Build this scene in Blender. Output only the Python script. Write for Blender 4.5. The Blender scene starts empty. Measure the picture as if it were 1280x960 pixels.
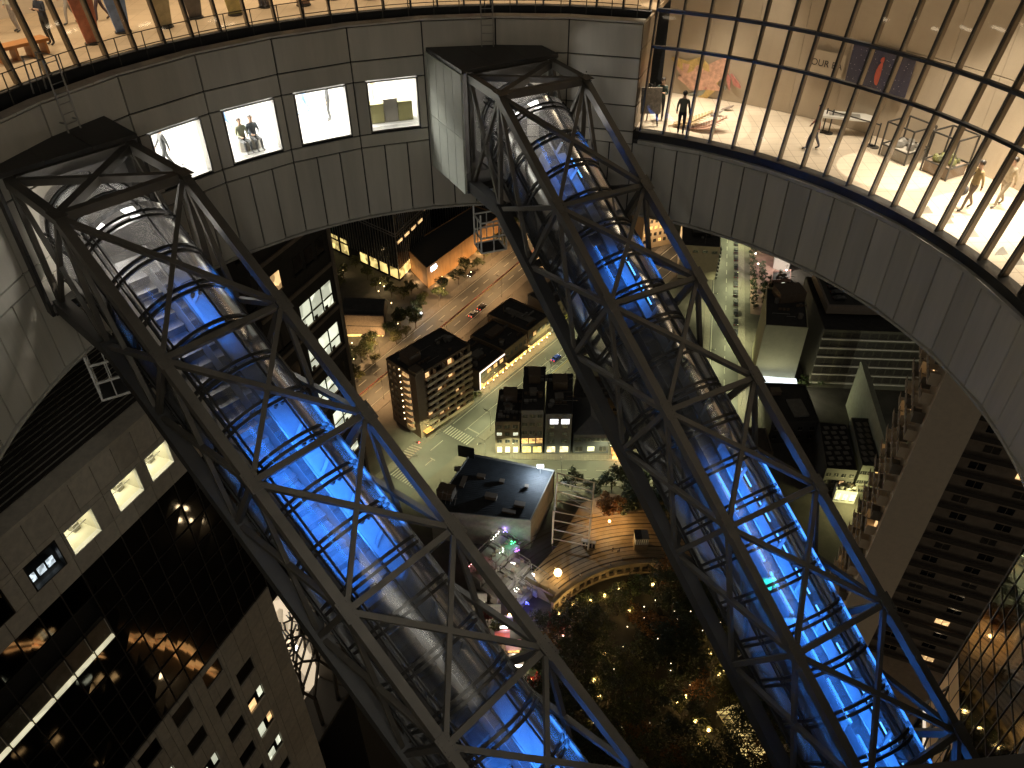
import bpy, bmesh, math, random
from mathutils import Vector, Matrix
R = math.radians
random.seed(7)
sc = bpy.context.scene
COL = sc.collection

# ------------------------------------------------------------------ camera
PITCH, ROLL, FPX = 0.6787, -0.00511, 987.2
CAMZ = 175.0
cF = Vector((0, math.cos(PITCH), -math.sin(PITCH)))
_u = Vector((0, math.sin(PITCH), math.cos(PITCH)))
_r = Vector((1, 0, 0))
cR = _r * math.cos(ROLL) + _u * math.sin(ROLL)
cU = _u * math.cos(ROLL) - _r * math.sin(ROLL)
cam = bpy.data.cameras.new('camera')
cam.sensor_width = 36.0
cam.lens = 36.0 * FPX / 1280.0
cam.clip_start = 0.1
cam.clip_end = 6000
camo = bpy.data.objects.new('camera', cam)
COL.objects.link(camo)
camo.matrix_world = Matrix(((cR.x, cU.x, -cF.x, 0), (cR.y, cU.y, -cF.y, 0), (cR.z, cU.z, -cF.z, CAMZ), (0, 0, 0, 1)))
sc.camera = camo

# ------------------------------------------------------------------ world / night sky, moon-weak sun
w = bpy.data.worlds.new('World')
sc.world = w
w.use_nodes = True
nt = w.node_tree
sky = nt.nodes.new('ShaderNodeTexSky')
sky.sky_type = 'NISHITA'
sky.sun_disc = False
sky.sun_elevation = R(1.0)
sky.sun_rotation = R(200)
bgn = nt.nodes['Background']
bw_ = nt.nodes.new('ShaderNodeRGBToBW')          # city haze greys and warms the night sky
tw_ = nt.nodes.new('ShaderNodeVectorMath')
tw_.operation = 'SCALE'
tw_.inputs[0].default_value = (1.0, 0.88, 0.70)
nt.links.new(sky.outputs[0], bw_.inputs[0])
nt.links.new(bw_.outputs[0], tw_.inputs['Scale'])
nt.links.new(tw_.outputs[0], bgn.inputs[0])
bgn.inputs[1].default_value = 0.07
sun = bpy.data.lights.new('moonlight', 'SUN')
sun.energy = 0.02
sun.angle = R(3)
sun.color = (0.75, 0.85, 1.0)
suno = bpy.data.objects.new('moonlight', sun)
COL.objects.link(suno)
suno.rotation_euler = (R(40), 0, R(20))
sc.view_settings.view_transform = 'Standard'
sc.view_settings.look = 'None'
sc.view_settings.exposure = 0.0
sc.view_settings.gamma = 1.0
sc.view_settings.use_curve_mapping = False
sc.render.engine = 'CYCLES'
sc.cycles.use_denoising = True
try:
    sc.cycles.denoiser = 'OPENIMAGEDENOISE'
except Exception:
    pass
sc.cycles.max_bounces = 7
sc.cycles.diffuse_bounces = 3
sc.cycles.glossy_bounces = 3
sc.cycles.transparent_max_bounces = 14
sc.cycles.transmission_bounces = 4
sc.cycles.sample_clamp_indirect = 3.0
sc.cycles.sample_clamp_direct = 6.0
sc.cycles.caustics_reflective = False
sc.cycles.caustics_refractive = False


# ------------------------------------------------------------------ survey helper: where a sight line meets a level
def ray(px, py):
    return cR * ((px - 640) / FPX) + cU * ((480 - py) / FPX) + cF


def G(px, py, z=0.0):
    d = ray(px, py)
    t = (z - CAMZ) / d.z
    return Vector((d.x * t, d.y * t, z))


# ------------------------------------------------------------------ materials
MATS = {}


def mat(name, col, rough=0.6, metal=0.0, var=0.15, scale=3.0, bump=0.0, island=0.0, spec=0.5, streak=False, alpha=None):
    if name in MATS:
        return MATS[name]
    m = bpy.data.materials.new(name)
    m.use_nodes = True
    n = m.node_tree
    b = n.nodes['Principled BSDF']
    b.inputs['Roughness'].default_value = rough
    b.inputs['Metallic'].default_value = metal
    b.inputs['Specular IOR Level'].default_value = spec
    tc = n.nodes.new('ShaderNodeTexCoord')
    nz = n.nodes.new('ShaderNodeTexNoise')
    nz.inputs['Scale'].default_value = scale
    nz.inputs['Detail'].default_value = 6
    nz.inputs['Roughness'].default_value = 0.65
    if streak:
        mp = n.nodes.new('ShaderNodeMapping')
        mp.inputs['Scale'].default_value = (3, 3, 0.35)
        n.links.new(tc.outputs['Object'], mp.inputs[0])
        n.links.new(mp.outputs[0], nz.inputs['Vector'])
    else:
        n.links.new(tc.outputs['Object'], nz.inputs['Vector'])
    rp = n.nodes.new('ShaderNodeMapRange')
    rp.inputs[1].default_value = 0.3
    rp.inputs[2].default_value = 0.7
    rp.inputs[3].default_value = 1 - var
    rp.inputs[4].default_value = 1 + var
    n.links.new(nz.outputs[0], rp.inputs[0])
    mx = n.nodes.new('ShaderNodeVectorMath')
    mx.operation = 'SCALE'
    mx.inputs[0].default_value = col
    if island:
        ge = n.nodes.new('ShaderNodeNewGeometry')
        ir = n.nodes.new('ShaderNodeMapRange')
        ir.inputs[3].default_value = 1 - island
        ir.inputs[4].default_value = 1 + island
        n.links.new(ge.outputs['Random Per Island'], ir.inputs[0])
        mu = n.nodes.new('ShaderNodeMath')
        mu.operation = 'MULTIPLY'
        n.links.new(rp.outputs[0], mu.inputs[0])
        n.links.new(ir.outputs[0], mu.inputs[1])
        n.links.new(mu.outputs[0], mx.inputs['Scale'])
    else:
        n.links.new(rp.outputs[0], mx.inputs['Scale'])
    n.links.new(mx.outputs[0], b.inputs['Base Color'])
    rr = n.nodes.new('ShaderNodeMapRange')
    rv_ = 0.1 if rough > 0.15 else 0.015
    rr.inputs[3].default_value = max(0.01, rough - rv_)
    rr.inputs[4].default_value = min(1, rough + rv_)
    n.links.new(nz.outputs[0], rr.inputs[0])
    n.links.new(rr.outputs[0], b.inputs['Roughness'])
    if bump:
        bp = n.nodes.new('ShaderNodeBump')
        bp.inputs['Strength'].default_value = bump
        bp.inputs['Distance'].default_value = 0.02
        n.links.new(nz.outputs[0], bp.inputs['Height'])
        n.links.new(bp.outputs[0], b.inputs['Normal'])
    MATS[name] = m
    return m


def emit(name, col, strength, var=0.0, scale=2.0):
    if name in MATS:
        return MATS[name]
    m = bpy.data.materials.new(name)
    m.use_nodes = True
    n = m.node_tree
    b = n.nodes['Principled BSDF']
    b.inputs['Base Color'].default_value = (*col, 1)
    b.inputs['Emission Color'].default_value = (*col, 1)
    b.inputs['Emission Strength'].default_value = strength
    b.inputs['Roughness'].default_value = 0.6
    if var:
        tc = n.nodes.new('ShaderNodeTexCoord')
        nz = n.nodes.new('ShaderNodeTexVoronoi')
        nz.inputs['Scale'].default_value = scale
        n.links.new(tc.outputs['Object'], nz.inputs['Vector'])
        sp = n.nodes.new('ShaderNodeSeparateColor')
        n.links.new(nz.outputs['Color'], sp.inputs[0])
        mr = n.nodes.new('ShaderNodeMapRange')
        mr.inputs[3].default_value = strength * (1 - var)
        mr.inputs[4].default_value = strength * (1 + var)
        n.links.new(sp.outputs[0], mr.inputs[0])
        n.links.new(mr.outputs[0], b.inputs['Emission Strength'])
    MATS[name] = m
    return m


def glass(name, tint=(1, 1, 1), refl=1.0, rough=0.02, base=0.0):
    """thin architectural pane: lets light straight through, mirrors by Fresnel"""
    if name in MATS:
        return MATS[name]
    m = bpy.data.materials.new(name)
    m.use_nodes = True
    n = m.node_tree
    n.nodes.remove(n.nodes['Principled BSDF'])
    out = n.nodes['Material Output']
    tr = n.nodes.new('ShaderNodeBsdfTransparent')
    tr.inputs[0].default_value = (*tint, 1)
    gl = n.nodes.new('ShaderNodeBsdfGlossy')
    gl.inputs['Roughness'].default_value = rough
    lw = n.nodes.new('ShaderNodeFresnel')
    lw.inputs[0].default_value = 1.5
    ma = n.nodes.new('ShaderNodeMath')
    ma.operation = 'MULTIPLY_ADD'
    ma.inputs[1].default_value = refl
    ma.inputs[2].default_value = base
    ma.use_clamp = True
    n.links.new(lw.outputs[0], ma.inputs[0])
    mx = n.nodes.new('ShaderNodeMixShader')
    n.links.new(ma.outputs[0], mx.inputs[0])
    n.links.new(tr.outputs[0], mx.inputs[1])
    n.links.new(gl.outputs[0], mx.inputs[2])
    n.links.new(mx.outputs[0], out.inputs[0])
    MATS[name] = m
    return m


def tiled(name, col, line, sx, sy, lw=0.03, rough=0.4, var=0.12):
    """floor tiles / paving laid out in object space"""
    if name in MATS:
        return MATS[name]
    m = bpy.data.materials.new(name)
    m.use_nodes = True
    n = m.node_tree
    b = n.nodes['Principled BSDF']
    tc = n.nodes.new('ShaderNodeTexCoord')
    br = n.nodes.new('ShaderNodeTexBrick')
    br.inputs['Color1'].default_value = (*[c * (1 - var) for c in col], 1)
    br.inputs['Color2'].default_value = (*[c * (1 + var) for c in col], 1)
    br.inputs['Mortar'].default_value = (*line, 1)
    br.inputs['Scale'].default_value = 1
    br.inputs['Mortar Size'].default_value = lw
    br.inputs['Brick Width'].default_value = sx
    br.inputs['Row Height'].default_value = sy
    br.offset = 0.0
    n.links.new(tc.outputs['Object'], br.inputs['Vector'])
    n.links.new(br.outputs[0], b.inputs['Base Color'])
    b.inputs['Roughness'].default_value = rough
    MATS[name] = m
    return m


M_PANEL = mat('aluminium_panel', (0.43, 0.405, 0.345), 0.5, 0.0, 0.11, 0.5, 0.04, island=0.10, streak=True)
M_JOINT = mat('joint_dark', (0.02, 0.02, 0.02), 0.8)
M_TRIM = mat('trim_grey', (0.42, 0.40, 0.35), 0.45, 0.2, 0.2, 2.0)
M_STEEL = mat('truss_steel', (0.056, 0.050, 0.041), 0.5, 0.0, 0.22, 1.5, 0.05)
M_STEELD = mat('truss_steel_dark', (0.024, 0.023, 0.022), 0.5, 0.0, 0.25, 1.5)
M_FRAME = mat('black_frame', (0.018, 0.017, 0.016), 0.4, 0.0, 0.2, 4)
M_TAN = mat('mullion_bronze', (0.16, 0.125, 0.085), 0.35, 0.3, 0.2, 2)
M_GLASS = glass('clear_glass', (0.95, 0.96, 0.95))
M_TUBEGLASS = glass('tube_glass', (0.52, 0.55, 0.58), 1.0, 0.2, 0.10)
_n = M_TUBEGLASS.node_tree          # a thin film of weathering on the curved panes
_mx = [q for q in _n.nodes if q.type == 'MIX_SHADER'][0]
_out = [q for q in _n.nodes if q.type == 'OUTPUT_MATERIAL'][0]
_df = _n.nodes.new('ShaderNodeBsdfDiffuse')
_tl = _n.nodes.new('ShaderNodeBsdfTranslucent')
_ms = _n.nodes.new('ShaderNodeMixShader')
_ms.inputs[0].default_value = 0.7
_n.links.new(_df.outputs[0], _ms.inputs[1])
_n.links.new(_tl.outputs[0], _ms.inputs[2])
_tc = _n.nodes.new('ShaderNodeTexCoord')
_nz = _n.nodes.new('ShaderNodeTexNoise')
_nz.inputs['Scale'].default_value = 1.1
_nz.inputs['Detail'].default_value = 7
_n.links.new(_tc.outputs['Object'], _nz.inputs['Vector'])
_mr = _n.nodes.new('ShaderNodeMapRange')
_mr.inputs[1].default_value = 0.35
_mr.inputs[2].default_value = 0.7
_mr.inputs[3].default_value = 0.02
_mr.inputs[4].default_value = 0.13
_n.links.new(_nz.outputs[0], _mr.inputs[0])
_m2 = _n.nodes.new('ShaderNodeMixShader')
_n.links.new(_mr.outputs[0], _m2.inputs[0])
_n.links.new(_mx.outputs[0], _m2.inputs[1])
_n.links.new(_ms.outputs[0], _m2.inputs[2])
_n.links.new(_m2.outputs[0], _out.inputs[0])
M_DARKGLASS = mat('dark_mirror_glass', (0.15, 0.145, 0.135), 0.03, 1.0, 0.15, 0.4)
M_CREAMWALL = mat('cream_wall', (0.44, 0.365, 0.275), 0.8, 0, 0.05, 1)
M_WHITEWALL = mat('white_wall', (0.85, 0.84, 0.80), 0.8, 0, 0.04, 1)
M_STONE = mat('tower_stone', (0.68, 0.62, 0.52), 0.6, 0, 0.14, 2.5, 0.1, island=0.10)
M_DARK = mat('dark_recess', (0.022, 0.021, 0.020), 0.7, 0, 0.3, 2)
M_ROOF = mat('dark_roof', (0.06, 0.056, 0.052), 0.85, 0, 0.35, 0.6, 0.2)
M_WHITE = mat('white_paint', (0.8, 0.79, 0.75), 0.5, 0, 0.05, 3)
M_METAL = mat('grey_metal', (0.30, 0.29, 0.27), 0.4, 0.5, 0.2, 4)
M_BLACK = mat('black_rubber', (0.015, 0.015, 0.015), 0.6)
M_CONC = mat('concrete', (0.22, 0.20, 0.17), 0.85, 0, 0.22, 0.8, 0.2)
M_BRICKW = mat('brown_wall', (0.15, 0.11, 0.075), 0.8, 0, 0.2, 1.2, 0.1)
E_WARM = emit('lamp_warm', (1.0, 0.72, 0.38), 14)
E_WHITE = emit('lamp_white', (1.0, 0.95, 0.85), 14)


# ------------------------------------------------------------------ mesh builder
class MB:
    def __init__(s):
        s.v, s.f, s.mi = [], [], []

    def add(s, vs, fs, mi=0):
        o = len(s.v)
        s.v += [tuple(v) for v in vs]
        s.f += [tuple(i + o for i in f) for f in fs]
        s.mi += [mi] * len(fs)
        return s

    def quad(s, a, b, c, d, mi=0):
        return s.add([a, b, c, d], [(0, 1, 2, 3)], mi)

    def hexa(s, p, mi=0):  # p: 4 bottom then 4 top
        return s.add(p, [(3, 2, 1, 0), (4, 5, 6, 7), (0, 1, 5, 4), (1, 2, 6, 5), (2, 3, 7, 6), (3, 0, 4, 7)], mi)

    def box(s, c, ax, ay, az, mi=0):  # centre and three half-axis vectors
        c, ax, ay, az = Vector(c), Vector(ax), Vector(ay), Vector(az)
        return s.hexa([c - ax - ay - az, c + ax - ay - az, c + ax + ay - az, c - ax + ay - az,
                       c - ax - ay + az, c + ax - ay + az, c + ax + ay + az, c - ax + ay + az], mi)

    def abox(s, x0, y0, z0, x1, y1, z1, mi=0):
        return s.box(((x0 + x1) / 2, (y0 + y1) / 2, (z0 + z1) / 2), ((x1 - x0) / 2, 0, 0), (0, (y1 - y0) / 2, 0), (0, 0, (z1 - z0) / 2), mi)

    def bar(s, p, q, wd, hg, up=(0, 0, 1), mi=0):
        p, q = Vector(p), Vector(q)
        d = (q - p)
        L = d.length
        d.normalize()
        u = Vector(up)
        a = d.cross(u)
        if a.length < 1e-4:
            a = d.cross(Vector((1, 0, 0)))
        a.normalize()
        b = a.cross(d)
        return s.box((p + q) / 2, a * wd / 2, d * L / 2, b * hg / 2, mi)

    def tube(s, pts, r, n=8, mi=0, cap=True):
        rings = []
        pts = [Vector(p) for p in pts]
        rs = r if isinstance(r, (list, tuple)) else [r] * len(pts)
        for i, p in enumerate(pts):
            d = (pts[min(i + 1, len(pts) - 1)] - pts[max(i - 1, 0)]).normalized()
            a = d.cross(Vector((0, 0, 1)))
            if a.length < 1e-3:
                a = d.cross(Vector((1, 0, 0)))
            a.normalize()
            b = a.cross(d)
            rings.append([p + a * rs[i] * math.cos(k * 2 * math.pi / n) + b * rs[i] * math.sin(k * 2 * math.pi / n) for k in range(n)])
        vs = [v for g in rings for v in g]
        fs = []
        for i in range(len(pts) - 1):
            for k in range(n):
                k2 = (k + 1) % n
                fs.append((i * n + k, i * n + k2, (i + 1) * n + k2, (i + 1) * n + k))
        if cap:
            fs.append(tuple(range(n))[::-1])
            fs.append(tuple((len(pts) - 1) * n + k for k in range(n)))
        return s.add(vs, fs, mi)

    def prism(s, poly, z0, z1, mi=0, top_mi=None):
        n = len(poly)
        ar = sum(poly[i][0] * poly[(i + 1) % n][1] - poly[(i + 1) % n][0] * poly[i][1] for i in range(n))
        if ar < 0:
            poly = list(poly)[::-1]
        vs = [(p[0], p[1], z0) for p in poly] + [(p[0], p[1], z1) for p in poly]
        s.add(vs, [(i, (i + 1) % n, n + (i + 1) % n, n + i) for i in range(n)], mi)
        s.add(vs, [tuple(range(n, 2 * n)), tuple(range(n))[::-1]], mi if top_mi is None else top_mi)
        return s

    def sphere(s, c, r, n=8, m=5, mi=0, sq=(1, 1, 1)):
        c = Vector(c)
        vs = [c + Vector((0, 0, r * sq[2]))]
        for i in range(1, m):
            t = math.pi * i / m
            for k in range(n):
                a = 2 * math.pi * k / n
                vs.append(c + Vector((r * sq[0] * math.sin(t) * math.cos(a), r * sq[1] * math.sin(t) * math.sin(a), r * sq[2] * math.cos(t))))
        vs.append(c - Vector((0, 0, r * sq[2])))
        fs = [(0, 1 + k, 1 + (k + 1) % n) for k in range(n)]
        for i in range(m - 2):
            for k in range(n):
                fs.append((1 + i * n + k, 1 + (i + 1) * n + k, 1 + (i + 1) * n + (k + 1) % n, 1 + i * n + (k + 1) % n))
        e = len(vs) - 1
        fs += [(e, 1 + (m - 2) * n + (k + 1) % n, 1 + (m - 2) * n + k) for k in range(n)]
        return s.add(vs, fs, mi)

    def build(s, name, m, parent=None, smooth=False, label=None):
        off = Vector((0, 0, 0))
        if parent is not None:
            off = world_loc(parent)
        me = bpy.data.meshes.new(name)
        me.from_pydata([(v[0] - off.x, v[1] - off.y, v[2] - off.z) for v in s.v], [], s.f)
        for x in (m if isinstance(m, (list, tuple)) else [m]):
            me.materials.append(x)
        if any(s.mi):
            me.polygons.foreach_set('material_index', s.mi)
        if smooth:
            me.polygons.foreach_set('use_smooth', [True] * len(me.polygons))
        me.update()
        o = bpy.data.objects.new(name, me)
        COL.objects.link(o)
        if parent is not None:
            o.parent = parent
        if label:
            o['label'] = label
        return o


def world_loc(o):
    p = Vector((0, 0, 0))
    while o is not None:
        p += o.location
        o = o.parent
    return p


def tag(o, label, cat, group=None):
    o['label'] = label
    o['category'] = cat
    if group:
        o['group'] = group
    return o


def thing(name, label, cat, loc=(0, 0, 0), rz=0.0, group=None):
    o = bpy.data.objects.new(name, None)
    o.empty_display_size = 0.3
    COL.objects.link(o)
    o.location = loc
    o.rotation_euler = (0, 0, rz)
    return tag(o, label, cat, group)


def struct(name, bm, m):
    o = bm.build(name, m)
    o['kind'] = 'structure'
    return o


def kids(o):
    return CH.get(o.name, [c for c in o.children])


CH = {}


def dup(root, loc, rz=0.0, scale=1.0, label=None, group=None):
    r = root.copy()
    COL.objects.link(r)
    r.location = loc
    r.rotation_euler = (0, 0, rz)
    r.scale = (scale,) * 3
    if label:
        r['label'] = label
    if group:
        r['group'] = group
    for ch in TREE[root.name]:
        c = ch.copy()
        COL.objects.link(c)
        c.parent = r
        for g in TREE.get(ch.name, []):
            d = g.copy()
            COL.objects.link(d)
            d.parent = c
    return r


TREE = {}


ORDW = ['first', 'second', 'third', 'fourth', 'fifth', 'sixth', 'seventh', 'eighth', 'ninth', 'tenth', 'eleventh', 'twelfth', 'thirteenth', 'fourteenth', 'fifteenth', 'sixteenth', 'seventeenth', 'eighteenth', 'nineteenth', 'twentieth']
ORDW += ['twenty-' + x for x in ORDW[:9]] + ['thirtieth'] + ['thirty-' + x for x in ORDW[:9]] + ['fortieth'] + ['forty-' + x for x in ORDW[:9]]


def relabel(objs, fmt, key):
    for i, o in enumerate(sorted(objs, key=key)):
        o['label'] = fmt % ORDW[i]


def remember(root):  # note the tree below a thing that will be copied
    ch = list(root.children)
    TREE[root.name] = ch
    for c in ch:
        if len(c.children):
            TREE[c.name] = list(c.children)
    return root


def light(name, kind, loc, power, col, parent=None, size=0.5, target=None, spot=None, blend=0.5, sizey=None):
    l = bpy.data.lights.new(name, kind)
    l.energy = power
    l.color = col
    if kind == 'AREA':
        l.size = size
        if sizey:
            l.shape = 'RECTANGLE'
            l.size_y = sizey
    elif kind in ('POINT', 'SPOT'):
        l.shadow_soft_size = size
        if kind == 'SPOT':
            l.spot_size = spot or R(90)
            l.spot_blend = blend
    o = bpy.data.objects.new(name, l)
    COL.objects.link(o)
    loc = Vector(loc)
    if target is not None:
        d = Vector(target) - loc
        o.rotation_euler = d.to_track_quat('-Z', 'Y').to_euler()
    if parent is not None:
        o.parent = parent
        loc = loc - world_loc(parent)
    o.location = loc
    return o


# ------------------------------------------------------------------ figures (one skinned body per pose)
SKIN = mat('skin', (0.55, 0.36, 0.26), 0.6, 0, 0.05)
HAIR = mat('dark_hair', (0.02, 0.014, 0.01), 0.5, 0, 0.2)
SHOE = mat('shoe_leather', (0.03, 0.028, 0.025), 0.5)


def skin_mesh(name, verts, edges, radii):
    me = bpy.data.meshes.new(name)
    me.from_pydata(verts, edges, [])
    o = bpy.data.objects.new(name, me)
    COL.objects.link(o)
    md = o.modifiers.new('skin', 'SKIN')
    md.use_smooth_shade = True
    for i, r in enumerate(radii):
        sv = me.skin_vertices[0].data[i]
        sv.radius = r if isinstance(r, tuple) else (r, r)
        sv.use_root = (i == 0)
    ss = o.modifiers.new('sub', 'SUBSURF')
    ss.levels = 2
    ss.render_levels = 2
    dg = bpy.context.evaluated_depsgraph_get()
    out = bpy.data.meshes.new_from_object(o.evaluated_get(dg))
    bpy.data.objects.remove(o)
    return out


def pose(kind):
    V, E, W, Z = [], [], [], []

    def j(p, r, par=None, z=0):
        V.append(p)
        W.append(r)
        Z.append(z)
        if par is not None:
            E.append((par, len(V) - 1))
        return len(V) - 1
    sit = kind == 'sit'
    ph = 0.47 if sit else 0.93
    pel = j((0, 0, ph), (0.16, 0.11))
    ab = j((0, 0.0, ph + 0.18), (0.135, 0.095), pel)
    ch = j((0, -0.01, ph + 0.40), (0.165, 0.115), ab)
    nk = j((0, 0.0, ph + 0.55), (0.055, 0.055), ch)
    h0 = j((0, 0.02, ph + 0.63), (0.075, 0.085), nk)
    h1 = j((0, 0.02, ph + 0.73), (0.078, 0.095), h0)
    j((0, 0.01, ph + 0.80), (0.05, 0.06), h1)
    for s in (-1, 1):
        sh = j((s * 0.17, -0.01, ph + 0.47), 0.062, ch)
        if kind == 'phone' or sit:
            el = j((s * 0.23, 0.06, ph + 0.20), 0.045, sh)
            wr = j((s * 0.10, 0.27, ph + 0.30 if not sit else ph + 0.12), 0.033, el)
            hd = j((s * 0.06, 0.34, wr and V[wr][2] + 0.03), 0.035, wr)
        else:
            sw = 0.16 * s if kind == 'walk' else 0.03
            el = j((s * 0.235, -0.02 + sw * 0.4, ph + 0.20), 0.045, sh)
            wr = j((s * 0.25, 0.05 + sw, ph - 0.04), 0.033, el)
            hd = j((s * 0.245, 0.08 + sw * 1.1, ph - 0.13), 0.036, wr)
        hp = j((s * 0.09, 0.0, ph - 0.06), 0.095, pel)
        if sit:
            kn = j((s * 0.11, 0.44, ph - 0.02), 0.065, hp)
            an = j((s * 0.11, 0.46, 0.09), 0.042, kn)
            j((s * 0.12, 0.62, 0.04), 0.036, an)
        else:
            st = 0.24 * s if kind == 'walk' else 0.02 * s
            kn = j((s * 0.10, 0.04 - st * 0.5, 0.49), 0.062, hp)
            an = j((s * 0.10, -0.02 - st, 0.09 + (0.05 if kind == 'walk' and s > 0 else 0)), 0.042, kn)
            j((s * 0.11, 0.13 - st, 0.04), 0.036, an)
    me = skin_mesh('person_' + kind, V, E, W)
    for _ in range(4):
        me.materials.append(None)
    for p in me.polygons:
        z = p.center.z - ph
        y = p.center.y
        x = abs(p.center.x)
        if z > 0.53:
            p.material_index = 0
        elif (kind == 'phone' or sit) and y > 0.22 and z > 0.04 and x < 0.16:
            p.material_index = 0
        elif kind in ('stand', 'walk') and x > 0.2 and z < -0.03:
            p.material_index = 0
        elif z > (0.02 if not sit else 0.10):
            p.material_index = 1
        elif p.center.z > 0.10:
            p.material_index = 2
        else:
            p.material_index = 3
    hb = MB()
    hb.sphere((0, -0.005, ph + 0.745), 0.105, 12, 8, sq=(0.92, 1.05, 1.0))
    hm = bpy.data.meshes.new('hair_' + kind)
    vs = [v for v in hb.v]
    hm.from_pydata(vs, [], [f for f in hb.f if sum(vs[i][1] for i in f) / len(f) < 0.06 or sum(vs[i][2] for i in f) / len(f) > ph + 0.77])
    hm.materials.append(HAIR)
    hm.polygons.foreach_set('use_smooth', [True] * len(hm.polygons))
    # face: nose and ears, as one small child mesh
    fb = MB()
    fb.sphere((0, 0.115, ph + 0.69), 0.018, 6, 4)
    for s in (-1, 1):
        fb.sphere((s * 0.083, 0.02, ph + 0.69), 0.024, 6, 4, sq=(0.5, 0.8, 1.2))
        fb.sphere((s * 0.032, 0.103, ph + 0.715), 0.010, 6, 4)
    fm = bpy.data.meshes.new('face_' + kind)
    fm.from_pydata(fb.v, [], fb.f)
    fm.materials.append(SKIN)
    return me, hm, fm


POSES = {k: pose(k) for k in ('stand', 'walk', 'phone', 'sit')}
CLOTH = {}


def cloth(c):
    k = 'cloth_%d_%d_%d' % tuple(int(x * 100) for x in c)
    return mat(k, c, 0.85, 0, 0.2, 8, 0.1)


def person(label, loc, rz, kind='stand', top=(0.1, 0.1, 0.1), bottom=(0.03, 0.03, 0.04), hair=True, group=None, scale=1.0):
    r = thing('person', label, 'person', loc, rz, group)
    r.scale = (scale,) * 3
    me, hm, fm = POSES[kind]
    b = me.copy()
    for i, m in enumerate((SKIN, cloth(top), cloth(bottom), SHOE)):
        b.materials[i] = m
    for nm, d in (('body', b), ('hair', hm), ('face', fm)):
        o = bpy.data.objects.new(nm, d)
        COL.objects.link(o)
        o.parent = r
    return r


def text_mesh(body, size, ext=0.01):
    cu = bpy.data.curves.new('lettering', 'FONT')
    cu.body = body
    cu.size = size
    cu.extrude = ext
    cu.align_x = 'CENTER'
    cu.align_y = 'CENTER'
    o = bpy.data.objects.new('lettering', cu)
    COL.objects.link(o)
    dg = bpy.context.evaluated_depsgraph_get()
    me = bpy.data.meshes.new_from_object(o.evaluated_get(dg))
    bpy.data.objects.remove(o)
    return me


TXT = {k: text_mesh(k, 1.0) for k in ('OUR BA', 'DUB', 'FF', 'DINING')}

# ================================================================== the ring-shaped observatory
RC = Vector((-0.233, 18.068, 0))
RR = 14.78
ZB, ZF, ZP = CAMZ - 15.98, CAMZ - 12.36, CAMZ - 8.12      # underside, lower floor, upper terrace
BAY = 11.15
A0 = -1.35                                                  # a bay joint (degrees from straight ahead)


def pol(a, r, z):  # a in degrees clockwise from +y
    t = R(a)
    return Vector((RC.x + r * math.sin(t), RC.y + r * math.cos(t), z))


def arc_panel(mb, a0, a1, z0, z1, r, th=0.08, gap=0.029, flat=True, mi=0):
    ga = math.degrees(gap / r)
    a0 += ga
    a1 -= ga
    z0 += gap
    z1 -= gap
    # panels lie flat on the chord of their own bay
    def pt(a, z, rr):
        if flat:
            k = math.floor((a - ga * 0 - A0) / BAY + 1e-6)
            k = math.floor(((a0 + a1) / 2 - A0) / BAY)
            m = A0 + (k + 0.5) * BAY
            rr = rr * math.cos(R(BAY / 2)) / math.cos(R(a - m)) + 0.05
        return pol(a, rr, z)
    ps = [pt(a0, z0, r), pt(a1, z0, r), pt(a1, z0, r + th), pt(a0, z0, r + th),
          pt(a0, z1, r), pt(a1, z1, r), pt(a1, z1, r + th), pt(a0, z1, r + th)]
    mb.hexa(ps, mi)


def arc_wall(mb, a0, a1, r0, r1, z0, z1, step=1.86, mi=0):
    n = max(1, int(round((a1 - a0) / step)))
    for i in range(n):
        b0 = a0 + (a1 - a0) * i / n
        b1 = a0 + (a1 - a0) * (i + 1) / n
        mb.hexa([pol(b0, r0, z0), pol(b1, r0, z0), pol(b1, r1, z0), pol(b0, r1, z0),
                 pol(b0, r0, z1), pol(b1, r0, z1), pol(b1, r1, z1), pol(b0, r1, z1)], mi)


ring = thing('observatory', 'grey panelled ring-shaped observatory with lit galleries around a round opening', 'building', RC + Vector((0, 0, ZB)))
AS = A0 + 2 * BAY            # 20.95: where the solid wall ends and the glazed gallery starts
AL = A0 - 12 * BAY           # far left end of the solid wall
WIN = [(-55.3, -47.5), (-44.1, -36.1), (-33.0, -24.9), (-21.7, -13.8)]
WZ0, WZ1 = CAMZ - 12.32, CAMZ - 10.30

# --- cladding panels
pm = MB()
lvl = [CAMZ - 8.22, CAMZ - 9.48, CAMZ - 10.27, CAMZ - 12.40, CAMZ - 12.93]
for k in range(-12, 2):
    a0, a1 = A0 + k * BAY, A0 + (k + 1) * BAY
    arc_panel(pm, a0, a1, lvl[1], lvl[0], RR)
    arc_panel(pm, a0, a1, lvl[2], lvl[1], RR)
    w_ = [q for q in WIN if a0 - 1 < q[0] < a1]
    if w_:
        arc_panel(pm, a0, w_[0][0], lvl[3], lvl[2], RR)
        arc_panel(pm, w_[0][1], a1, lvl[3], lvl[2], RR)
    else:
        am = (a0 + a1) / 2
        if k >= -1:
            zm = CAMZ - 11.35
            arc_panel(pm, a0, a1, zm, lvl[2], RR)
            arc_panel(pm, a0, a1, lvl[3], zm, RR)
        else:
            arc_panel(pm, a0, a1, lvl[3], lvl[2], RR)
    arc_panel(pm, a0, a1, lvl[4], lvl[3], RR)
    for j in range(3):
        arc_panel(pm, a0 + j * BAY / 3, a0 + (j + 1) * BAY / 3, ZB, lvl[4], RR)
for k in range(2, 20):
    a0 = A0 + k * BAY
    for j in range(3):
        arc_panel(pm, a0 + j * BAY / 3, a0 + (j + 1) * BAY / 3, ZB, CAMZ - 12.86, RR)
pm.build('wall_panel', M_PANEL, ring)
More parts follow.
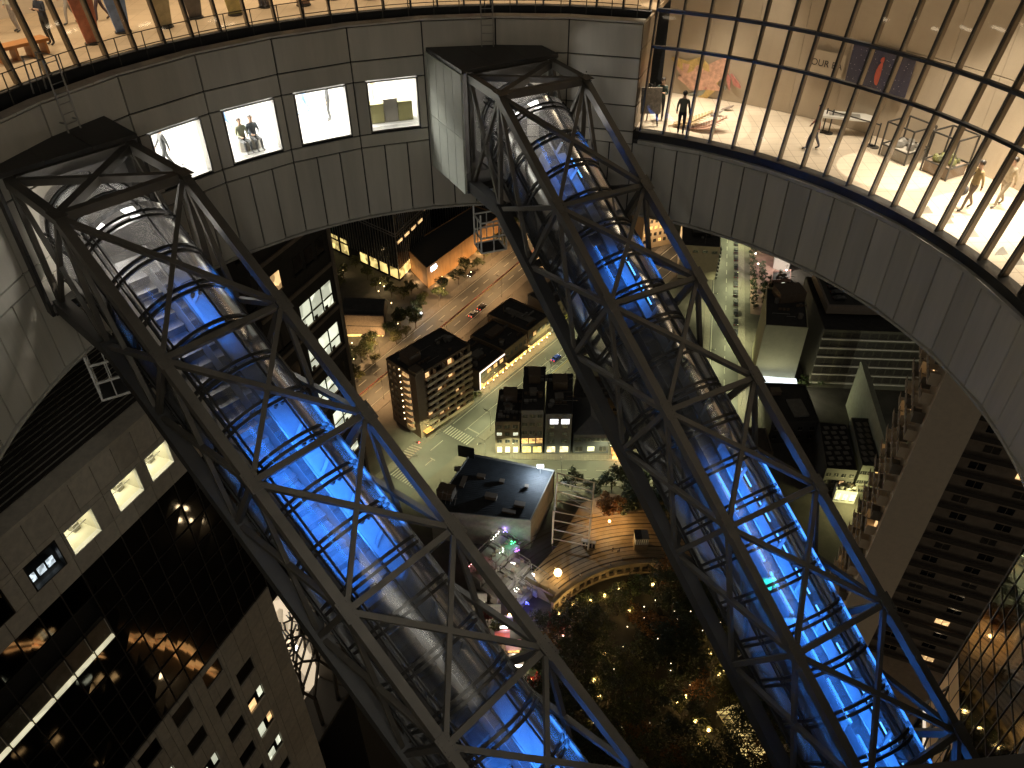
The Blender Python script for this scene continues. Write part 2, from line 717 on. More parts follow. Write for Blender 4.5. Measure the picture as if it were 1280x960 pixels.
# --- dark backing behind the joints (with the four window openings left out)
bk = MB()
segs = [(AL, WIN[0][0])] + [(WIN[i][1], WIN[i + 1][0]) for i in range(3)] + [(WIN[3][1], AS - 0.3)]
for a, b in segs:
    arc_wall(bk, a, b, RR + 0.14, RR + 0.34, ZB + 0.05, CAMZ - 8.25)
for a, b in WIN:
    arc_wall(bk, a, b, RR + 0.14, RR + 0.34, ZB + 0.05, WZ0 - 0.1)
    arc_wall(bk, a, b, RR + 0.14, RR + 0.34, WZ1 + 0.06, CAMZ - 8.25)
arc_wall(bk, AS - 0.3, A0 + 20 * BAY, RR + 0.14, RR + 0.34, ZB + 0.05, CAMZ - 12.72)
bk.build('wall_backing', M_JOINT, ring)
# --- coping, bottom flange, underside
cp = MB()
for k in range(-12, 2):
    for j in range(3):
        a = A0 + k * BAY + j * BAY / 3
        arc_panel(cp, a, a + BAY / 3, CAMZ - 8.2, ZP, RR - 0.06, 0.5, 0.006)
cp.build('coping', M_TRIM, ring)
fl = MB()
arc_wall(fl, AL, A0 + 20 * BAY, RR - 0.06, RR + 0.3, ZB - 0.09, ZB - 0.003)
fl.build('bottom_flange', M_TRIM, ring)
sf = MB()
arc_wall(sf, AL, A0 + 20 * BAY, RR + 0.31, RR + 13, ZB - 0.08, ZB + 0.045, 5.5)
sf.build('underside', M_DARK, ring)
# --- step where the solid wall stops beside the glazed gallery
st = MB()
for z0, z1 in ((ZF + 0.02, CAMZ - 11.38), (CAMZ - 11.33, CAMZ - 10.3), (CAMZ - 10.25, CAMZ - 9.2), (CAMZ - 9.15, ZP - 0.12)):
    arc_wall(st, AS - 0.28, AS + 0.02, RR + 0.1, RR + 2.4, z0, z1, 4)
st.build('end_pier', M_TAN, ring)

# --- windows of the lower room, each its own part
for i, (a, b) in enumerate(WIN):
    fr = MB()
    arc_wall(fr, a, a + 0.18, RR - 0.0, RR + 0.4, WZ0, WZ1)
    arc_wall(fr, b - 0.18, b, RR - 0.0, RR + 0.4, WZ0, WZ1)
    arc_wall(fr, a + 0.18, b - 0.18, RR + 0.02, RR + 0.4, WZ0, WZ0 + 0.05)
    arc_wall(fr, a + 0.18, b - 0.18, RR + 0.02, RR + 0.4, WZ1 - 0.05, WZ1)
    f = fr.build('window', M_METAL, ring)
    pn = MB()
    pn.quad(pol(a + 0.19, RR + 0.12, WZ0 + 0.06), pol(b - 0.19, RR + 0.12, WZ0 + 0.06), pol(b - 0.19, RR + 0.12, WZ1 - 0.06), pol(a + 0.19, RR + 0.12, WZ1 - 0.06))
    pn.build('pane', M_GLASS, f)
# --- white room behind them
rm = MB()
arc_wall(rm, -57.5, -12.2, RR + 0.36, RR + 4.6, CAMZ - 12.45, CAMZ - 12.31, 3)
arc_wall(rm, -57.5, -12.2, RR + 4.6, RR + 4.75, CAMZ - 12.45, CAMZ - 9.7, 3)
arc_wall(rm, -57.5, -57.2, RR + 0.36, RR + 4.6, CAMZ - 12.31, CAMZ - 9.7, 3)
arc_wall(rm, -12.5, -12.2, RR + 0.36, RR + 4.6, CAMZ - 12.31, CAMZ - 9.7, 3)
arc_wall(rm, -57.5, -12.2, RR + 0.36, RR + 4.75, CAMZ - 9.69, CAMZ - 9.6, 3)
rm.build('white_room', M_WHITEWALL, ring)
for a in (-52, -43, -34, -25, -17):
    light('room_light', 'AREA', pol(a, RR + 2.3, CAMZ - 9.75), 900, (1, 0.97, 0.9), ring, 2.2)

# --- glazed gallery on the right and round under the viewpoint
GA0, GA1 = AS + 0.9, A0 + 20 * BAY - 1
LEAN = 0.215
def gl_pt(a, z, off=0.0):
    return pol(a, RR + 0.16 + LEAN * (z - (CAMZ - 12.5)) + off, z)
ZT = CAMZ - 2.2
cw = MB()
n_m = int((GA1 - GA0) / (BAY / 3))
angs = [GA0 + i * BAY / 3 for i in range(n_m + 1)]
cap_ = MB()
for k in range(2, 20):
    a = A0 + k * BAY
    arc_panel(cap_, a + (0.9 if k == 2 else 0), a + BAY, CAMZ - 12.82, CAMZ - 12.66, RR - 0.12, 0.3, 0.008)
cap_.build('sill_trim', M_TRIM, ring)
sl = MB()
arc_wall(sl, GA0, GA1, RR + 0.02, RR + 0.5, CAMZ - 12.655, CAMZ - 12.36)
sl.build('sill', M_FRAME, ring)
for a in angs:
    mm = MB()
    tan_ = Vector((math.cos(R(a)), -math.sin(R(a)), 0))
    zt_ = ZT if a < 174.5 else ZT - 0.5
    p0, p1 = gl_pt(a, CAMZ - 12.37), gl_pt(a, zt_)
    d = (p1 - p0).normalized()
    nrm = tan_.cross(d)
    L = (p1 - p0).length
    mid = (p0 + p1) / 2
    mm.box(mid, tan_ * 0.035, d * L / 2, nrm * 0.035)
    o = mm.build('mullion', M_FRAME, ring)
    m2 = MB()
    out = Vector((math.sin(R(a)), math.cos(R(a)), 0))
    q0, q1 = gl_pt(a, CAMZ - 12.34, 0.17), gl_pt(a, zt_, 0.17)
    m2.box((q0 + q1) / 2, tan_ * 0.034, d * L / 2, nrm * 0.10)
    m2.build('mullion_fin', M_TAN, o)
for z, hh in ((CAMZ - 9.2, 0.05), (CAMZ - 7.92, 0.06), (CAMZ - 4.6, 0.05), (ZT, 0.1)):
    tm = MB()
    for i in range(n_m):
        if z == ZT and angs[i + 1] > 177.6:
            continue
        tm.bar(gl_pt(angs[i], z, -0.02), gl_pt(angs[i + 1], z, -0.02), 0.16, hh * 2)
    tm.build('transom', M_FRAME, ring)
pg = MB()
for i in range(n_m):
    pg.quad(gl_pt(angs[i], CAMZ - 12.36), gl_pt(angs[i + 1], CAMZ - 12.36), gl_pt(angs[i + 1], ZT), gl_pt(angs[i], ZT))
pg.build('gallery_glazing', M_GLASS, ring)
M_TILE = tiled('gallery_floor_tile', (0.62, 0.53, 0.42), (0.36, 0.29, 0.22), 0.62, 0.62, 0.012, 0.35, 0.04)
fo = MB()
arc_wall(fo, AS, GA1, RR + 0.51, RR + 6.6, CAMZ - 12.52, ZF, 3)
fo.build('gallery_floor', M_TILE, ring)
bw = MB()
for i in range(40):
    a = AS + i * BAY / 2
    if a > GA1:
        break
    rr = 5.2
    for z0, z1 in ((ZF + 0.002, CAMZ - 9.0), (CAMZ - 8.985, CAMZ - 5.9), (CAMZ - 5.885, CAMZ - 2.4)):
        arc_panel(bw, a, a + BAY / 2, z0, z1, RR + rr, 0.12, 0.006, flat=False)
bw.build('gallery_back_wall', M_CREAMWALL, ring)
ce = MB()
arc_wall(ce, AS, 112, RR + 1.0, RR + 6.6, CAMZ - 2.39, CAMZ - 2.2, 3)
arc_wall(ce, 112, GA1, RR + 2.5, RR + 6.6, CAMZ - 2.39, CAMZ - 2.2, 3)
ce.build('gallery_ceiling', M_CREAMWALL, ring)
rf = MB()
arc_wall(rf, AL, 112, RR + 2.6, RR + 13, CAMZ - 1.9, CAMZ - 1.75, 4)
arc_wall(rf, 112, GA1, RR + 2.5, RR + 13, CAMZ - 1.9, CAMZ - 1.75, 4)
rf.build('roof_deck', M_CONC, ring)
M_FASCIA = mat('fascia_black', (0.01, 0.01, 0.01), 0.7)

# --- upper gallery behind the terrace, far side
UF = RR + 1.75
def ug_pt(a, z, off=0.0):
    return pol(a, UF + LEAN * (z - ZP) + off, z)
gt = MB()
arc_wall(gt, AL, AS - 0.3, RR + 0.45, UF + 0.05, ZP - 0.62, ZP - 0.5, 3)
arc_wall(gt, AL, AS - 0.3, UF - 0.12, UF + 0.14, ZP - 0.5, ZP - 0.02, 3)
gt.build('gutter', M_DARK, ring)
uf = MB()
arc_wall(uf, AL, AS + 0.2, UF + 0.15, UF + 8, ZP - 0.2, ZP, 3)
uf.build('upper_floor', tiled('upper_floor_tile', (0.46, 0.35, 0.23), (0.3, 0.22, 0.15), 0.8, 0.8, 0.01, 0.4, 0.06), ring)
ub = MB()
arc_wall(ub, AL, AS, UF + 7.8, UF + 8, ZP, CAMZ - 2.4, 4)
arc_wall(ub, AS - 0.2, AS, UF + 1.2, UF + 7.8, ZP, CAMZ - 2.4, 4)
ub.build('upper_back_wall', M_CREAMWALL, ring)
uc = MB()
arc_wall(uc, AL, AS, UF + 1.1, UF + 8, CAMZ - 2.39, CAMZ - 2.2, 4)
uc.build('upper_ceiling', M_CREAMWALL, ring)
ua = [AS - 0.6 - i * BAY / 3 for i in range(34)]
for a in ua:
    mm = MB()
    tan_ = Vector((math.cos(R(a)), -math.sin(R(a)), 0))
    p0, p1 = ug_pt(a, ZP - 0.02), ug_pt(a, ZT)
    d = (p1 - p0).normalized()
    nrm = tan_.cross(d)
    L = (p1 - p0).length
    mm.box((p0 + p1) / 2, tan_ * 0.035, d * L / 2, nrm * 0.04)
    o = mm.build('mullion', M_FRAME, ring)
    m2 = MB()
    q0, q1 = ug_pt(a, ZP + 0.01, 0.17), ug_pt(a, ZT, 0.17)
    m2.box((q0 + q1) / 2, tan_ * 0.034, d * L / 2, nrm * 0.10)
    m2.build('mullion_fin', M_TAN, o)
ug = MB()
for i in range(len(ua) - 1):
    ug.quad(ug_pt(ua[i], ZP), ug_pt(ua[i + 1], ZP), ug_pt(ua[i + 1], ZT), ug_pt(ua[i], ZT))
ug.build('upper_glazing', M_GLASS, ring)
# terrace safety rail
rl = MB()
for z in (0.42, 0.85):
    pts = [pol(a, RR + 0.6, ZP + z) for a in [AS - 1 - i * 1.86 for i in range(64)]]
    rl.tube(pts, 0.016, 5)
for i in range(34):
    a = AS - 1.5 - i * BAY / 3
    rl.tube([pol(a, RR + 0.6, ZP - 0.5), pol(a, RR + 0.6, ZP + 0.86)], 0.02, 5)
rl.build('safety_rail', M_STEEL, ring)

# --- gallery lamps (ceiling downlights, some with tight pools on the floor)
lampm = MB()
spots = []
for a in range(24, 240, 12):
    p = pol(a, RR + 3.0, CAMZ - 2.5)
    lampm.prism([(p.x + 0.5 * math.cos(t), p.y + 0.5 * math.sin(t)) for t in [k * math.pi / 5 for k in range(10)]], p.z, p.z + 0.08)
    near = a > 115
    if near and not 160 < a < 202:
        continue
    light('gallery_downlight', 'AREA', p - Vector((0, 0, 0.03)), 820 if near else 45, (1, 0.95, 0.84) if near else (1, 0.78, 0.52), ring, 1.0)
for a, r, pw in ((24, 1.4, 4200), (28, 2.6, 4200), (33, 3.4, 2600), (41, 2.4, 1800), (49, 2.2, 3000), (56, 2.8, 6000), (61, 3.2, 7000), (66, 2.6, 7000), (70, 3.4, 5000), (75, 2.4, 3600), (80, 2.8, 3000)):
    p = pol(a, RR + r + 0.8, CAMZ - 4.2)
    light('gallery_spot', 'SPOT', p, pw * 0.75, (1, 0.86, 0.66), ring, 0.15, pol(a, RR + r, ZF), R(55), 0.7)
lampm.build('downlight', emit('downlight_lens', (1, 0.85, 0.6), 3), ring)
for i in range(12):
    a = 16 - i * 8
    p = pol(a, UF + 3.4, CAMZ - 2.5)
    light('upper_downlight', 'AREA', p, 170, (1, 0.80, 0.55), ring, 1.4)

# --- ladders over the wall
def ladder(label, a, ztop, zbot):
    t = thing('ladder', label, 'ladder', pol(a, RR, zbot))
    tan_ = Vector((math.cos(R(a)), -math.sin(R(a)), 0))
    r_in = RR - 0.22
    for s in (-1, 1):
        b = MB()
        b.tube([pol(a, RR + 0.7, ZP + 0.0) + tan_ * 0.23 * s, pol(a, RR + 0.6, ztop) + tan_ * 0.23 * s, pol(a, r_in, ztop) + tan_ * 0.23 * s, pol(a, r_in, zbot) + tan_ * 0.23 * s], 0.028, 6)
        b.build('side_rail', M_METAL, t)
    z = zbot + 0.15
    while z < ztop - 0.1:
        b = MB()
        b.tube([pol(a, r_in, z) - tan_ * 0.23, pol(a, r_in, z) + tan_ * 0.23], 0.016, 5)
        b.build('rung', M_METAL, t)
        z += 0.3
    for z in (zbot + 0.4, (zbot + ZP) / 2):
        b = MB()
        for s in (-1, 1):
            b.bar(pol(a, r_in, z) + tan_ * 0.23 * s, pol(a, RR + 0.12, z) + tan_ * 0.23 * s, 0.04, 0.04)
        b.build('bracket', M_METAL, t)
ladder('steel ladder hanging over the coping above the right escalator housing', -2.6, ZP + 1.0, CAMZ - 9.45)
ladder('steel ladder hanging over the coping at the far left above the left escalator housing', -65.8, ZP + 1.1, CAMZ - 9.7)

# ================================================================== two escalator bridges
BLUE = (0.04, 0.25, 1.0)
M_TUBEIN = mat('tube_inner_panel', (0.24, 0.25, 0.27), 0.45, 0, 0.15, 1.5)
M_STEP = mat('escalator_step', (0.05, 0.05, 0.055), 0.4, 0.6, 0.2, 6)
E_BLUE = emit('blue_tube', (0.12, 0.42, 1.0), 5)
E_CYAN = emit('cyan_lens', (0.45, 0.85, 1.0), 14)
M_PORT = mat('housing_panel', (0.36, 0.375, 0.33), 0.5, 0, 0.12, 1.2, island=0.08)


def escalator(label, O, az, el, L, off, h, wd, sp, kmax, zones, housing_left, white_pw):
    O = Vector(O) + Vector((0, 0, CAMZ))
    az, el = R(az), R(el)
    D = Vector((math.sin(az) * math.cos(el), math.cos(az) * math.cos(el), -math.sin(el)))
    D0 = Vector((math.sin(az), math.cos(az), 0))
    RG = Vector((math.cos(az), -math.sin(az), 0))
    N = RG.cross(D)
    Z = Vector((0, 0, 1))
    X = -RG
    hv = h / math.cos(el)
    S = [0.0] + [off + L * k for k in range(1, kmax + 1)]
    Ub = [h * math.tan(el)] + [0] * kmax

    def T(s, a, b):
        return O + D * s + X * a - N * b

    def F(s, a, b):
        return O + D0 * s + X * a - Z * b
    root = thing('escalator_bridge', label, 'escalator', O - Z * hv)
    TL = [T(s, 0, 0) for s in S]
    TR = [T(s, wd, 0) for s in S]
    BL = [F(0, 0, hv)] + [T(s, 0, h) for s in S[1:]]
    BR = [F(0, wd, hv)] + [T(s, wd, h) for s in S[1:]]
    PTL, PTR, PBL, PBR = F(-sp, 0, 0), F(-sp, wd, 0), F(-sp, 0, hv), F(-sp, wd, hv)

    def strut(name, p, q, w_, h_, up=N, m=M_STEEL, trim=0.0):
        d = (q - p).normalized()
        b = MB()
        b.bar(p + d * trim, q - d * trim, w_, h_, up)
        b.build(name, m, root)
    # chords (each one bent at the head of the slope)
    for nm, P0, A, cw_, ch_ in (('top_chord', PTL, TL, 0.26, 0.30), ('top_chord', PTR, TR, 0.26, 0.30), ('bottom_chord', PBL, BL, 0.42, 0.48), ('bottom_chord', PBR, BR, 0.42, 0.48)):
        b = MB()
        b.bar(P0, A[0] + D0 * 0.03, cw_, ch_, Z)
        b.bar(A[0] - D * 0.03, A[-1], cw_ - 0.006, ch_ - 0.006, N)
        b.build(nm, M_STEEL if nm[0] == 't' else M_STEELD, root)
    n = len(S)
    for k in range(n):
        if k:
            strut('cross_strut', TL[k], TR[k], 0.17, 0.19, N, trim=0.19)
        else:
            strut('cross_strut', TL[k], TR[k], 0.25, 0.25, Z, trim=0.19)
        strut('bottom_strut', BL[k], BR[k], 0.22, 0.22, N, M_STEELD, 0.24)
        strut('side_post', TL[k], BL[k], 0.15, 0.16, D if k else D0, trim=0.18)
        strut('side_post', TR[k], BR[k], 0.2, 0.2, D if k else D0, trim=0.18)
        if k < n - 1:
            strut('top_brace', TL[k], TR[k + 1], 0.155, 0.17, N, trim=0.2)
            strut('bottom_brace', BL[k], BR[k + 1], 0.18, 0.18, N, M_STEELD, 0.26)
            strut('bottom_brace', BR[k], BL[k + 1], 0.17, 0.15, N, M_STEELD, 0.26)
            strut('top_brace', TR[k], TL[k + 1], 0.13, 0.13, N, trim=0.2)
            strut('side_brace', BL[k], TL[k + 1], 0.155, 0.16, X, trim=0.2)
            strut('side_brace', TL[k], BL[k + 1], 0.13, 0.13, X, trim=0.2)
            strut('side_brace', BR[k], TR[k + 1], 0.155, 0.16, X, trim=0.2)
            strut('side_brace', TR[k], BR[k + 1], 0.14, 0.14, X, trim=0.2)
    # level section at the head: panel between housing and slope
    strut('cross_strut', PTL, PTR, 0.3, 0.3, Z, trim=0.18)
    strut('top_brace', PTL, TR[0], 0.2, 0.2, Z, trim=0.2)
    strut('top_brace', PTR, TL[0], 0.26, 0.24, Z, trim=0.2)
    for P_, B_, T_, Bk in ((PTL, PBL, TL[0], BL[0]), (PTR, PBR, TR[0], BR[0])):
        strut('side_post', P_, B_, 0.16, 0.16, D0, trim=0.18)
        strut('side_brace', P_, Bk, 0.13, 0.13, X, trim=0.2)
        strut('side_brace', B_, T_, 0.13, 0.13, X, trim=0.2)
    strut('bottom_strut', PBL, PBR, 0.22, 0.22, Z, M_STEELD, 0.24)
    # gusset plates with bolts at the top nodes
    for k in range(n):
        for A, s in ((TL, -1), (TR, 1)):
            b = MB()
            b.box(A[k] + N * 0.172, (D if k else D0) * 0.30, X * 0.18, N * 0.008)
            for i in (-0.24, -0.08, 0.08, 0.24):
                for j in (-0.15, 0.15):
                    b.box(A[k] + N * 0.190 + D * i * 0.85 + X * j * 0.75, D * 0.02, X * 0.02, N * 0.012)
            b.build('gusset_plate', M_STEEL, root)

    # ---- tube
    r = 1.42
    ca, cb, cb2 = wd / 2, 1.82, 2.95
    nA = 18
    prof = [(-r, cb2)] + [(-r * math.cos(math.pi * i / nA), cb - r * math.sin(math.pi * i / nA)) for i in range(nA + 1)] + [(r, cb2)]

    def sect(s, off_=0.0):
        out = []
        for a, b in prof:
            aa = a * (1 + off_ / r)
            bb = b - off_ * (1 if b < cb else 0) if b >= cb else cb + (b - cb) * (1 + off_ / r)
            if s <= 0:
                out.append(F(s, ca + aa, bb) if s < 0 else (F(0, ca + aa, 0) + (T(0, 0, bb / math.cos(el / 2)) - T(0, 0, 0)).normalized().lerp(-Z, 0.5).normalized() * bb / math.cos(el / 2)))
            else:
                out.append(T(s, ca + aa, bb))
        return out
    Smax = S[-1]

    def skin(s_list, mname, m, off_=0.0, parent=root, i0=0, i1=None, smooth=True):
        b = MB()
        secs = [sect(s, off_)[i0:i1] for s in s_list]
        kk = len(secs[0])
        for i in range(len(secs) - 1):
            vs = secs[i] + secs[i + 1]
            b.add(vs, [(j, j + 1, kk + j + 1, kk + j) for j in range(kk - 1)])
        return b.build(mname, m, parent, smooth)
    tube = skin([-sp - 0.3, -0.9, 0.0], 'tube_glazing', M_TUBEGLASS)
    skin([0.001, Smax], 'tube_glazing', M_TUBEGLASS)
    # arched frames, in close pairs like the photo's
    ss = [-sp + 0.35, -1.3] + [0.45 + i * L / 3 for i in range(int((Smax - 0.5) / (L / 3)) + 1)]
    for s in ss:
        b = MB()
        for ds in (-0.095, 0.095):
            p0 = sect(s + ds - 0.045, 0.05)
            p1 = sect(s + ds + 0.045, 0.05)
            q0 = sect(s + ds - 0.045, -0.03)
            q1 = sect(s + ds + 0.045, -0.03)
            for i in range(len(p0) - 1):
                b.hexa([p0[i], p1[i], p1[i + 1], p0[i + 1], q0[i], q1[i], q1[i + 1], q0[i + 1]])
        b.build('arch_frame', M_FRAME, root)
    # long glazing bars
    for ang, pair, wb in ((-52, True, 0.05), (14, False, 0.03), (58, True, 0.05), (-90, True, 0.05), (90, True, 0.05)):
        b = MB()
        for da in ((-3.6, 3.6) if pair else (0,)):
            t = R(ang + da)
            for off_s in (0.03,):
                a, bb = (r + off_s) * math.sin(t), cb - (r + off_s) * math.cos(t)
                up = (X * math.sin(t) + N * math.cos(t))
                b.bar(T(0.0, ca + a, bb), T(Smax, ca + a, bb), wb, 0.06, up)
                b.bar(F(-sp, ca + a, bb), F(-0.0, ca + a, bb), wb, 0.06, X * math.sin(t) + Z * math.cos(t))
        b.build('glazing_bar', M_FRAME, root)
    # lower side rail, deck, inner linings
    b = MB()
    for s_ in (-1, 1):
        b.bar(T(0.1, ca + s_ * (r - 0.02), cb2 + 0.1), T(Smax, ca + s_ * (r - 0.02), cb2 + 0.1), 0.16, 0.2, N)
    b.build('sill_beam', M_FRAME, root)
    b = MB()
    b.box(T(Smax / 2, ca, cb2 + 0.22), X * (r + 0.1), D * (Smax / 2), N * 0.04)
    b.box(F(-sp / 2, ca, cb2 + 0.26), X * (r + 0.1), D0 * (sp / 2), Z * 0.04)
    b.build('deck', M_STEELD, root)
    ea = -0.38                                # escalator centre, offset to the left in the tube
    b = MB()
    b.box(T(Smax / 2 + 0.5, ca + ea - 0.72, 2.62), X * 0.16, D * (Smax / 2 - 0.5), N * 0.30)
    b.box(T(Smax / 2 + 0.5, ca + ea + 0.80, 2.62), X * 0.22, D * (Smax / 2 - 0.5), N * 0.30)
    b.box(T(Smax / 2 + 0.5, ca + ea + 1.38, 2.80), X * 0.36, D * (Smax / 2 - 0.5), N * 0.10)
    b.build('side_ledge', M_TUBEIN, root)
    b = MB()                                  # moving steps
    s = 0.9
    while s < Smax - 0.4:
        c = T(s, ca + ea, 2.72)
        b.box(c, X * 0.5, D0 * 0.225, Z * 0.02)
        b.box(c + D0 * 0.2 - Z * 0.11, X * 0.5, D0 * 0.012, Z * 0.10)
        s += 0.4 / math.cos(el)
    b.build('escalator_steps', M_STEP, root)
    for s_ in (-0.60, 0.60):
        b = MB()
        b.box(T(Smax / 2 + 0.4, ca + ea + s_, 2.05), X * 0.012, D * (Smax / 2 - 0.5), N * 0.42)
        o = b.build('balustrade', M_TUBEGLASS, root)
        b = MB()
        b.tube([T(0.7, ca + ea + s_, 1.6), T(Smax - 0.2, ca + ea + s_, 1.6)], 0.045, 8)
        b.build('handrail', M_BLACK, o)
    # slanting ribs on the service side
    b = MB()
    s = 1.2
    while s < Smax - 1:
        b.bar(T(s, ca + ea + 1.06, 2.66), T(s - 0.5, ca + r - 0.08, 2.2), 0.10, 0.12, N)
        s += L / 3
    b.build('service_rib', M_TUBEIN, root)
    # blue lighting: runs of tubes along the ledges, small lensed spots under the arches
    for s0, s1, pw in zones:
        for a_, bb in ((ca + ea - 0.93, 2.5), (ca + r - 0.1, 2.45)):
            b = MB()
            k = s0
            while k < s1 - 0.6:
                b.tube([T(k, a_, bb), T(k + 0.9, a_, bb)], 0.03, 6)
                k += 1.28
            b.build('light_tube', E_BLUE, root)
        m_ = max(1, round((s1 - s0) / 1.6))
        for i in range(m_):
            s_c = s0 + (s1 - s0) * (i + 0.5) / m_
            lo = light('blue_light', 'AREA', T(s_c, ca + 0.1, 0.62), pw * (s1 - s0) / m_, BLUE, root, 1.9, T(s_c, ca, 3), sizey=(s1 - s0) / m_ * 0.8)
            lo.data.spread = R(75)
            lo.rotation_euler = Matrix((RG, D, N)).transposed().to_euler()
    for s in ss[2:]:
        for z0, z1, pw in zones:
            if z0 - 0.2 < s < z1 + 0.2:
                b = MB()
                e = MB()
                for j in (-0.22, 0, 0.22):
                    p = T(s + 0.12, ca + 0.35 + j, 0.56)
                    b.tube([p, p - N * 0.16], 0.055, 7)
                    e.tube([p - N * 0.161, p - N * 0.175], 0.045, 7)
                o = b.build('spotlight', M_FRAME, root)
                e.build('lens', E_CYAN, o)
                break
    # white landing light at the head
    light('landing_light', 'POINT', F(-sp * 0.5, ca, 1.5), white_pw, (1, 0.9, 0.78), root, 0.25)
    light('landing_light', 'POINT', T(1.0, ca, 1.4), white_pw * 0.7, (1, 0.88, 0.76), root, 0.25)
    b = MB()
    for a_ in (-0.7, 0.5):
        b.box(F(-sp + 0.9, ca + a_, 1.05), X * 0.26, D0 * 0.5, Z * 0.03)
        b.box(F(-1.1, ca + a_, 1.0), X * 0.22, D0 * 0.4, Z * 0.03)
    b.build('ceiling_lamp', E_WHITE, root)
    # ---- housing against the ring wall
    hb = 0.14
    back = sp + 2.2 if housing_left else sp + 2.4
    b = MB()
    x0, x1 = -0.32, wd + 0.32
    zt, zb = -0.16, hv + 0.30
    for i in range(3):                         # roof plates
        a0 = x0 + (x1 - x0) * i / 3
        a1 = x0 + (x1 - x0) * (i + 1) / 3 - 0.02
        b.hexa([F(-sp - back, a0, zt), F(-sp, a0, zt), F(-sp, a1, zt), F(-sp - back, a1, zt),
                F(-sp - back, a0, zt - hb), F(-sp, a0, zt - hb), F(-sp, a1, zt - hb), F(-sp - back, a1, zt - hb)])
    hr = b.build('housing_roof', M_STEELD, root)
    for sd, nm in ((x0, 'left'), (x1, 'right')):
        b = MB()
        m_ = 6
        for i in range(m_):
            s0 = -sp - back + back * i / m_
            s1 = -sp - back + back * (i + 1) / m_ - 0.03
            zmid = (zt + zb) * 0.52
            for z0, z1 in ((zt + 0.01, zmid - 0.015), (zmid + 0.015, zb)):
                sk0 = 0.0
                b.hexa([F(s0, sd - 0.05, z1), F(s1, sd - 0.05, z1), F(s1, sd + 0.05, z1), F(s0, sd + 0.05, z1),
                        F(s0, sd - 0.05, z0), F(s1, sd - 0.05, z0), F(s1, sd + 0.05, z0), F(s0, sd + 0.05, z0)])
        b.build('housing_side', M_PORT if housing_left else M_STEELD, root)
    b = MB()
    b.box(F(-sp - 1.6, ca, (zt + zb) / 2), X * (wd / 2 + 0.25), D0 * 0.04, Z * ((zb - zt) / 2 - 0.02))
    b.build('housing_back', M_DARK, root)
    b = MB()
    b.box(F(-sp - back / 2, ca, zb - 0.05), X * (wd / 2 + 0.25), D0 * (back / 2), Z * 0.05)
    b.build('housing_floor', M_STEELD, root)
    return T, S, ca, ea, el, az


KR, KL = 9.5 / 10.536, 9.5 / 10.26
TR_, SR, caR, eaR, elR, azR = escalator('right-hand truss bridge, grey steel round a glass escalator tube glowing blue at its lower end',
    (-0.36 * 1.2 * KR, 25.66 * 1.2 * KR, -9.5), 151.7, 30.5, 3.57 * 1.2 * KR, 0.86 * 1.2 * KR, 3.4 * 1.2 * KR, 3.25 * 1.2 * KR, 2.36, 8,
    [(1.5, 2.8, 130), (6.0, 8.0, 190), (14.6, 31, 560)], True, 260)
TL_, SL, caL, eaL, elL, azL = escalator('left-hand truss bridge, grey steel round a glass escalator tube glowing blue halfway down',
    (-10.64 * 1.2 * KL, 16.88 * 1.2 * KL, -9.5), 133.34, 32.17, 3.53 * 1.2 * KL, 0.8 * 1.2 * KL, 3.13 * 1.2 * KL, 3.21 * 1.2 * KL, 3.2, 7,
    [(2.3, 3.6, 140), (7.1, 11.8, 900), (18.0, 26, 560)], False, 380)

# ================================================================== towers (all on one street grid)
GA_ = 0.39228
UV = Vector((math.sin(GA_), math.cos(GA_), 0))
NV = Vector((math.cos(GA_), -math.sin(GA_), 0))


def UN(u, n, z):
    return UV * u + NV * n + Vector((0, 0, z))


M_ROOM = mat('room_wall', (0.75, 0.72, 0.58), 0.8, 0, 0.08, 1.5)
M_PANE = M_GLASS
E_ROOM = emit('office_ceiling', (1.0, 0.93, 0.68), 2.2)
M_BRICKD = mat('dark_brick', (0.042, 0.036, 0.030), 0.75, 0, 0.3, 2.0, 0.15)
M_HIRISE = mat('beige_tile_wall', (0.78, 0.67, 0.52), 0.75, 0, 0.06, 1.2, 0.12)
M_HIRISED = mat('brown_tile_wall', (0.27, 0.215, 0.16), 0.75, 0, 0.22, 1.0, 0.12)
M_WINDARK = mat('dark_window', (0.012, 0.013, 0.015), 0.06, 0, 0.3, 1, spec=0.8)
M_WINCURT = mat('curtained_window', (0.06, 0.052, 0.042), 0.3, 0, 0.4, 2)
E_WIN = emit('window_lit_warm', (1.0, 0.62, 0.27), 1.0, 0.7, 1.6)
E_WINW = emit('window_lit_white', (0.92, 0.95, 0.72), 0.85, 0.55, 1.1)
E_SHOP = emit('shop_lit', (1.0, 0.58, 0.20), 0.9, 0.92, 1.6)
E_SHOPY = emit('shop_lit_yellow', (1.0, 0.76, 0.27), 0.95, 0.8, 1.3)
E_SHOPR = emit('shop_lit_red', (1.0, 0.36, 0.12), 1.0, 0.9, 1.6)

# ---- near left tower: stone bands, punched windows and a mirror-glass curtain wall
NT = -7.123 - 24.0
Z0 = CAMZ
otw = thing('office_tower', 'left tower with grey stone bands, mirror glass curtain wall and punched lit windows', 'tower', UN(16, NT - 10, 0))


def facebox(mb, u0, u1, z0, z1, n0, n1, mi=0):
    mb.hexa([UN(u0, n0, z0), UN(u1, n0, z0), UN(u1, n1, z0), UN(u0, n1, z0), UN(u0, n0, z1), UN(u1, n0, z1), UN(u1, n1, z1), UN(u0, n1, z1)], mi)


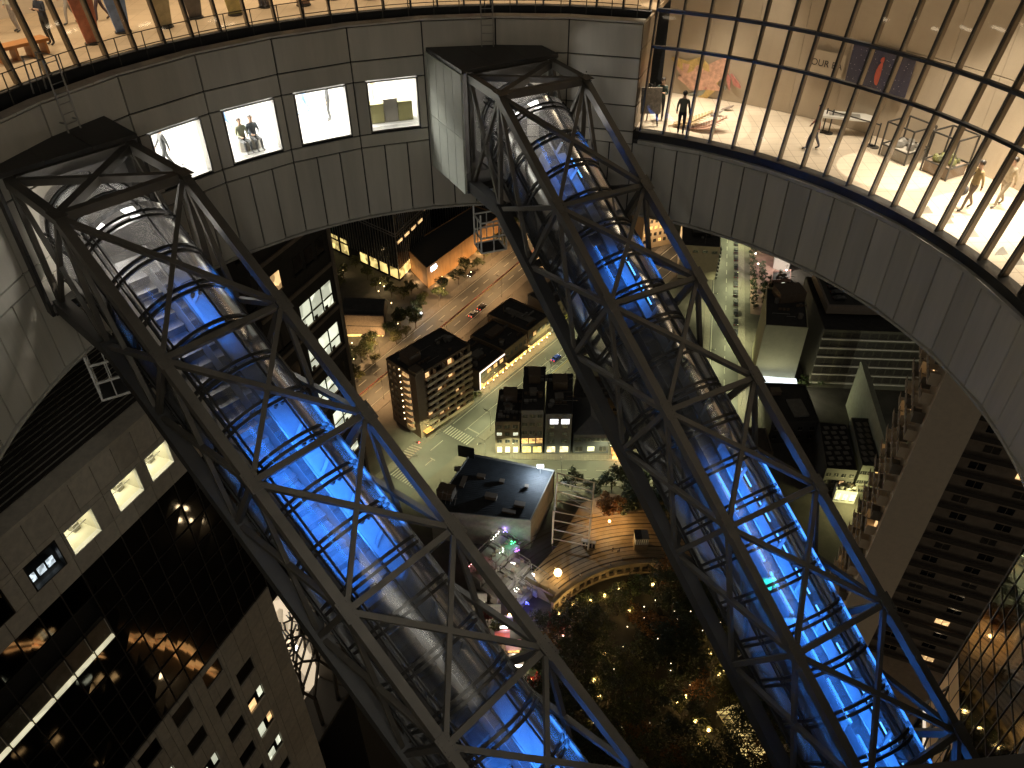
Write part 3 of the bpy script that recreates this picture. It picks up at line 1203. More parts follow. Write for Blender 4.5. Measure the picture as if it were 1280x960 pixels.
UC = 26.95
UL = -2.0
g_ = 0.022
st = MB()
TW = [(21.4, 23.25), (18.9, 20.8), (15.7, 17.6), (13.3, 15.2), (10.1, 12.0)]
rows = [(-30.45, -28.42), (-30.8, -30.45), (-32.68, -30.8), (-34.0, -32.68)]
cols = []
u = UC
while u > UL:
    cols.append((u - 1.42, u))
    u -= 1.42
for ri, (z0, z1) in enumerate(rows):
    for (a, b) in cols:
        pieces = [(a, b)]
        if ri == 2:
            for (w0, w1) in TW:
                nx = []
                for (p, q) in pieces:
                    if q <= w0 or p >= w1:
                        nx.append((p, q))
                    else:
                        if p < w0:
                            nx.append((p, w0))
                        if q > w1:
                            nx.append((w1, q))
                pieces = nx
        for p, q in pieces:
            if q - p > 0.1:
                facebox(st, p + g_, q - g_, Z0 + z0 + g_, Z0 + z1 - g_, NT - 0.1, NT)
# lower stone with punched windows
LW = []
for k in range(9):
    zt_ = -49.75 - 3.86 * k
    for ci, (a, b) in enumerate(((21.65, 23.5), (19.2, 21.0), (16.15, 17.9), (13.0, 14.8), (10.4, 12.2))):
        if ci == 0 and k == 0:
            continue
        sh = 0.0 if ci else 0.35
        LW.append((a, b, zt_ - 1.75 + sh, zt_ + sh))
z = -49.2
rr_ = 0
while z > -92:
    z1, z0 = z, z - 1.93
    for (a, b) in cols:
        pieces = [(a, b, z0, z1)]
        for (w0, w1, y0, y1) in LW:
            nx = []
            for (p, q, r0, r1) in pieces:
                if q <= w0 + 1e-3 or p >= w1 - 1e-3 or r1 <= y0 + 1e-3 or r0 >= y1 - 1e-3:
                    nx.append((p, q, r0, r1))
                    continue
                if p < w0:
                    nx.append((p, w0, r0, r1))
                if q > w1:
                    nx.append((w1, q, r0, r1))
                pm_, qm_ = max(p, w0), min(q, w1)
                if r1 > y1:
                    nx.append((pm_, qm_, y1, r1))
                if r0 < y0:
                    nx.append((pm_, qm_, r0, y0))
            pieces = nx
        for (p, q, r0, r1) in pieces:
            if q - p > 0.06 and r1 - r0 > 0.06:
                facebox(st, p + g_, q - g_, Z0 + r0 + g_, Z0 + r1 - g_, NT - 0.1, NT)
    z -= 1.93
for z0 in range(0, 80, 4):      # side wall at the far corner
    for k in range(8):
        facebox(st, UC - 0.09, UC + 0.01, Z0 - 92 + z0 * 0.8 + g_, Z0 - 92 + z0 * 0.8 + 3.18, NT - 0.12 - (k + 1) * 2.8 + g_, NT - 0.12 - k * 2.8)
st.build('stone_cladding', M_STONE, otw)
bk = MB()
facebox(bk, UL, UC - 0.12, 0, Z0 - 92, NT - 26, NT - 0.02)
facebox(bk, UL, UC - 0.12, Z0 - 92.0, Z0 - 49.25, NT - 26, NT - 0.6)
facebox(bk, UL, UC - 0.12, Z0 - 49.25, Z0 - 34.02, NT - 26, NT - 0.5)
facebox(bk, UL, UC - 0.12, Z0 - 34.02, Z0 - 28.6, NT - 26, NT - 3.5)
# solid pieces between the upper window rooms
edges = sorted([w for q in TW for w in q])
prev = UL
for a, b in sorted(TW):
    facebox(bk, prev, a - 0.02, Z0 - 33.95, Z0 - 28.6, NT - 3.49, NT - 0.12)
    prev = b + 0.02
facebox(bk, prev, UC - 0.12, Z0 - 33.95, Z0 - 28.6, NT - 3.49, NT - 0.12)
for a, b in TW:
    facebox(bk, a - 0.019, b + 0.019, Z0 - 30.78, Z0 - 28.6, NT - 3.49, NT - 0.12)
    facebox(bk, a - 0.019, b + 0.019, Z0 - 33.95, Z0 - 32.7, NT - 3.49, NT - 0.12)
bk.build('core', M_DARK, otw)
# upper windows, lit rooms behind
for i, (a, b) in enumerate(TW):
    f = MB()
    z0, z1 = Z0 - 32.66, Z0 - 30.82
    for (p, q, r0, r1) in ((a, a + 0.06, z0, z1), (b - 0.06, b, z0, z1), (a + 0.06, b - 0.06, z0, z0 + 0.06), (a + 0.06, b - 0.06, z1 - 0.06, z1)):
        facebox(f, p, q, r0, r1, NT - 0.3, NT + 0.012)
    wdw = f.build('window', M_WHITE if i < 3 else M_FRAME, otw)
    rm = MB()
    lit = i < 3
    facebox(rm, a + 0.0, b - 0.0, z0 - 0.02, z0 - 0.005, NT - 3.4, NT - 0.31)
    facebox(rm, a - 0.01, b + 0.01, z0, z1, NT - 3.45, NT - 3.4)
    facebox(rm, a - 0.015, a, z0, z1, NT - 3.4, NT - 0.31)
    facebox(rm, b, b + 0.015, z0, z1, NT - 3.4, NT - 0.31)
    rm.build('room', M_ROOM if lit else M_BRICKD, wdw)
    lm = MB()
    if lit:
        facebox(lm, a + 0.3, b - 0.3, z1 - 0.02, z1 - 0.005, NT - 2.6, NT - 0.6)
        light('office_light', 'AREA', UN((a + b) / 2, NT - 1.5, z1 - 0.06), (62, 52, 44)[i], (1, 0.93, 0.66), otw, 1.3)
        lm.build('ceiling_light', E_ROOM, wdw)
        fb = MB()
        facebox(fb, a + 0.05, b - 0.05, z0 + 0.55, z0 + 0.6, NT - 0.9, NT - 0.86)
        facebox(fb, a + 0.4, a + 0.9, z0, z0 + 0.75, NT - 2.4, NT - 1.8)
        facebox(fb, b - 0.7, b - 0.3, z0, z0 + 0.5, NT - 1.7, NT - 1.2)
        fb.build('furniture', M_METAL, wdw)
    else:
        if i == 3:
            for q in (0.15, 0.75, 1.3):
                facebox(lm, a + q, a + q + 0.42, z0 + 0.12, z0 + 0.62, NT - 0.6, NT - 0.56)
            lm.build('lit_cabinet', emit('cabinet_light', (0.8, 0.92, 1.0), 0.8, 0.7, 5), wdw)
    gp = MB()
    gp.quad(UN(a + 0.06, NT - 0.05, z0 + 0.06), UN(b - 0.06, NT - 0.05, z0 + 0.06), UN(b - 0.06, NT - 0.05, z1 - 0.06), UN(a + 0.06, NT - 0.05, z1 - 0.06))
    gp.build('pane', M_GLASS, wdw)
# lower windows
for i, (a, b, z0, z1) in enumerate(LW):
    f = MB()
    facebox(f, a + 0.012, b - 0.012, Z0 + z0 + 0.012, Z0 + z1 - 0.012, NT - 0.2, NT - 0.14, 0)
    m_ = M_DARKGLASS
    wdw = f.build('window', m_, otw)
    sl_ = MB()
    for (p, q, r0, r1) in ((a, a + 0.05, z0, z1), (b - 0.05, b, z0, z1), (a + 0.05, b - 0.05, z0, z0 + 0.05)):
        facebox(sl_, p + 0.013, q - 0.013 if q - p < 1 else q, Z0 + r0 + 0.013, Z0 + r1 - 0.013, NT - 0.13, NT - 0.03)
    sl_.build('window_frame', M_STONE, wdw)
    if i in (7, 11, 16, 17, 21, 26, 12, 31, 3, 14, 22, 36, 27, 19, 33, 9, 13, 23, 28, 29, 34):
        lt = MB()
        w_ = (b - a)
        facebox(lt, a + 0.1, a + 0.1 + w_ * random.uniform(0.3, 0.5), Z0 + z0 + 0.1, Z0 + z0 + random.uniform(0.8, 1.6), NT - 0.135, NT - 0.12)
        lt2 = MB()
        facebox(lt2, a + w_ * 0.68, b - 0.12, Z0 + z0 + 0.5, Z0 + z1 - 0.2, NT - 0.135, NT - 0.12)
        lt2.build('lit_blind', E_WINW if i % 2 else E_WIN, wdw)
        lt.build('lit_blind', E_WINW if i % 3 else E_WIN, wdw)
# curtain wall of mirror glass: panes slightly out of true so that reflections break up
cwm = MB()
vz = [-34.02 - 1.9 * k for k in range(9)]
for (a, b) in cols:
    for k in range(8):
        z1, z0 = vz[k], vz[k + 1]
        if z0 < -49.25:
            z0 = -49.2
        if -39.75 < z0 < -37.7 and b < 16.85:
            continue
        e = [random.uniform(-0.006, 0.006) for _ in range(2)]
        cwm.quad(UN(a, NT - 0.12 + e[0], Z0 + z0), UN(b, NT - 0.12 - e[0], Z0 + z0), UN(b, NT - 0.12 + e[1], Z0 + z1), UN(a, NT - 0.12 - e[1], Z0 + z1))
cwm.build('curtain_wall', M_DARKGLASS, otw)
ml = MB()
for (a, b) in cols:
    facebox(ml, b - 0.025, b + 0.025, Z0 - 49.18, Z0 - 34.03, NT - 0.11, NT - 0.05)
for z in vz[1:8]:
    facebox(ml, UL, UC, Z0 + z - 0.02, Z0 + z + 0.02, NT - 0.109, NT - 0.055)
ml.build('mullion_grid', mat('mullion_dark', (0.05, 0.045, 0.04), 0.5), otw)
for (a, b) in cols:
    if b < 16.95 and a > 2:
        f = MB()
        facebox(f, a + 0.05, b - 0.05, Z0 - 39.35, Z0 - 37.86, NT - 0.35, NT - 0.14)
        wdw = f.build('window', mat('strip_window', (.12, .11, .085), .25, 0, .5, .8), otw)
        lt = MB()
        facebox(lt, a + 0.05, b - 0.05, Z0 - 39.68, Z0 - 39.42, NT - 0.3, NT - 0.06)
        lt.build('light_strip', emit('sill_strip', (1.0, 0.92, 0.62), 0.62, 0.25, 1.5), wdw)
        sd = MB()
        facebox(sd, b - 0.1, b - 0.06, Z0 - 39.35, Z0 - 37.86, NT - 0.135, NT - 0.09)
        sd.build('jamb', M_STONE, wdw)
# roof, louvred strip, dark recessed storey under the ring
rf = MB()
facebox(rf, UL, UC, Z0 - 28.59, Z0 - 28.35, NT - 26, NT + 0.03)
rf.build('parapet', M_STONE, otw)
lv = MB()
for k in range(14):
    facebox(lv, UL, UC - 1, Z0 - 28.3 + 0.02 * k, Z0 - 28.22 + 0.02 * k, NT - 1.4 - 0.42 * k, NT - 1.15 - 0.42 * k)
lv.build('louvre', M_BRICKD, otw)
rs = MB()
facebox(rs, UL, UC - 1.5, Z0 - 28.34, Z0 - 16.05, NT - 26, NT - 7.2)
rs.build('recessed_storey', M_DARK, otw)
for k in range(9):
    f = MB()
    facebox(f, 2 + k * 2.6, 2 + k * 2.6 + 0.1, Z0 - 28, Z0 - 17, NT - 7.19, NT - 7.0)
    f.build('pilaster', M_BRICKD, otw)
    if k in (5, 7):
        f = MB()
        for q in (0.4, 1.5):
            facebox(f, 2 + k * 2.6 + q, 2 + k * 2.6 + q + 0.06, Z0 - 27.9, Z0 - 25.3, NT - 7.19, NT - 7.1)
        facebox(f, 2 + k * 2.6 + 0.46, 2 + k * 2.6 + 1.5, Z0 - 25.36, Z0 - 25.3, NT - 7.19, NT - 7.1)
        f.build('door_frame', M_CONC, otw)

# ---- dark block next to it
N2 = -7.123 - 27.0
blk = thing('office_block', 'dark brick office block with square windows, a few lit white, behind the left bridge', 'building', UN(38, N2 - 9, 0))
b = MB()
facebox(b, 36.0, 45.2, 0, Z0 - 20, N2 - 18, N2)
b.build('wall', M_BRICKD, blk)
b = MB()
facebox(b, 45.2, 45.5, 0, Z0 - 20, N2 - 18, N2 + 0.15)
b.build('corner_fin', M_HIRISED, blk)
lit_ = {(0, 0): 1, (0, 1): 1, (0, 2): 1, (1, 0): 1, (1, 1): 1, (1, 2): 1, (2, 1): 1, (2, 2): 1, (2, 0): 0, (3, 0): 1, (3, 1): 1, (4, 0): 1, (5, 1): 1}
for k in range(-3, 9):
    for g in range(2):
        for j in range(3):
            z1 = -33.0 - 4.0 * k
            u1 = 44.55 - j * 1.47 - g * 5.6
            f = MB()
            lit = g == 0 and lit_.get((k, j), 0)
            w2 = 0.62 if k >= 0 else 0.5
            hh = 2.1 if k >= 0 else 1.4
            facebox(f, u1 - 2 * w2, u1, Z0 + z1 - hh, Z0 + z1, N2 - 0.02, N2 + 0.02)
            fr = f.build('window', (E_WINW if lit else (E_WIN if (k == -2 and g == 0 and j != 1) or (k == -1 and g == 1 and j == 0) else M_WINDARK)), blk)
            s_ = MB()
            facebox(s_, u1 - 2 * w2 - 0.1, u1 + 0.1, Z0 + z1 - hh - 0.12, Z0 + z1 - hh - 0.005, N2 - 0.02, N2 + 0.16)
            if lit:
                facebox(s_, u1 - 2 * w2, u1, Z0 + z1 - hh * 0.62, Z0 + z1 - hh * 0.54, N2 + 0.021, N2 + 0.05)
                facebox(s_, u1 - 2 * w2, u1 - 1.3 * w2, Z0 + z1 - hh, Z0 + z1 - hh * 0.85, N2 + 0.021, N2 + 0.06)
            s_.build('sill', M_BRICKW if lit else M_BRICKD, fr)
for k in range(-3, 9):
    f = MB()
    facebox(f, 36.1, 45.1, Z0 - 35.9 - 4.0 * k, Z0 - 35.6 - 4.0 * k, N2 + 0.002, N2 + 0.12)
    f.build('string_course', M_HIRISED, blk)

# ---- residential high-rise on the right
HU, HN = 102.5, 22.77
hr = thing('apartment_tower', 'tall brown apartment tower with a blank beige strip, stacked balconies and a few amber windows', 'building', UN(HU + 10, HN + 15, 0))
HT = Z0 - 42
b = MB()
facebox(b, HU, HU + 17.5, 0, HT, HN, HN + 6.3)
b.build('blank_wall', M_HIRISE, hr)
b = MB()
facebox(b, HU + 1.6, HU + 16, 0, HT - 2, HN + 6.31, HN + 38)
b.build('wall', M_HIRISED, hr)
for k in range(30):
    zt_ = -46 - 3.6 * k
    if zt_ < -150:
        break
    # balconies on the left flank
    for j in range(4):
        f = MB()
        u0 = HU + 1.5 + j * 4.0
        z0 = Z0 + zt_
        facebox(f, u0, u0 + 3.5, z0 - 0.15, z0, HN - 1.5, HN - 0.004)
        facebox(f, u0, u0 + 0.12, z0 + 0.002, z0 + 1.9, HN - 1.5, HN - 0.004)
        bl = f.build('balcony', M_HIRISE if (j + k) % 3 else M_CONC, hr)
        q = MB()
        facebox(q, u0 + 0.13, u0 + 3.5, z0 + 0.002, z0 + 1.05, HN - 1.5, HN - 1.42)
        q.build('balcony_front', M_HIRISED, bl)
        if (j * 7 + k * 5) % 11 == 3:
            q = MB()
            facebox(q, u0 + 0.5, u0 + 2.6, z0 + 0.1, z0 + 2.2, HN - 0.06, HN - 0.006)
            q.build('balcony_window', E_WIN, bl)
FW = HU + 1.6
for k in range(24):
    zt_ = Z0 - 47 - 3.6 * k
    f = MB()
    facebox(f, FW - 1.1, FW - 0.003, zt_ - 2.75, zt_ - 2.6, HN + 6.4, HN + 37.5)
    sl_ = f.build('walkway', M_HIRISED, hr)
    q = MB()
    facebox(q, FW - 1.1, FW - 1.03, zt_ - 2.6, zt_ - 1.75, HN + 6.4, HN + 37.5)
    q.build('walkway_front', M_BRICKD, sl_)
    for j in range(4):
        n0 = HN + 8.2 + j * 6.4 + (0.8 if k % 2 else 0)
        f = MB()
        facebox(f, FW - 0.05, FW - 0.004, zt_ - 1.55, zt_ - 0.25, n0, n0 + 2.2)
        lit = (k, j) in ((14, 2), (16, 2), (20, 1), (22, 2), (23, 1), (10, 1), (12, 3), (9, 1), (21, 3))
        wdw = f.build('window', E_WIN if lit else (M_WINDARK if (k + j) % 3 else M_WINCURT), hr)
        q = MB()
        facebox(q, FW - 0.1, FW - 0.052, zt_ - 1.55, zt_ - 0.25, n0 + 1.06, n0 + 1.14)
        q.build('window_bar', M_HIRISED, wdw)

# ---- mirror-glass flank of the near right tower, bottom right
N3 = -7.123 + 24.0
rt = thing('glass_tower', 'dark mirror-glass tower flank with a reflected diamond lattice at the lower right', 'tower', UN(24, N3 + 8, 0))
b = MB()
facebox(b, 5, 40.55, 0, Z0 - 28, N3 + 0.05, N3 + 20)
b.build('core', M_DARK, rt)
b = MB()
for i in range(25):
    for k in range(34):
        u0, z1 = 5 + i * 1.42, Z0 - 28 - k * 1.95
        e = random.uniform(-0.006, 0.006)
        b.quad(UN(u0, N3 + e, z1 - 1.95), UN(u0, N3, z1), UN(u0 + 1.42, N3 - e, z1), UN(u0 + 1.42, N3, z1 - 1.95))
b.build('curtain_wall', M_DARKGLASS, rt)
b = MB()
for i in range(26):
    facebox(b, 5 + i * 1.42 - 0.02, 5 + i * 1.42 + 0.02, Z0 - 95, Z0 - 28, N3 - 0.05, N3 - 0.01)
for k in range(34):
    facebox(b, 5, 40.5, Z0 - 28 - k * 1.95 - 0.02, Z0 - 28 - k * 1.95 + 0.02, N3 - 0.048, N3 - 0.012)
b.build('mullion_grid', M_FRAME, rt)
b = MB()
facebox(b, 40.56, 40.7, 0, Z0 - 28, N3 - 0.06, N3 + 20)
b.build('corner_trim', M_CONC, rt)
# unseen lit panes and orange zigzag added for the left tower's glass to mirror
rnw = random.Random(9)
for k in range(60):
    u0 = rnw.uniform(8, 36)
    z0 = Z0 - 60 - 3.9 * rnw.randint(0, 17)
    b = MB()
    facebox(b, u0, u0 + rnw.uniform(.8, 2.2), z0, z0 + rnw.uniform(.5, 1.4), N3 - 0.02, N3 + 0.02)
    b.build('mirrored_pane', (E_WIN, E_WINW, E_WIN)[k % 3], rt)
zz_ = [(26.6, -86.7), (28.2, -88), (30.4, -90.5), (33.2, -95.5), (36.0, -101)]  # glowing bars added so that an orange zigzag is mirrored
for k in range(len(zz_) - 1):
    b = MB()
    for dz in (0, 1.1):
        b.bar(UN(zz_[k][0], N3 - .12, Z0 + zz_[k][1] + dz), UN(zz_[k + 1][0], N3 - .12, Z0 + zz_[k + 1][1] + dz), .25, .35, NV)
    b.build('mirrored_glow', emit('zigzag_orange', (1, .5, .18), 1.6, .5, .8), rt)
# bars before the glass, drawn in as the truss's reflection
b = MB()
for k in range(9):
    for s in (-1, 1):
        b.bar(UN(38 - k * 2.2, N3 - 0.5, Z0 - 50), UN(38 - k * 2.2 + s * 6, N3 - 0.5, Z0 - 68), 0.12, 0.12, NV)
b.build('lattice', M_STEELD, rt)
b = MB()
facebox(b, 34.2, 40.3, Z0 - 56.2, Z0 - 49.5, N3 - 0.012, N3 + 0.03)
b.build('gallery_reflection', emit('reflection_glow', (0.55, 0.32, 0.13), 0.16, 0.5, 0.5), rt)  # glowing panel stands in for the gallery's warm reflection in the glass
b = MB()
facebox(b, 36.5, 40.2, Z0 - 56.5, Z0 - 56.25, N3 - 0.2, N3 - 0.05)
b.build('light_strip', emit('reflection_strip', (1, 0.85, 0.65), 0.8), rt)  # glowing strip added to the same warm reflection

# ---- service cages hung under the ring
def cage(label, p, rz):
    t = thing('service_cage', label, 'cage', p, rz)
    for k, (a, c) in enumerate((((-.6, -.5), (.6, -.5)), ((.6, -.5), (.6, .5)), ((.6, .5), (-.6, .5)), ((-.6, .5), (-.6, -.5)))):
        b = MB()
        for z in (0, 0.75, 1.5):
            b.bar((a[0], a[1], z), (c[0], c[1], z), 0.06, 0.06)
        b.bar((a[0], a[1], 0.03), (a[0], a[1], 1.9), 0.06, 0.06, (1, 0, 0))
        m_ = ((a[0] + c[0]) / 2, (a[1] + c[1]) / 2)
        b.bar((m_[0], m_[1], 0.03), (m_[0], m_[1], 1.5), 0.04, 0.04, (1, 0, 0))
        o = b.build('cage_side', M_WHITE)
        o.parent = t
    b = MB()
    b.abox(-.55, -.45, -0.04, .55, .45, 0.0)
    o = b.build('cage_floor', M_STEELD)
    o.parent = t
pA = ray(612, 262)
pA = pA * (16.1 / -pA.z)
cage('white framed service cage hung under the ring beside the right escalator bridge', (pA.x, pA.y, CAMZ - 17.95), R(20))
pB = ray(122, 432)
pB = pB * (16.1 / -pB.z)
cage('grey service cage hung under the ring beside the left escalator bridge', (pB.x, pB.y, CAMZ - 17.95), R(-60))

# ================================================================== the ground: roads, pavements, markings
def city_light(name, p, power, col, parent=None, size=0.3):
    return light(name, 'POINT', p, power, col, parent, size)


M_GROUND = mat('ground_paving', (0.085, 0.075, 0.062), 0.85, 0, 0.3, 0.25, 0.2)
M_ASPH = mat('asphalt', (0.06, 0.058, 0.052), 0.75, 0, 0.25, 0.3, 0.15)
M_PAVE = tiled('pavement_slab', (0.17, 0.15, 0.125), (0.09, 0.08, 0.07), 0.9, 0.9, 0.03, 0.8, 0.12)
M_LINE = mat('road_paint', (0.72, 0.70, 0.60), 0.6, 0, 0.15, 2)
M_YELLOW = mat('road_paint_yellow', (0.65, 0.48, 0.12), 0.6, 0, 0.15, 2)
g = MB()
g.abox(-2500, -1500, -1.0, 2500, 3500, 0)
struct('ground', g, M_GROUND)


def vec2(x, y):
    return Vector((x, y, 0))


def strip(mb, p, q, wd, z, mi=0):
    d = (q - p).normalized()
    s = Vector((d.y, -d.x, 0)) * wd / 2
    mb.quad(p - s + Vector((0, 0, z)), p + s + Vector((0, 0, z)), q + s + Vector((0, 0, z)), q - s + Vector((0, 0, z)), mi)


def along(p, q, t, off=0.0):
    d = (q - p).normalized()
    return p + d * t + Vector((d.y, -d.x, 0)) * off


B0, B1 = vec2(-34.1, 241.5) - vec2(.528, .849) * 220, vec2(-34.1, 241.5) + vec2(.528, .849) * 220
S0, S1 = vec2(-36.5, 166.0), vec2(17.9, 235.8) + vec2(.61, .793) * 160
C0, C1 = vec2(-14, 175.5), vec2(66, 172.5)
T0, T1 = vec2(61.0, 158), vec2(118.5, 412)
for nm, p, q, wd, zz in (('boulevard', B0, B1, 15.5, 0.004), ('side_street', S0, S1, 11.5, 0.008), ('cross_street', C0, C1, 8.5, 0.012), ('avenue', T0, T1, 10.5, 0.016)):
    b = MB()
    strip(b, p, q, wd, zz)
    struct(nm, b, M_ASPH)
pv = MB()


def walk(p, q, t0, t1, off, wd):
    a, b_ = along(p, q, t0, off), along(p, q, t1, off)
    d = (q - p).normalized()
    s = Vector((d.y, -d.x, 0)) * wd / 2
    pv.prism([tuple((a - s)[:2]), tuple((a + s)[:2]), tuple((b_ + s)[:2]), tuple((b_ - s)[:2])], 0.0, 0.13)


LB, LS, LC, LT = (B1 - B0).length, (S1 - S0).length, (C1 - C0).length, (T1 - T0).length
walk(B0, B1, 100, LB, 9.4, 3.2)
walk(B0, B1, 100, LB, -9.6, 3.4)
walk(S0, S1, 24, LS, -7.3, 3.0)
walk(S0, S1, 34, LS, 7.2, 2.8)
walk(S0, S1, 0, 12, -7.2, 2.6)
walk(C0, C1, 13, LC - 2, -5.6, 2.6)
walk(C0, C1, 8, LC - 8, 5.5, 2.4)
walk(T0, T1, 26, LT, -6.4, 2.2)
walk(T0, T1, 26, LT, 6.6, 2.6)
struct('pavement', pv, M_PAVE)
mk = MB()
for t in range(100, int(LB) - 5, 8):
    for off in (-3.6, -0.1 + 3.9):
        strip(mk, along(B0, B1, t, off), along(B0, B1, t + 4.2, off), 0.28, 0.008)
for off in (-7.2, 7.2):
    strip(mk, along(B0, B1, 80, off), along(B0, B1, LB, off), 0.2, 0.009)
strip(mk, along(B0, B1, 60, 0.55), along(B0, B1, LB, 0.55), 0.22, 0.009)
for off in (-5.0, 5.0, 0.1):
    strip(mk, along(S0, S1, 34, off), along(S0, S1, LS - 20, off), 0.2, 0.012)
for t in range(66, 110, 3):
    strip(mk, along(S0, S1, t, 3.4), along(S0, S1, t, 4.9), 0.2, 0.0125)
strip(mk, along(S0, S1, 64, 3.4), along(S0, S1, 110, 3.4), 0.2, 0.013)
strip(mk, along(S0, S1, 35.5, 0.2), along(S0, S1, 35.5, 5.0), 0.5, 0.0125)
for i in range(11):     # zebra crossings
    off = -4.9 + i * 0.98
    strip(mk, along(S0, S1, 29, off), along(S0, S1, 33, off), 0.5, 0.0125)
    strip(mk, along(S0, S1, 4.5, off), along(S0, S1, 8.5, off), 0.5, 0.0125)
for i in range(8):
    off = -3.6 + i * 1.02
    strip(mk, along(C0, C1, 3.5, off), along(C0, C1, 7, off), 0.5, 0.0165)
for i in range(7):
    a = along(S0, S1, 12.5 + i * 1.1, -5.4)
    strip(mk, a, a + vec2(-3.4, 1.6), 0.5, 0.0125)
strip(mk, along(S0, S1, 14, 0.8), along(S0, S1, 17.5, 0.8), 0.3, 0.0125)
strip(mk, along(S0, S1, 17.5, -0.2), along(S0, S1, 17.5, 1.8), 0.3, 0.013)
strip(mk, along(S0, S1, 20, -2.4), along(S0, S1, 26, -2.4), 0.3, 0.0125)
for t in range(10, 60, 6):
    strip(mk, along(C0, C1, t, 0), along(C0, C1, t + 3, 0), 0.18, 0.0165)
strip(mk, along(C0, C1, 14, 3.7), along(C0, C1, LC, 3.7), 0.18, 0.017)
for t in range(10, 250, 7):
    strip(mk, along(T0, T1, t, 0.5), along(T0, T1, t + 3.5, 0.5), 0.2, 0.0205)
strip(mk, along(T0, T1, 20, -4.6), along(T0, T1, LT, -4.6), 0.18, 0.0205)
struct('road_marking', mk, M_LINE)
ym = MB()
strip(ym, along(B0, B1, 60, 0.95), along(B0, B1, LB, 0.95), 0.16, 0.0095)
strip(ym, along(S0, S1, 64, 5.6), along(S0, S1, 100, 5.6), 0.2, 0.013)
struct('road_marking_yellow', ym, M_YELLOW)
br_ = MB()
d_ = (B1 - B0).normalized()
for t in range(90, 400, 9):      # low median barrier
    a, c = along(B0, B1, t, 0.2), along(B0, B1, t + 8.6, 0.2)
    br_.bar(a + Vector((0, 0, 0.35)), c + Vector((0, 0, 0.35)), 0.12, 0.5)
o = br_.build('median_barrier', mat('barrier_maroon', (0.16, 0.05, 0.035), 0.6))
tag(o, 'low maroon barrier running down the middle of the boulevard', 'barrier')


# ================================================================== city buildings
def inset(poly, d):
    c = sum((Vector(p[:2]) for p in poly), Vector((0, 0))) / len(poly)
    return [tuple(Vector(p[:2]) + (c - Vector(p[:2])).normalized() * d) for p in poly]


def building(name, label, poly, h, wm, rm=None, group=None, parapet=0.6, z0=0.0, cat='building'):
    poly = [tuple(p[:2]) for p in poly]
    ar = sum(poly[i][0] * poly[(i + 1) % len(poly)][1] - poly[(i + 1) % len(poly)][0] * poly[i][1] for i in range(len(poly)))
    if ar < 0:
        poly = poly[::-1]
    c = sum((Vector(p) for p in poly), Vector((0, 0))) / len(poly)
    t = thing(name, label, cat, (c.x, c.y, z0), 0, group)
    n = len(poly)
    b = MB()
    vs = [(p[0], p[1], z0) for p in poly] + [(p[0], p[1], z0 + h) for p in poly]
    b.add(vs, [(i, (i + 1) % n, n + (i + 1) % n, n + i) for i in range(n)])
    ip = inset(poly, 0.45)
    vi = [(p[0], p[1], z0 + h) for p in ip] + [(p[0], p[1], z0 + h - parapet) for p in ip]
    top = [(p[0], p[1], z0 + h) for p in poly]
    b.add(top + vi, [(i, (i + 1) % n, n + (i + 1) % n, n + i) for i in range(n)] + [(n + i, n + (i + 1) % n, 2 * n + (i + 1) % n, 2 * n + i) for i in range(n)])
    b.build('wall', wm, t)
    b = MB()
    b.add([(p[0], p[1], z0 + h - parapet + 0.004) for p in ip], [tuple(range(n))])
    b.build('roof', rm or M_ROOF, t)
    t['h'] = h
    rr = random.Random(int(abs(poly[0][0] * 7 + poly[0][1] * 13)) + int(h))
    if rm is None and n == 4 and h > 4:
        P_ = [Vector(q) for q in ip]
        for k in range(rr.randint(7, 12)):
            u_, v_ = rr.uniform(.1, .9), rr.uniform(.1, .9)
            q = P_[0].lerp(P_[1], u_).lerp(P_[3].lerp(P_[2], u_), v_)
            kind = rr.random()
            b = MB()
            zz = z0 + h - parapet + .01
            d1 = (P_[1] - P_[0]).normalized()
            d2 = Vector((-d1.y, d1.x))
            if kind < .5:                         # fan units in short rows
                for j in range(rr.randint(1, 4)):
                    o_ = q + d1 * 1.3 * j
                    b.box((*o_, zz + .4), (*(d1 * .48), 0), (*(d2 * .32), 0), (0, 0, .4))
                    b.tube([(*o_, zz + .81), (*o_, zz + .86)], .26, 8)
            elif kind < .75:                      # pipe runs
                L_ = rr.uniform(2, 6)
                b.tube([(*q, zz), (*q, zz + .35), (*(q + d1 * L_), zz + .35), (*(q + d1 * L_), zz)], .09, 6)
            elif kind < .9:                       # water tank
                b.tube([(*q, zz), (*q, zz + 1.6)], .8, 10)
            else:                                 # mast
                b.tube([(*q, zz), (*q, zz + 4.5)], .06, 5)
                b.bar((*(q - d1 * .8), zz + 3.9), (*(q + d1 * .8), zz + 3.9), .05, .05)
            b.build(('fan_unit' if kind < .5 else 'pipe' if kind < .75 else 'water_tank' if kind < .9 else 'aerial'), (M_METAL, M_CONC, M_BRICKW)[k % 3], t)
    return t, poly


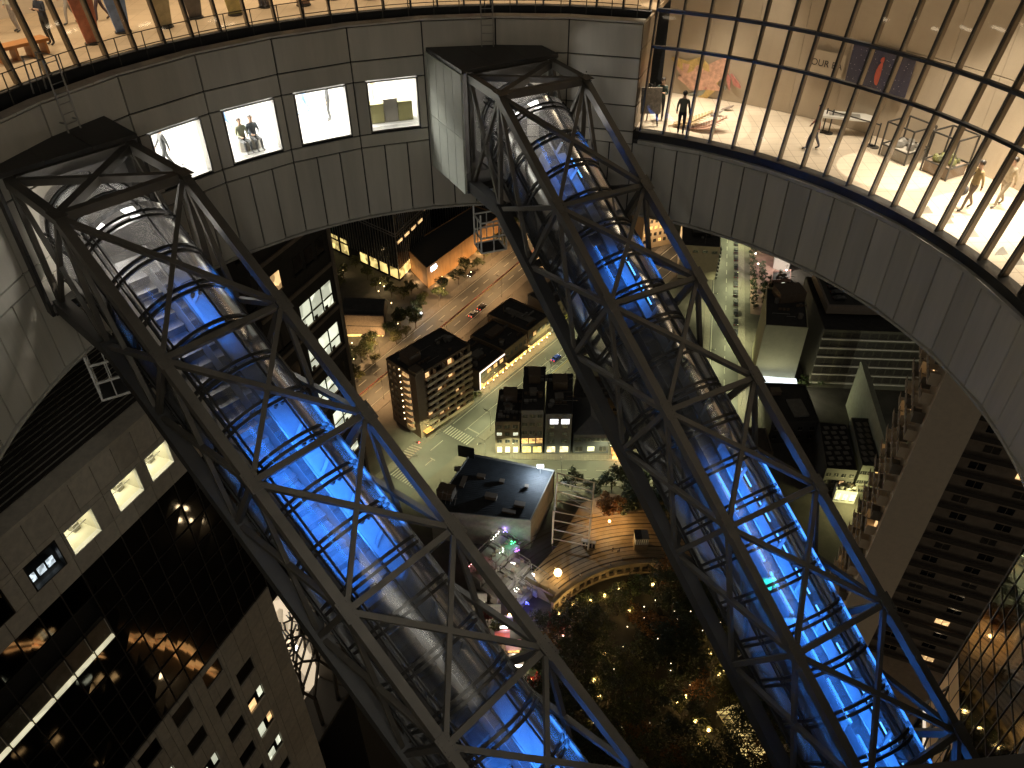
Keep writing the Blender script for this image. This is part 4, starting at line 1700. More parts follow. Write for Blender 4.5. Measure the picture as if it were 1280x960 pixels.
def facade(t, p, q, z0, z1, cols, rows, ww, wh, m, lit=0.0, lm=None, off=0.03, name='window', frame=True, skip=None):
    """windows of one face, each a part (glass in a slim frame)"""
    p, q = Vector((p[0], p[1], 0)), Vector((q[0], q[1], 0))
    d = (q - p)
    L = d.length
    d.normalize()
    nr = Vector((d.y, -d.x, 0))
    c = world_loc(t)
    if nr.dot((p + q) / 2 - Vector((c.x, c.y, 0))) < 0:
        nr = -nr
    for r_ in range(rows):
        for k in range(cols):
            if skip and skip(r_, k):
                continue
            x = L * (k + 0.5) / cols
            z = z0 + (z1 - z0) * (r_ + 0.5) / rows
            b = MB()
            cpt = p + d * x + nr * off + Vector((0, 0, z))
            isl = random.random() < lit
            b.box(cpt, d * ww / 2, nr * 0.03, Vector((0, 0, wh / 2)), 0)
            if frame:
                b.box(cpt - Vector((0, 0, wh / 2 + 0.06)) + nr * 0.05, d * (ww / 2 + 0.08), nr * 0.08, Vector((0, 0, 0.055)), 1)
                b.box(cpt + nr * 0.04, d * 0.03, nr * 0.03, Vector((0, 0, wh / 2)), 1)
            b.build(name, [lm if isl else m, M_CONC], t)


def roofbox(t, x, y, z, sx, sy, sz, rz, m=M_CONC, name='roof_unit'):
    b = MB()
    d = Vector((math.cos(rz), math.sin(rz), 0))
    e = Vector((-d.y, d.x, 0))
    b.box((x, y, z + sz / 2), d * sx / 2, e * sy / 2, Vector((0, 0, sz / 2)))
    b.box((x, y, z + sz + 0.05), d * (sx / 2 + 0.12), e * (sy / 2 + 0.12), Vector((0, 0, 0.045)))
    return b.build(name, m, t)


AB = math.atan2(.849, .528)
# apartment block with balconies
fD, rD, lD = Vector((-29.5, 189)), Vector((-13.4, 206.0)), Vector((-44, 186.5))
lD = fD + Vector((-.727, .687)) * 14
bD = rD + (lD - fD)
apt, ap = building('apartment_block', 'nine-storey apartment block with striped balconies and dark flat roof at the crossroads', [fD, rD, bD, lD], 25.5, mat('apartment_tile', (0.17, 0.125, 0.08), 0.8, 0, 0.15, 1.0, 0.1))
dR = (rD - fD).normalized()
dL = (lD - fD).normalized()
nR = Vector((dR.y, -dR.x))
if nR.dot(fD - bD) < 0:
    nR = -nR
nL = Vector((dL.y, -dL.x))
if nL.dot(fD - bD) < 0:
    nL = -nL
for k in range(9):
    z = 2.2 + k * 2.55
    b = MB()
    a, c = fD + dR * 3.2, fD + dR * 22.6
    b.hexa([(*(a), z), (*(c), z), (*(c + nR * 1.5), z), (*(a + nR * 1.5), z), (*(a), z + .15), (*(c), z + .15), (*(c + nR * 1.5), z + .15), (*(a + nR * 1.5), z + .15)][0:8])
    a2, c2 = a + nR * 1.42, c + nR * 1.42
    b.hexa([(*(a2), z + .151), (*(c2), z + .151), (*(c + nR * 1.52), z + .151), (*(a + nR * 1.52), z + .151), (*(a2), z + 1.15), (*(c2), z + 1.15), (*(c + nR * 1.52), z + 1.15), (*(a + nR * 1.52), z + 1.15)])
    for j in range(1, 5):
        m1 = a + dR * (19.4 * j / 5)
        b.hexa([(*(m1 + nR * .02), z + .152), (*(m1 + dR * .12 + nR * .02), z + .152), (*(m1 + dR * .12 + nR * 1.4), z + .152), (*(m1 + nR * 1.4), z + .152),
                (*(m1 + nR * .02), z + 2.3), (*(m1 + dR * .12 + nR * .02), z + 2.3), (*(m1 + dR * .12 + nR * 1.4), z + 2.3), (*(m1 + nR * 1.4), z + 2.3)])
    b.build('balcony', mat('balcony_tile', (0.52, 0.42, 0.29), 0.8, 0, 0.12, 2), apt)
    b = MB()                                    # curved balconies on the left side
    pts = []
    c0 = fD + dL * 4.6
    for i in range(7):
        t_ = math.pi * i / 6
        pts.append(c0 - dL * 1.9 * math.cos(t_) + nL * 1.3 * math.sin(t_))
    for i in range(6):
        p_, q_ = pts[i], pts[i + 1]
        b.hexa([(*p_, z), (*q_, z), (*(q_ * .97 + c0 * .03), z), (*(p_ * .97 + c0 * .03), z), (*p_, z + 1.1), (*q_, z + 1.1), (*(q_ * .97 + c0 * .03), z + 1.1), (*(p_ * .97 + c0 * .03), z + 1.1)])
    b.add([(*q, z + .03) for q in pts], [tuple(range(7))])
    b.build('curved_balcony', MATS['balcony_tile'], apt)
    b = MB()
    b.box((*(c0 + nL * 0.12), z + 1.3), (*(dL * 1.5), 0), (*(nL * 0.1), 0), (0, 0, 0.75))
    b.build('balcony_lamp_glow', emit('stair_glow', (1, 0.6, 0.25), 0.55, 0.6, 1), apt)
    b = MB()
    b.box((*(fD + dL * 7.6 + nL * 0.1), z + 1.9), (*(dL * 0.13), 0), (*(nL * 0.1), 0), (0, 0, 0.13))
    b.build('wall_lamp', E_WARM, apt)
facade(apt, fD + dR * 3.5, fD + dR * 22.4, 2.0, 25, 8, 9, 1.5, 1.7, M_WINDARK, 0.07, E_WIN, frame=False)
facade(apt, fD + dL * 9.2, lD - dL * 0.5, 2.0, 25, 2, 9, 1.1, 1.2, M_WINDARK, 0.05, E_WINW)
rc_ = (lD * .55 + bD * .2 + fD * .25)
roofbox(apt, rc_.x + 2, rc_.y - 1.2, 24.9, 5, 4.4, 3.2, math.atan2(dR.y, dR.x), M_BRICKW)
roofbox(apt, (fD + dR * 1.8 + dL * 1.8).x, (fD + dR * 1.8 + dL * 1.8).y, 24.9, 3.0, 3.4, 1.8, math.atan2(dR.y, dR.x), M_BRICKW, 'stair_tower')
aw = MB()
pA_ = fD + dR * 2.5 + nR * 0.9
aw.box((*pA_, 2.6), (*(dR * 1.6), 0), (*(nR * 0.9), 0), (0, 0, .08))
aw.build('entrance_canopy', emit('canopy_orange', (1.0, 0.55, 0.14), 1.0, 0.5, 2), apt)
# row of shops on the side street
dS = (S1 - S0).normalized()
nS = Vector((dS.y, -dS.x, 0))
def shop(t0, t1, dep, h, label, wm, fm, name='shop_building', awn=None, cols=3, group=None):
    a, c = along(S0, S1, t0, -9.0), along(S0, S1, t1, -9.0)
    t, pl = building(name, label, [a, c, c - nS * dep, a - nS * dep], h, wm)
    facade(t, a, c, 0.3, 3.2, cols, 1, (t1 - t0) / cols * 0.8, 2.5, fm, 0, None, name='shop_window')
    if h > 6:
        facade(t, a, c, 4.2, h - 1, cols, max(1, int((h - 4) / 3)), (t1 - t0) / cols * 0.55, 1.5, M_WINCURT, 0.35, E_SHOP)
    b = MB()
    b.box((a + c) / 2 + nS * 0.7 + Vector((0, 0, 3.45)), dS * (t1 - t0) / 2 * 0.96, nS * 0.7, Vector((0, 0, 0.07)))
    b.build('awning', awn or M_BRICKW, t)
    return t, a, c
sh1, a1, c1 = shop(53.2, 67.0, 15, 8.2, 'low dark-roofed restaurant with a white light strip outlining its frontage', M_BRICKW, E_SHOP, cols=4)
b = MB()
b.bar(a1 + nS * 0.12 + Vector((0, 0, 7.6)), c1 + nS * 0.12 + Vector((0, 0, 7.6)), 0.3, 0.35)
b.bar(a1 + nS * 0.12 + Vector((0, 0, 0.5)), a1 + nS * 0.12 + Vector((0, 0, 7.4)), 0.35, 0.3, (1, 0, 0))
b.build('light_strip', emit('neon_white', (1.0, 0.86, 0.72), 2.2), sh1)
roofbox(sh1, *( (a1 + c1) / 2 - nS * 7)[:2], 7.5, 4, 3, 1.3, math.atan2(dS.y, dS.x))
roofbox(sh1, *(a1 - nS * 11 + dS * 3)[:2], 7.5, 3, 5, 2.2, math.atan2(dS.y, dS.x), M_BRICKW)
sh2, a2, c2 = shop(67.4, 80.5, 16, 8.8, 'wide flat-roofed shop building with amber lit wall and lamps along the kerb', mat('amber_wall', (0.24, 0.17, 0.10), 0.8, 0, 0.15, 1), E_SHOPY, cols=5)
roofbox(sh2, *((a2 + c2) / 2 - nS * 10)[:2], 8.1, 7, 3.4, 1.5, math.atan2(dS.y, dS.x), M_BRICKW)
sh3, a3, c3 = shop(81.0, 95.0, 19, 9.6, 'larger brown flat-roofed shop building next to the parked white vans', MATS['amber_wall'], E_SHOPY, cols=5)
roofbox(sh3, *(c3 - nS * 9 - dS * 7)[:2], 8.9, 3, 13, 0.3, math.atan2(dS.y, dS.x), M_CONC)
t4, pl4 = building('warehouse', 'small cream building with a black flat roof between boulevard and side street', [along(S0, S1, 99, -12), along(S0, S1, 116, -10), along(S0, S1, 118, -23), along(S0, S1, 101, -24)], 9.5, mat('cream_block', (0.30, 0.25, 0.17), 0.8, 0, 0.12, 1))
facade(t4, along(S0, S1, 99, -12), along(S0, S1, 116, -10), 1, 8.5, 5, 3, 1.6, 1.2, M_WINCURT, 0.2, E_WIN)
# block of small buildings facing the cross street
yF = 181.8
fb = [('narrow_building', 'narrow brick corner building with lit slot windows by the zebra crossing', -5.3, 2.3, 13.5, 16, (0.17, 0.135, 0.10), 3, 3),
      ('tall_building', 'taller grey narrow building with a glowing orange upper floor', 2.8, 9.6, 18.0, 22, (0.11, 0.10, 0.095), 4, 3),
      ('shopfront_building', 'dark blue-grey building with two bright upper windows over a white shopfront', 10.2, 18.4, 16.5, 20, (0.075, 0.08, 0.09), 4, 3)]
for i, (nm, lb, x0, x1, h, dep, col, rws, cl) in enumerate(fb):
    wm = mat('wall_%s' % nm, col, 0.75, 0, 0.2, 1.2, 0.1)
    t, pl = building(nm, lb, [(x0, yF), (x1, yF), (x1 + 1.5, yF + dep), (x0 + 1.2, yF + dep)], h, wm)
    facade(t, (x0, yF), (x1, yF), 3.8, h - 0.6, cl if i < 2 else 2, rws, 1.5, 1.2, M_WINDARK, 0.12, E_WINW, skip=(lambda r, k: (r == 3)) if i == 2 else ((lambda r, k: r == 0) if i == 1 else None))
    if i == 1:
        facade(t, (x0, yF), (x1, yF), 4.2, 6.8, 3, 1, 1.9, 2.0, E_SHOP, 0, None)
    if i == 2:
        facade(t, (x0 + 1, yF), (x1 - 0.3, yF), 12.2, 14.6, 2, 1, 2.5, 2.0, emit('bright_window', (0.95, 0.97, 1.0), 1.6, 0.6, 1.5), 0, None)
    facade(t, (x0, yF), (x1, yF), 0.3, 3.2, 2 if i else 3, 1, 2.6 if i else 1.5, 2.4, (E_WINW, E_SHOPY, emit('shop_lit_cream', (1.0, 0.85, 0.55), 1.1, 0.8, 1.5))[i], 0, None, name='shop_window')
    facade(t, (x0, yF), (x0 + 1.2, yF + dep), 2, h - 1, 4, rws, 1.0, 1.1, M_WINDARK, 0.05, E_WIN)
    roofbox(t, (x0 + x1) / 2 + 1, yF + dep * 0.72, h - 0.6, (x1 - x0) * .55, 4.2, 3.2, 0, M_BRICKW)
    roofbox(t, (x0 + x1) / 2 + .4, yF + dep * 0.40, h - 0.6, (x1 - x0) * .3, 2.4, 1.4, 0)
    roofbox(t, x0 + 1.6, yF + dep * 0.2, h - 0.6, 1.2, 1.2, 0.8, 0, M_METAL)
t, pl = building('hall', 'dark hall with a broad sloping metal roof beside the street food stand', [(19.2, yF), (30.5, yF), (31, yF + 17), (19.6, yF + 17)], 8.2, mat('hall_wall', (0.05, 0.052, 0.06), 0.7, 0, 0.2, 1), parapet=0.1)
b = MB()
b.add([(19.0, yF - .4, 8.25), (30.8, yF - .4, 8.25), (31.3, yF + 17.3, 8.25), (19.3, yF + 17.3, 8.25), (24.8, yF + 5, 11.4), (25.2, yF + 14, 11.4)], [(0, 1, 4), (1, 2, 5, 4), (2, 3, 5), (3, 0, 4, 5), (3, 2, 1, 0)])
b.build('hip_roof', mat('metal_roof', (0.10, 0.105, 0.11), 0.45, 0.2, 0.2, 0.8), t)
facade(t, (19.2, yF), (30.5, yF), 0.6, 3.2, 3, 1, 2.2, 1.9, M_WINDARK, 0.34, E_WINW)
facade(t, (19.2, yF), (30.5, yF), 4.4, 7.4, 4, 1, 2.2, 1.2, M_WINDARK, 0.0, E_WINW)
t, pl = building('old_house', 'low cluster of dark roofs behind the hall, cut by the right escalator bridge', [(20, yF + 19), (36, yF + 18.5), (37, yF + 30), (22, yF + 31)], 7.0, M_BRICKW)
roofbox(t, 26, yF + 24, 6.4, 4, 3, 2.0, 0.1, M_CONC)
facade(t, (20, yF + 19), (36, yF + 18.5), 1, 6, 5, 2, 1.3, 1.2, M_WINDARK, 0.2, E_WIN)
# street food stand glowing orange
st_ = thing('food_stand', 'street food stand glowing orange on the pavement corner', 'stall', (33.0, 180.2, 0.13))
b = MB()
for x in (-1.6, 1.6):
    for y in (-1.3, 1.3):
        b.abox(33 + x - .06, 180.2 + y - .06, 0.13, 33 + x + .06, 180.2 + y + .06, 2.5)
b.build('post', M_METAL, st_)
b = MB()
b.hexa([(31.1, 178.6, 2.5), (34.9, 178.6, 2.5), (34.9, 181.8, 2.5), (31.1, 181.8, 2.5), (31.9, 179.4, 3.1), (34.1, 179.4, 3.1), (34.1, 181.0, 3.1), (31.9, 181.0, 3.1)])
b.build('canopy', emit('canopy_glow', (1, 0.5, 0.15), 0.9, 0.4, 1), st_)
b = MB()
b.abox(31.5, 178.9, 0.14, 34.5, 179.5, 1.1)
b.abox(31.5, 179.6, 1.2, 34.5, 181.4, 1.9)
b.build('counter', E_SHOP, st_)
city_light('stand_light', (33, 178.4, 2.3), 900, (1, 0.6, 0.25), st_)

# large hall with a dark roof and a floodlight
gp = [(-12.6, 169.6), (12.3, 162.4), (4.9, 143.2), (-22.6, 147.0)]
gh, pl = building('market_hall', 'large hall with a wide blue-black flat roof lit by one white floodlight', gp, 12, M_CONC, mat('seamed_roof', (0.028, 0.032, 0.036), 0.7, 0.0, 0.4, 0.5, 0.1))
b = MB()
for i in range(30):
    f_ = (i + 0.5) / 30
    p_ = Vector((-12.2, 169.2)).lerp(Vector((-22.0, 147.3)), f_)
    q_ = Vector((11.8, 162.2)).lerp(Vector((4.7, 143.7)), f_)
    b.bar((*p_, 11.43), (*q_, 11.43), 0.05, 0.05)
b.build('roof_seam', M_ROOF, gh)
for (x_, y_, a_, b__, c_) in ((-6, 152, 3.2, 1.6, 1.2), (-3, 158, 1.2, 1.2, .8), (-9, 160, 2.2, 1.2, .9), (2, 149, 2.8, 1.4, 1.0), (-14, 158, 1.2, 4.0, .6), (4, 156, .9, .9, .7), (-1, 146.6, 3.6, 1.0, .7), (-16, 163, 1.6, 1.2, .9)):
    roofbox(gh, x_, y_, 11.42, a_, b__, c_, -.25, M_BRICKW)
roofbox(gh, -18.5, 153, 11.4, 4.5, 3.5, 3.0, -0.3, M_BRICKW)
b = MB()
b.box((-13.6, 168.6, 13.4), (2.4, -0.7, 0), (0.06, 0.2, 0), (0, 0, 2.1))
b.build('sign_board', M_FRAME, gh)
b = MB()
for i in range(4):
    b.bar((-20 + i * 1.3, 150 - i * .2, 11.5), (-19.2 + i * 1.3, 151.5, 15), 0.12, 0.12)
b.bar((-20, 150, 13.2), (-15.3, 150.2, 13.2), 0.12, 0.12)
b.build('roof_frame', M_CONC, gh)
fl_ = thing('floodlight', 'dazzling white floodlight on the edge of the market hall roof', 'floodlight', (8.0, 161.3, 11.5))
b = MB()
b.tube([(8, 161.3, 11.5), (8, 161.3, 14.2)], 0.07, 8)
b.build('mast', M_METAL, fl_)
b = MB()
b.box((8, 161.25, 14.4), (0.75, 0, 0), (0, 0.25, 0), (0, 0, 0.4))
hd = b.build('housing', M_FRAME, fl_)
b = MB()
b.box((8, 160.98, 14.35), (0.68, 0, 0), (0, 0.02, 0), (0, 0.0, 0.34))
b.box((8, 161.1, 14.86), (0.95, 0, 0), (0, 0.62, 0), (0, 0.0, 0.03))
b.build('lamp_face', emit('flood_face', (0.85, 0.93, 1.0), 90), hd)
city_light('flood_beam', (8, 160.3, 14.6), 9000, (0.66, 0.83, 1.0), fl_, 0.4)
# steel stage tower beside the hall
sg = thing('scaffold_tower', 'open steel scaffold tower on a brown plinth beside the market hall', 'scaffold', (15.5, 148, 0))
cs = [(10.9, 142.6), (20.6, 140.0), (22.6, 153.0), (12.6, 156.8)]
for i in range(4):
    b = MB()
    b.bar((*cs[i], 2.4), (*cs[i], 16.5), 0.42, 0.42, (1, 0, 0))
    b.build('post', M_HIRISE, sg)
for z in (5.2, 9, 12.8, 16.4):
    for i in range(4):
        b = MB()
        b.bar((*cs[i], z), (*cs[(i + 1) % 4], z), 0.22, 0.26)
        b.build('beam', M_HIRISE, sg)
for i in (1, 2):
    for z in (5.2, 9, 12.8):
        for z2 in (0, 1):
            b = MB()
            b.bar((*cs[i], z + 3.6 * z2), (*cs[(i + 1) % 4], z + 3.6 * (1 - z2)), 0.12, 0.12)
            b.build('cross_brace', M_METAL, sg)
b = MB()
b.prism(cs, 0, 2.4)
b.build('plinth', M_BRICKW, sg)
b = MB()
b.box((20.8, 141.5, 3.9), (1.9, -0.5, 0), (.1, .5, 0), (0, 0, 1.5))
o = b.build('grille_panel', M_HIRISE, sg)
b = MB()
for i in range(4):
    for j in range(5):
        b.box((19.5 + i * .9, 141.25 - i * .24, 2.75 + j * .55), (0.28, -.07, 0), (.06, .28, 0), (0, 0, 0.16))
b.build('grille_hole', M_DARK, o)

# terraces between hall and garden, with party lights
ter = thing('terrace_bar', 'stepped white-framed bar terraces with green, violet and pink lights below the market hall', 'terrace', (0, 137, 0))
TD = Vector((.62, .785))
TN = Vector((.785, -.62))
tb = Vector((-11, 131))
for i, (u0, u1, v0, v1, zt_, m_) in enumerate(((0, 5, -2, 3.5, 4.6, M_CONC), (5.3, 10, -2.4, 4, 4.9, M_CONC), (10.5, 15, -2.4, 4.6, 5.2, M_CONC), (-1, 6, 4.0, 9.5, 3.2, M_CONC), (6.4, 12.5, 4.6, 10, 3.4, M_CONC), (0.5, 7, 10.0, 15, 2.0, M_CONC), (7.4, 12.6, 10.4, 16, 2.2, M_WHITE))):
    def q(u_, v_, z_):
        p_ = tb + TD * u_ + TN * v_
        return Vector((p_.x, p_.y, z_))
    b = MB()
    b.hexa([q(u0, v0, 0), q(u1, v0, 0), q(u1, v1, 0), q(u0, v1, 0), q(u0, v0, zt_), q(u1, v0, zt_), q(u1, v1, zt_), q(u0, v1, zt_)])
    dk = b.build('deck', m_, ter)
    b = MB()
    for (a, c) in (((u0, v0), (u1, v0)), ((u1, v0), (u1, v1)), ((u1, v1), (u0, v1)), ((u0, v1), (u0, v0))):
        b.bar(q(*a, zt_ + 2.5), q(*c, zt_ + 2.5), 0.14, 0.16)
        b.bar(q(*a, zt_ + .01), q(*a, zt_ + 2.45), 0.12, 0.12, (1, 0, 0))
        b.bar(q(*a, zt_ + .95), q(*c, zt_ + .95), 0.06, 0.08)
    b.build('pergola_frame', M_CONC, dk)
    b = MB()
    for k in range(3):
        b.abox(q((u0 * (2 - k) + u1 * (k + 1)) / 3, (v0 + v1) / 2, 0).x - .5, q((u0 * (2 - k) + u1 * (k + 1)) / 3, (v0 + v1) / 2, 0).y - .4, zt_ + .01, q((u0 * (2 - k) + u1 * (k + 1)) / 3, (v0 + v1) / 2, 0).x + .5, q((u0 * (2 - k) + u1 * (k + 1)) / 3, (v0 + v1) / 2, 0).y + .4, zt_ + .75)
    b.build('table', M_BRICKW, dk)
for i, (u_, v_, z_, c_, pw) in enumerate(((14, 3, 6.5, (0.1, 1, 0.35), 260), (13.5, 4.8, 5.4, (0.45, 0.15, 1), 260), (15.5, -1, 7.2, (0.4, 0.3, 1), 160), (4, 1, 6, (1, .25, .35), 120), (9, 7, 5.2, (1, .95, .8), 700), (4, 12, 4, (1, .97, .85), 900), (10, 13, 4.2, (1, .97, .85), 900), (3, 16, 2.4, (0.12, .15, 1), 300), (9, 17.5, 2.4, (0.15, .2, 1), 300), (10, 2, 6.5, (.8, 1, .8), 300))):
    p_ = q(u_, v_, z_)
    b = MB()
    for k in range(5):
        b.sphere(p_ + Vector((random.uniform(-.8, .8), random.uniform(-.8, .8), random.uniform(-.2, .3))), 0.14, 6, 4)
    b.build('party_light', emit('party_%d' % i, c_, 7), ter)
    city_light('party_glow', p_ + Vector((0, 0, .5)), pw, c_, ter, 0.3)
b = MB()
for k in range(9):
    b.sphere(q(11.5 + k * .55, -2.6 + .25 * (k % 2), 5.9 + k * .06), 0.15, 6, 4)
b.build('bulb_string', E_WHITE, ter)
b = MB()
for k in range(6):
    b.sphere(q(-0.2 + k * .8, -1.9, 5.2), 0.13, 6, 4)
b.build('bulb_string', emit('pink_bulb', (1, .35, .35), 8), ter)

# raised timber plaza with a curved stone wall over the round garden
GC, GR = Vector((36.5, 101.5)), 34.0
M_DECK = mat('timber_deck', (0.33, 0.235, 0.13), 0.6, 0, 0.2, 0.6, 0.1)
arc = []
for i in range(25):
    a = R(-52 + i * 4.0)
    arc.append((GC.x + GR * math.sin(a), GC.y + GR * math.cos(a)))
pz = MB()
outer = [(62, 150), (45, 158), (28, 161), (20, 157), (12, 141), (5, 132)]
PZ = 3.6
pp = arc + outer
pz.add([(p[0], p[1], PZ) for p in pp], [tuple(range(len(pp)))[::-1]])
o = struct('plaza_deck', pz, M_DECK)
b = MB()
for k in range(14):
    rr_ = GR + 1.6 + k * 1.35
    for i in range(24):
        a0, a1 = R(-44 + i * 3.6), R(-44 + (i + 1) * 3.6)
        if k > 5 and i > 19:
            continue
        b.bar((GC.x + rr_ * math.sin(a0), GC.y + rr_ * math.cos(a0), PZ + .012), (GC.x + rr_ * math.sin(a1), GC.y + rr_ * math.cos(a1), PZ + .012), 0.12 if k % 3 else 0.4, 0.02)
struct('plaza_paving_line', b, mat('deck_joint', (0.05, 0.033, 0.02), 0.8))
wl = thing('garden_wall', 'curved beige stone wall with square openings between plaza and round garden', 'wall', (GC.x, GC.y + GR, 0))
M_STW = mat('garden_stone', (0.25, 0.19, 0.115), 0.8, 0, 0.15, 1.2, 0.15)
b = MB()
for i in range(24):
    a0, a1 = R(-52 + i * 4), R(-52 + (i + 1) * 4)
    for (z0, z1, r0, r1) in ((-.5, .9, GR - .8, GR - .01), (3.0, 4.4, GR - .85, GR - .01)):
        b.hexa([(GC.x + r * math.sin(a), GC.y + r * math.cos(a), z) for z in (z0, z1) for a, r in ((a0, r0), (a1, r0), (a1, r1), (a0, r1))])
    am = R(-52 + i * 4 + 1.3)
    b.hexa([(GC.x + r * math.sin(a), GC.y + r * math.cos(a), z) for z in (.9, 3.0) for a, r in ((a0, GR - .8), (am, GR - .8), (am, GR - .01), (a0, GR - .01))])
b.build('stone_wall', M_STW, wl)
b = MB()
for i in range(24):
    a0, a1 = R(-52 + i * 4), R(-52 + (i + 1) * 4)
    b.hexa([(GC.x + r * math.sin(a), GC.y + r * math.cos(a), z) for z in (4.41, 4.6) for a, r in ((a0, GR - .95), (a1, GR - .95), (a1, GR + .1), (a0, GR + .1))])
b.build('wall_coping', M_STW, wl)
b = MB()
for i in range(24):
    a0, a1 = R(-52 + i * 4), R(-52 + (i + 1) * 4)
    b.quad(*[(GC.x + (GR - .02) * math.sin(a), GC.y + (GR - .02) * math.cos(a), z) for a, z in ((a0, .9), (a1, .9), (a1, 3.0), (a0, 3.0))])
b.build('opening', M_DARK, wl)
en = MB()
en.box((7.0, 127.3, 2.3), (3.6, -2.4, 0), (.22, .33, 0), (0, 0, 2.2))
en.box((7.0, 127.3, 4.6), (3.8, -2.5, 0), (.3, .45, 0), (0, 0, .1))
tag(en.build('stone_end_wall', M_STW), 'straight beige stone end wall with a plaque panel at the corner of the plaza', 'wall')
ks = thing('vent_kiosk', 'small square kiosk with a perforated white band standing on the timber plaza', 'kiosk', (35.0, 141.2, PZ))
b = MB()
b.abox(33.2, 139.6, PZ, 36.8, 142.8, PZ + 2.4)
b.build('base', M_STW, ks)
b = MB()
b.abox(33.25, 139.65, PZ + 2.402, 36.75, 142.75, PZ + 4.6)
o = b.build('perforated_band', M_WHITE, ks)
b = MB()
for i in range(6):
    for j in range(4):
        b.abox(33.45 + i * .57, 139.6, PZ + 2.6 + j * .48, 33.45 + i * .57 + .34, 139.648, PZ + 2.6 + j * .48 + .3)
b.build('grille_hole', M_DARK, o)
b = MB()
b.abox(33.1, 139.5, PZ + 4.602, 35.0, 142.9, PZ + 4.9)
b.build('roof', M_ROOF, ks)
b = MB()
b.abox(35.02, 139.5, PZ + 4.602, 36.9, 142.9, PZ + 4.85)
b.build('roof_hatch', M_CONC, ks)
for lb, p_ in (('curved low stone bench near the garden wall on the plaza', (30.5, 136.9)),):
    b = MB()
    pts = []
    for i in range(8):
        a = R(-11 + i * 2.2)
        a2 = R(-11 + (i + 1) * 2.2)
        b.hexa([(GC.x + r * math.sin(x), GC.y + r * math.cos(x), z) for z in (PZ + .02, PZ + .5) for x, r in ((a, GR + 1.5), (a2, GR + 1.5), (a2, GR + 2.1), (a, GR + 2.1))])
    tag(b.build('bench', M_STW), lb, 'bench')

# ---- right-hand blocks
wj = building('hotel_annex', 'windowless pale annex above a brightly lit entrance canopy', [(83.6, 214.4), (97.2, 212.6), (102.5, 235), (90, 238)], 26.5, mat('annex_render', (0.42, 0.40, 0.27), 0.8, 0, 0.08, 0.5))[0]
roofbox(wj, 96, 232, 25.9, 9, 7, 3.6, 0.1, M_BRICKW, 'stepped_roof_block')
facade(wj, (83.6, 214.4), (97.2, 212.6), 0.3, 4.6, 6, 1, 1.9, 3.6, emit('canopy_lit', (0.95, 1.0, 0.6), 1.6, 0.7, 1.4), 0, None, name='entrance_window')
b = MB()
b.box((90.3, 211.4, 5.2), (7.2, -1.0, 0), (.3, 2.0, 0), (0, 0, .25))
b.build('entrance_canopy', emit('canopy_edge', (0.85, 0.95, 1.0), 1.6, 0.4, .5), wj)
for x in (86, 90, 94, 97):
    city_light('entrance_light', (x, 208.5, 4.4), 1300, (1, 0.98, 0.66), wj)
kb = building('office_slab', 'long louvred office slab with a rooftop car park', [(103.5, 214.5), (152, 211), (156, 244), (107, 248)], 24.5, mat('slab_wall', (0.115, 0.105, 0.075), 0.8, 0, 0.15, 0.8), M_ROOF, parapet=1.6)[0]
for k in range(6):
    b = MB()
    z = 2.5 + k * 3.7
    b.bar((103.5, 214.2, z), (152, 210.7, z), 0.5, 0.5)
    b.build('floor_band', M_STONE, kb)
facade(kb, (103.5, 214.5), (152, 211), 2.4, 24, 16, 6, 2.6, 2.4, M_WINCURT, 0.0, None, frame=False)
b = MB()
b.prism([(107, 224), (153.2, 221), (155.4, 243), (108.8, 246.5)], 24.5, 27.5)
b.build('upper_deck_wall', mat('parapet_pale', (0.30, 0.25, 0.2), 0.8, 0, 0.1, 1), kb)
b = MB()
b.add([(107.8, 225, 27.52), (152.5, 222, 27.52), (154.6, 242.2, 27.52), (109.6, 245.6, 27.52)], [(0, 1, 2, 3)])
b.build('rooftop_parking', M_ASPH, kb)
for nm, lb, pl, h, c in (('dark_house', 'flat dark house roof with a grey roof panel left of the tall party wall', [(82, 186), (97, 186), (98, 205), (84, 206)], 9, (.05, .045, .04)),
                         ('lattice_roof_building', 'dark building whose roof is dotted with pale square skylights', [(92, 164), (100.5, 163), (104, 183), (96, 184.5)], 10.5, (.05, .045, .04)),
                         ('slate_roof_building', 'grey slab building with a patterned sloping roof against the lit party wall', [(101.2, 162.5), (106.4, 162), (110.4, 183), (105, 183.5)], 13.0, (.10, .10, .085)),
                         ('low_house', 'small low house with brown roof behind the right bridge', [(70, 176), (80, 175), (80.5, 186), (71, 187)], 6.5, (.1, .075, .05))):
    t, q_ = building(nm, lb, pl, h, mat('wall_' + nm, c, 0.8, 0, 0.2, 1), mat('roof_' + nm, tuple(min(1, x * .7) for x in c), 0.8, 0, 0.3, 0.8))
    if nm == 'lattice_roof_building':
        for i in range(3):
            for j in range(8):
                f_ = (j + .5) / 8
                x = 93.5 + 2.6 * i + 3.6 * f_ + (j % 2) * .6
                y = 165 + 18 * f_
                roofbox(t, x, y, h - .6, 1.3, 1.0, 0.35, 0.1, M_CONC, 'skylight')
    elif nm == 'slate_roof_building':
        for i in range(2):
            for j in range(7):
                f_ = (j + .5) / 7
                roofbox(t, 102.8 + 2.2 * i + 3.9 * f_, 164 + 18 * f_, h - .6, 1.1, 1.5, 0.25, 0.2, M_CONC, 'skylight')
    elif nm == 'dark_house':
        roofbox(t, 92, 193, h - .6, 4.6, 8, 0.7, 0.06, M_CONC, 'roof_panel')
        roofbox(t, 87, 201, h - .6, 3, 2.4, 1.4, 0.06, M_BRICKW)
    facade(t, pl[0], pl[1], .8, h - 1, 4, max(1, int(h / 3.4)), 1.2, 1.2, M_WINDARK, .25, E_WIN)
pw_ = MB()
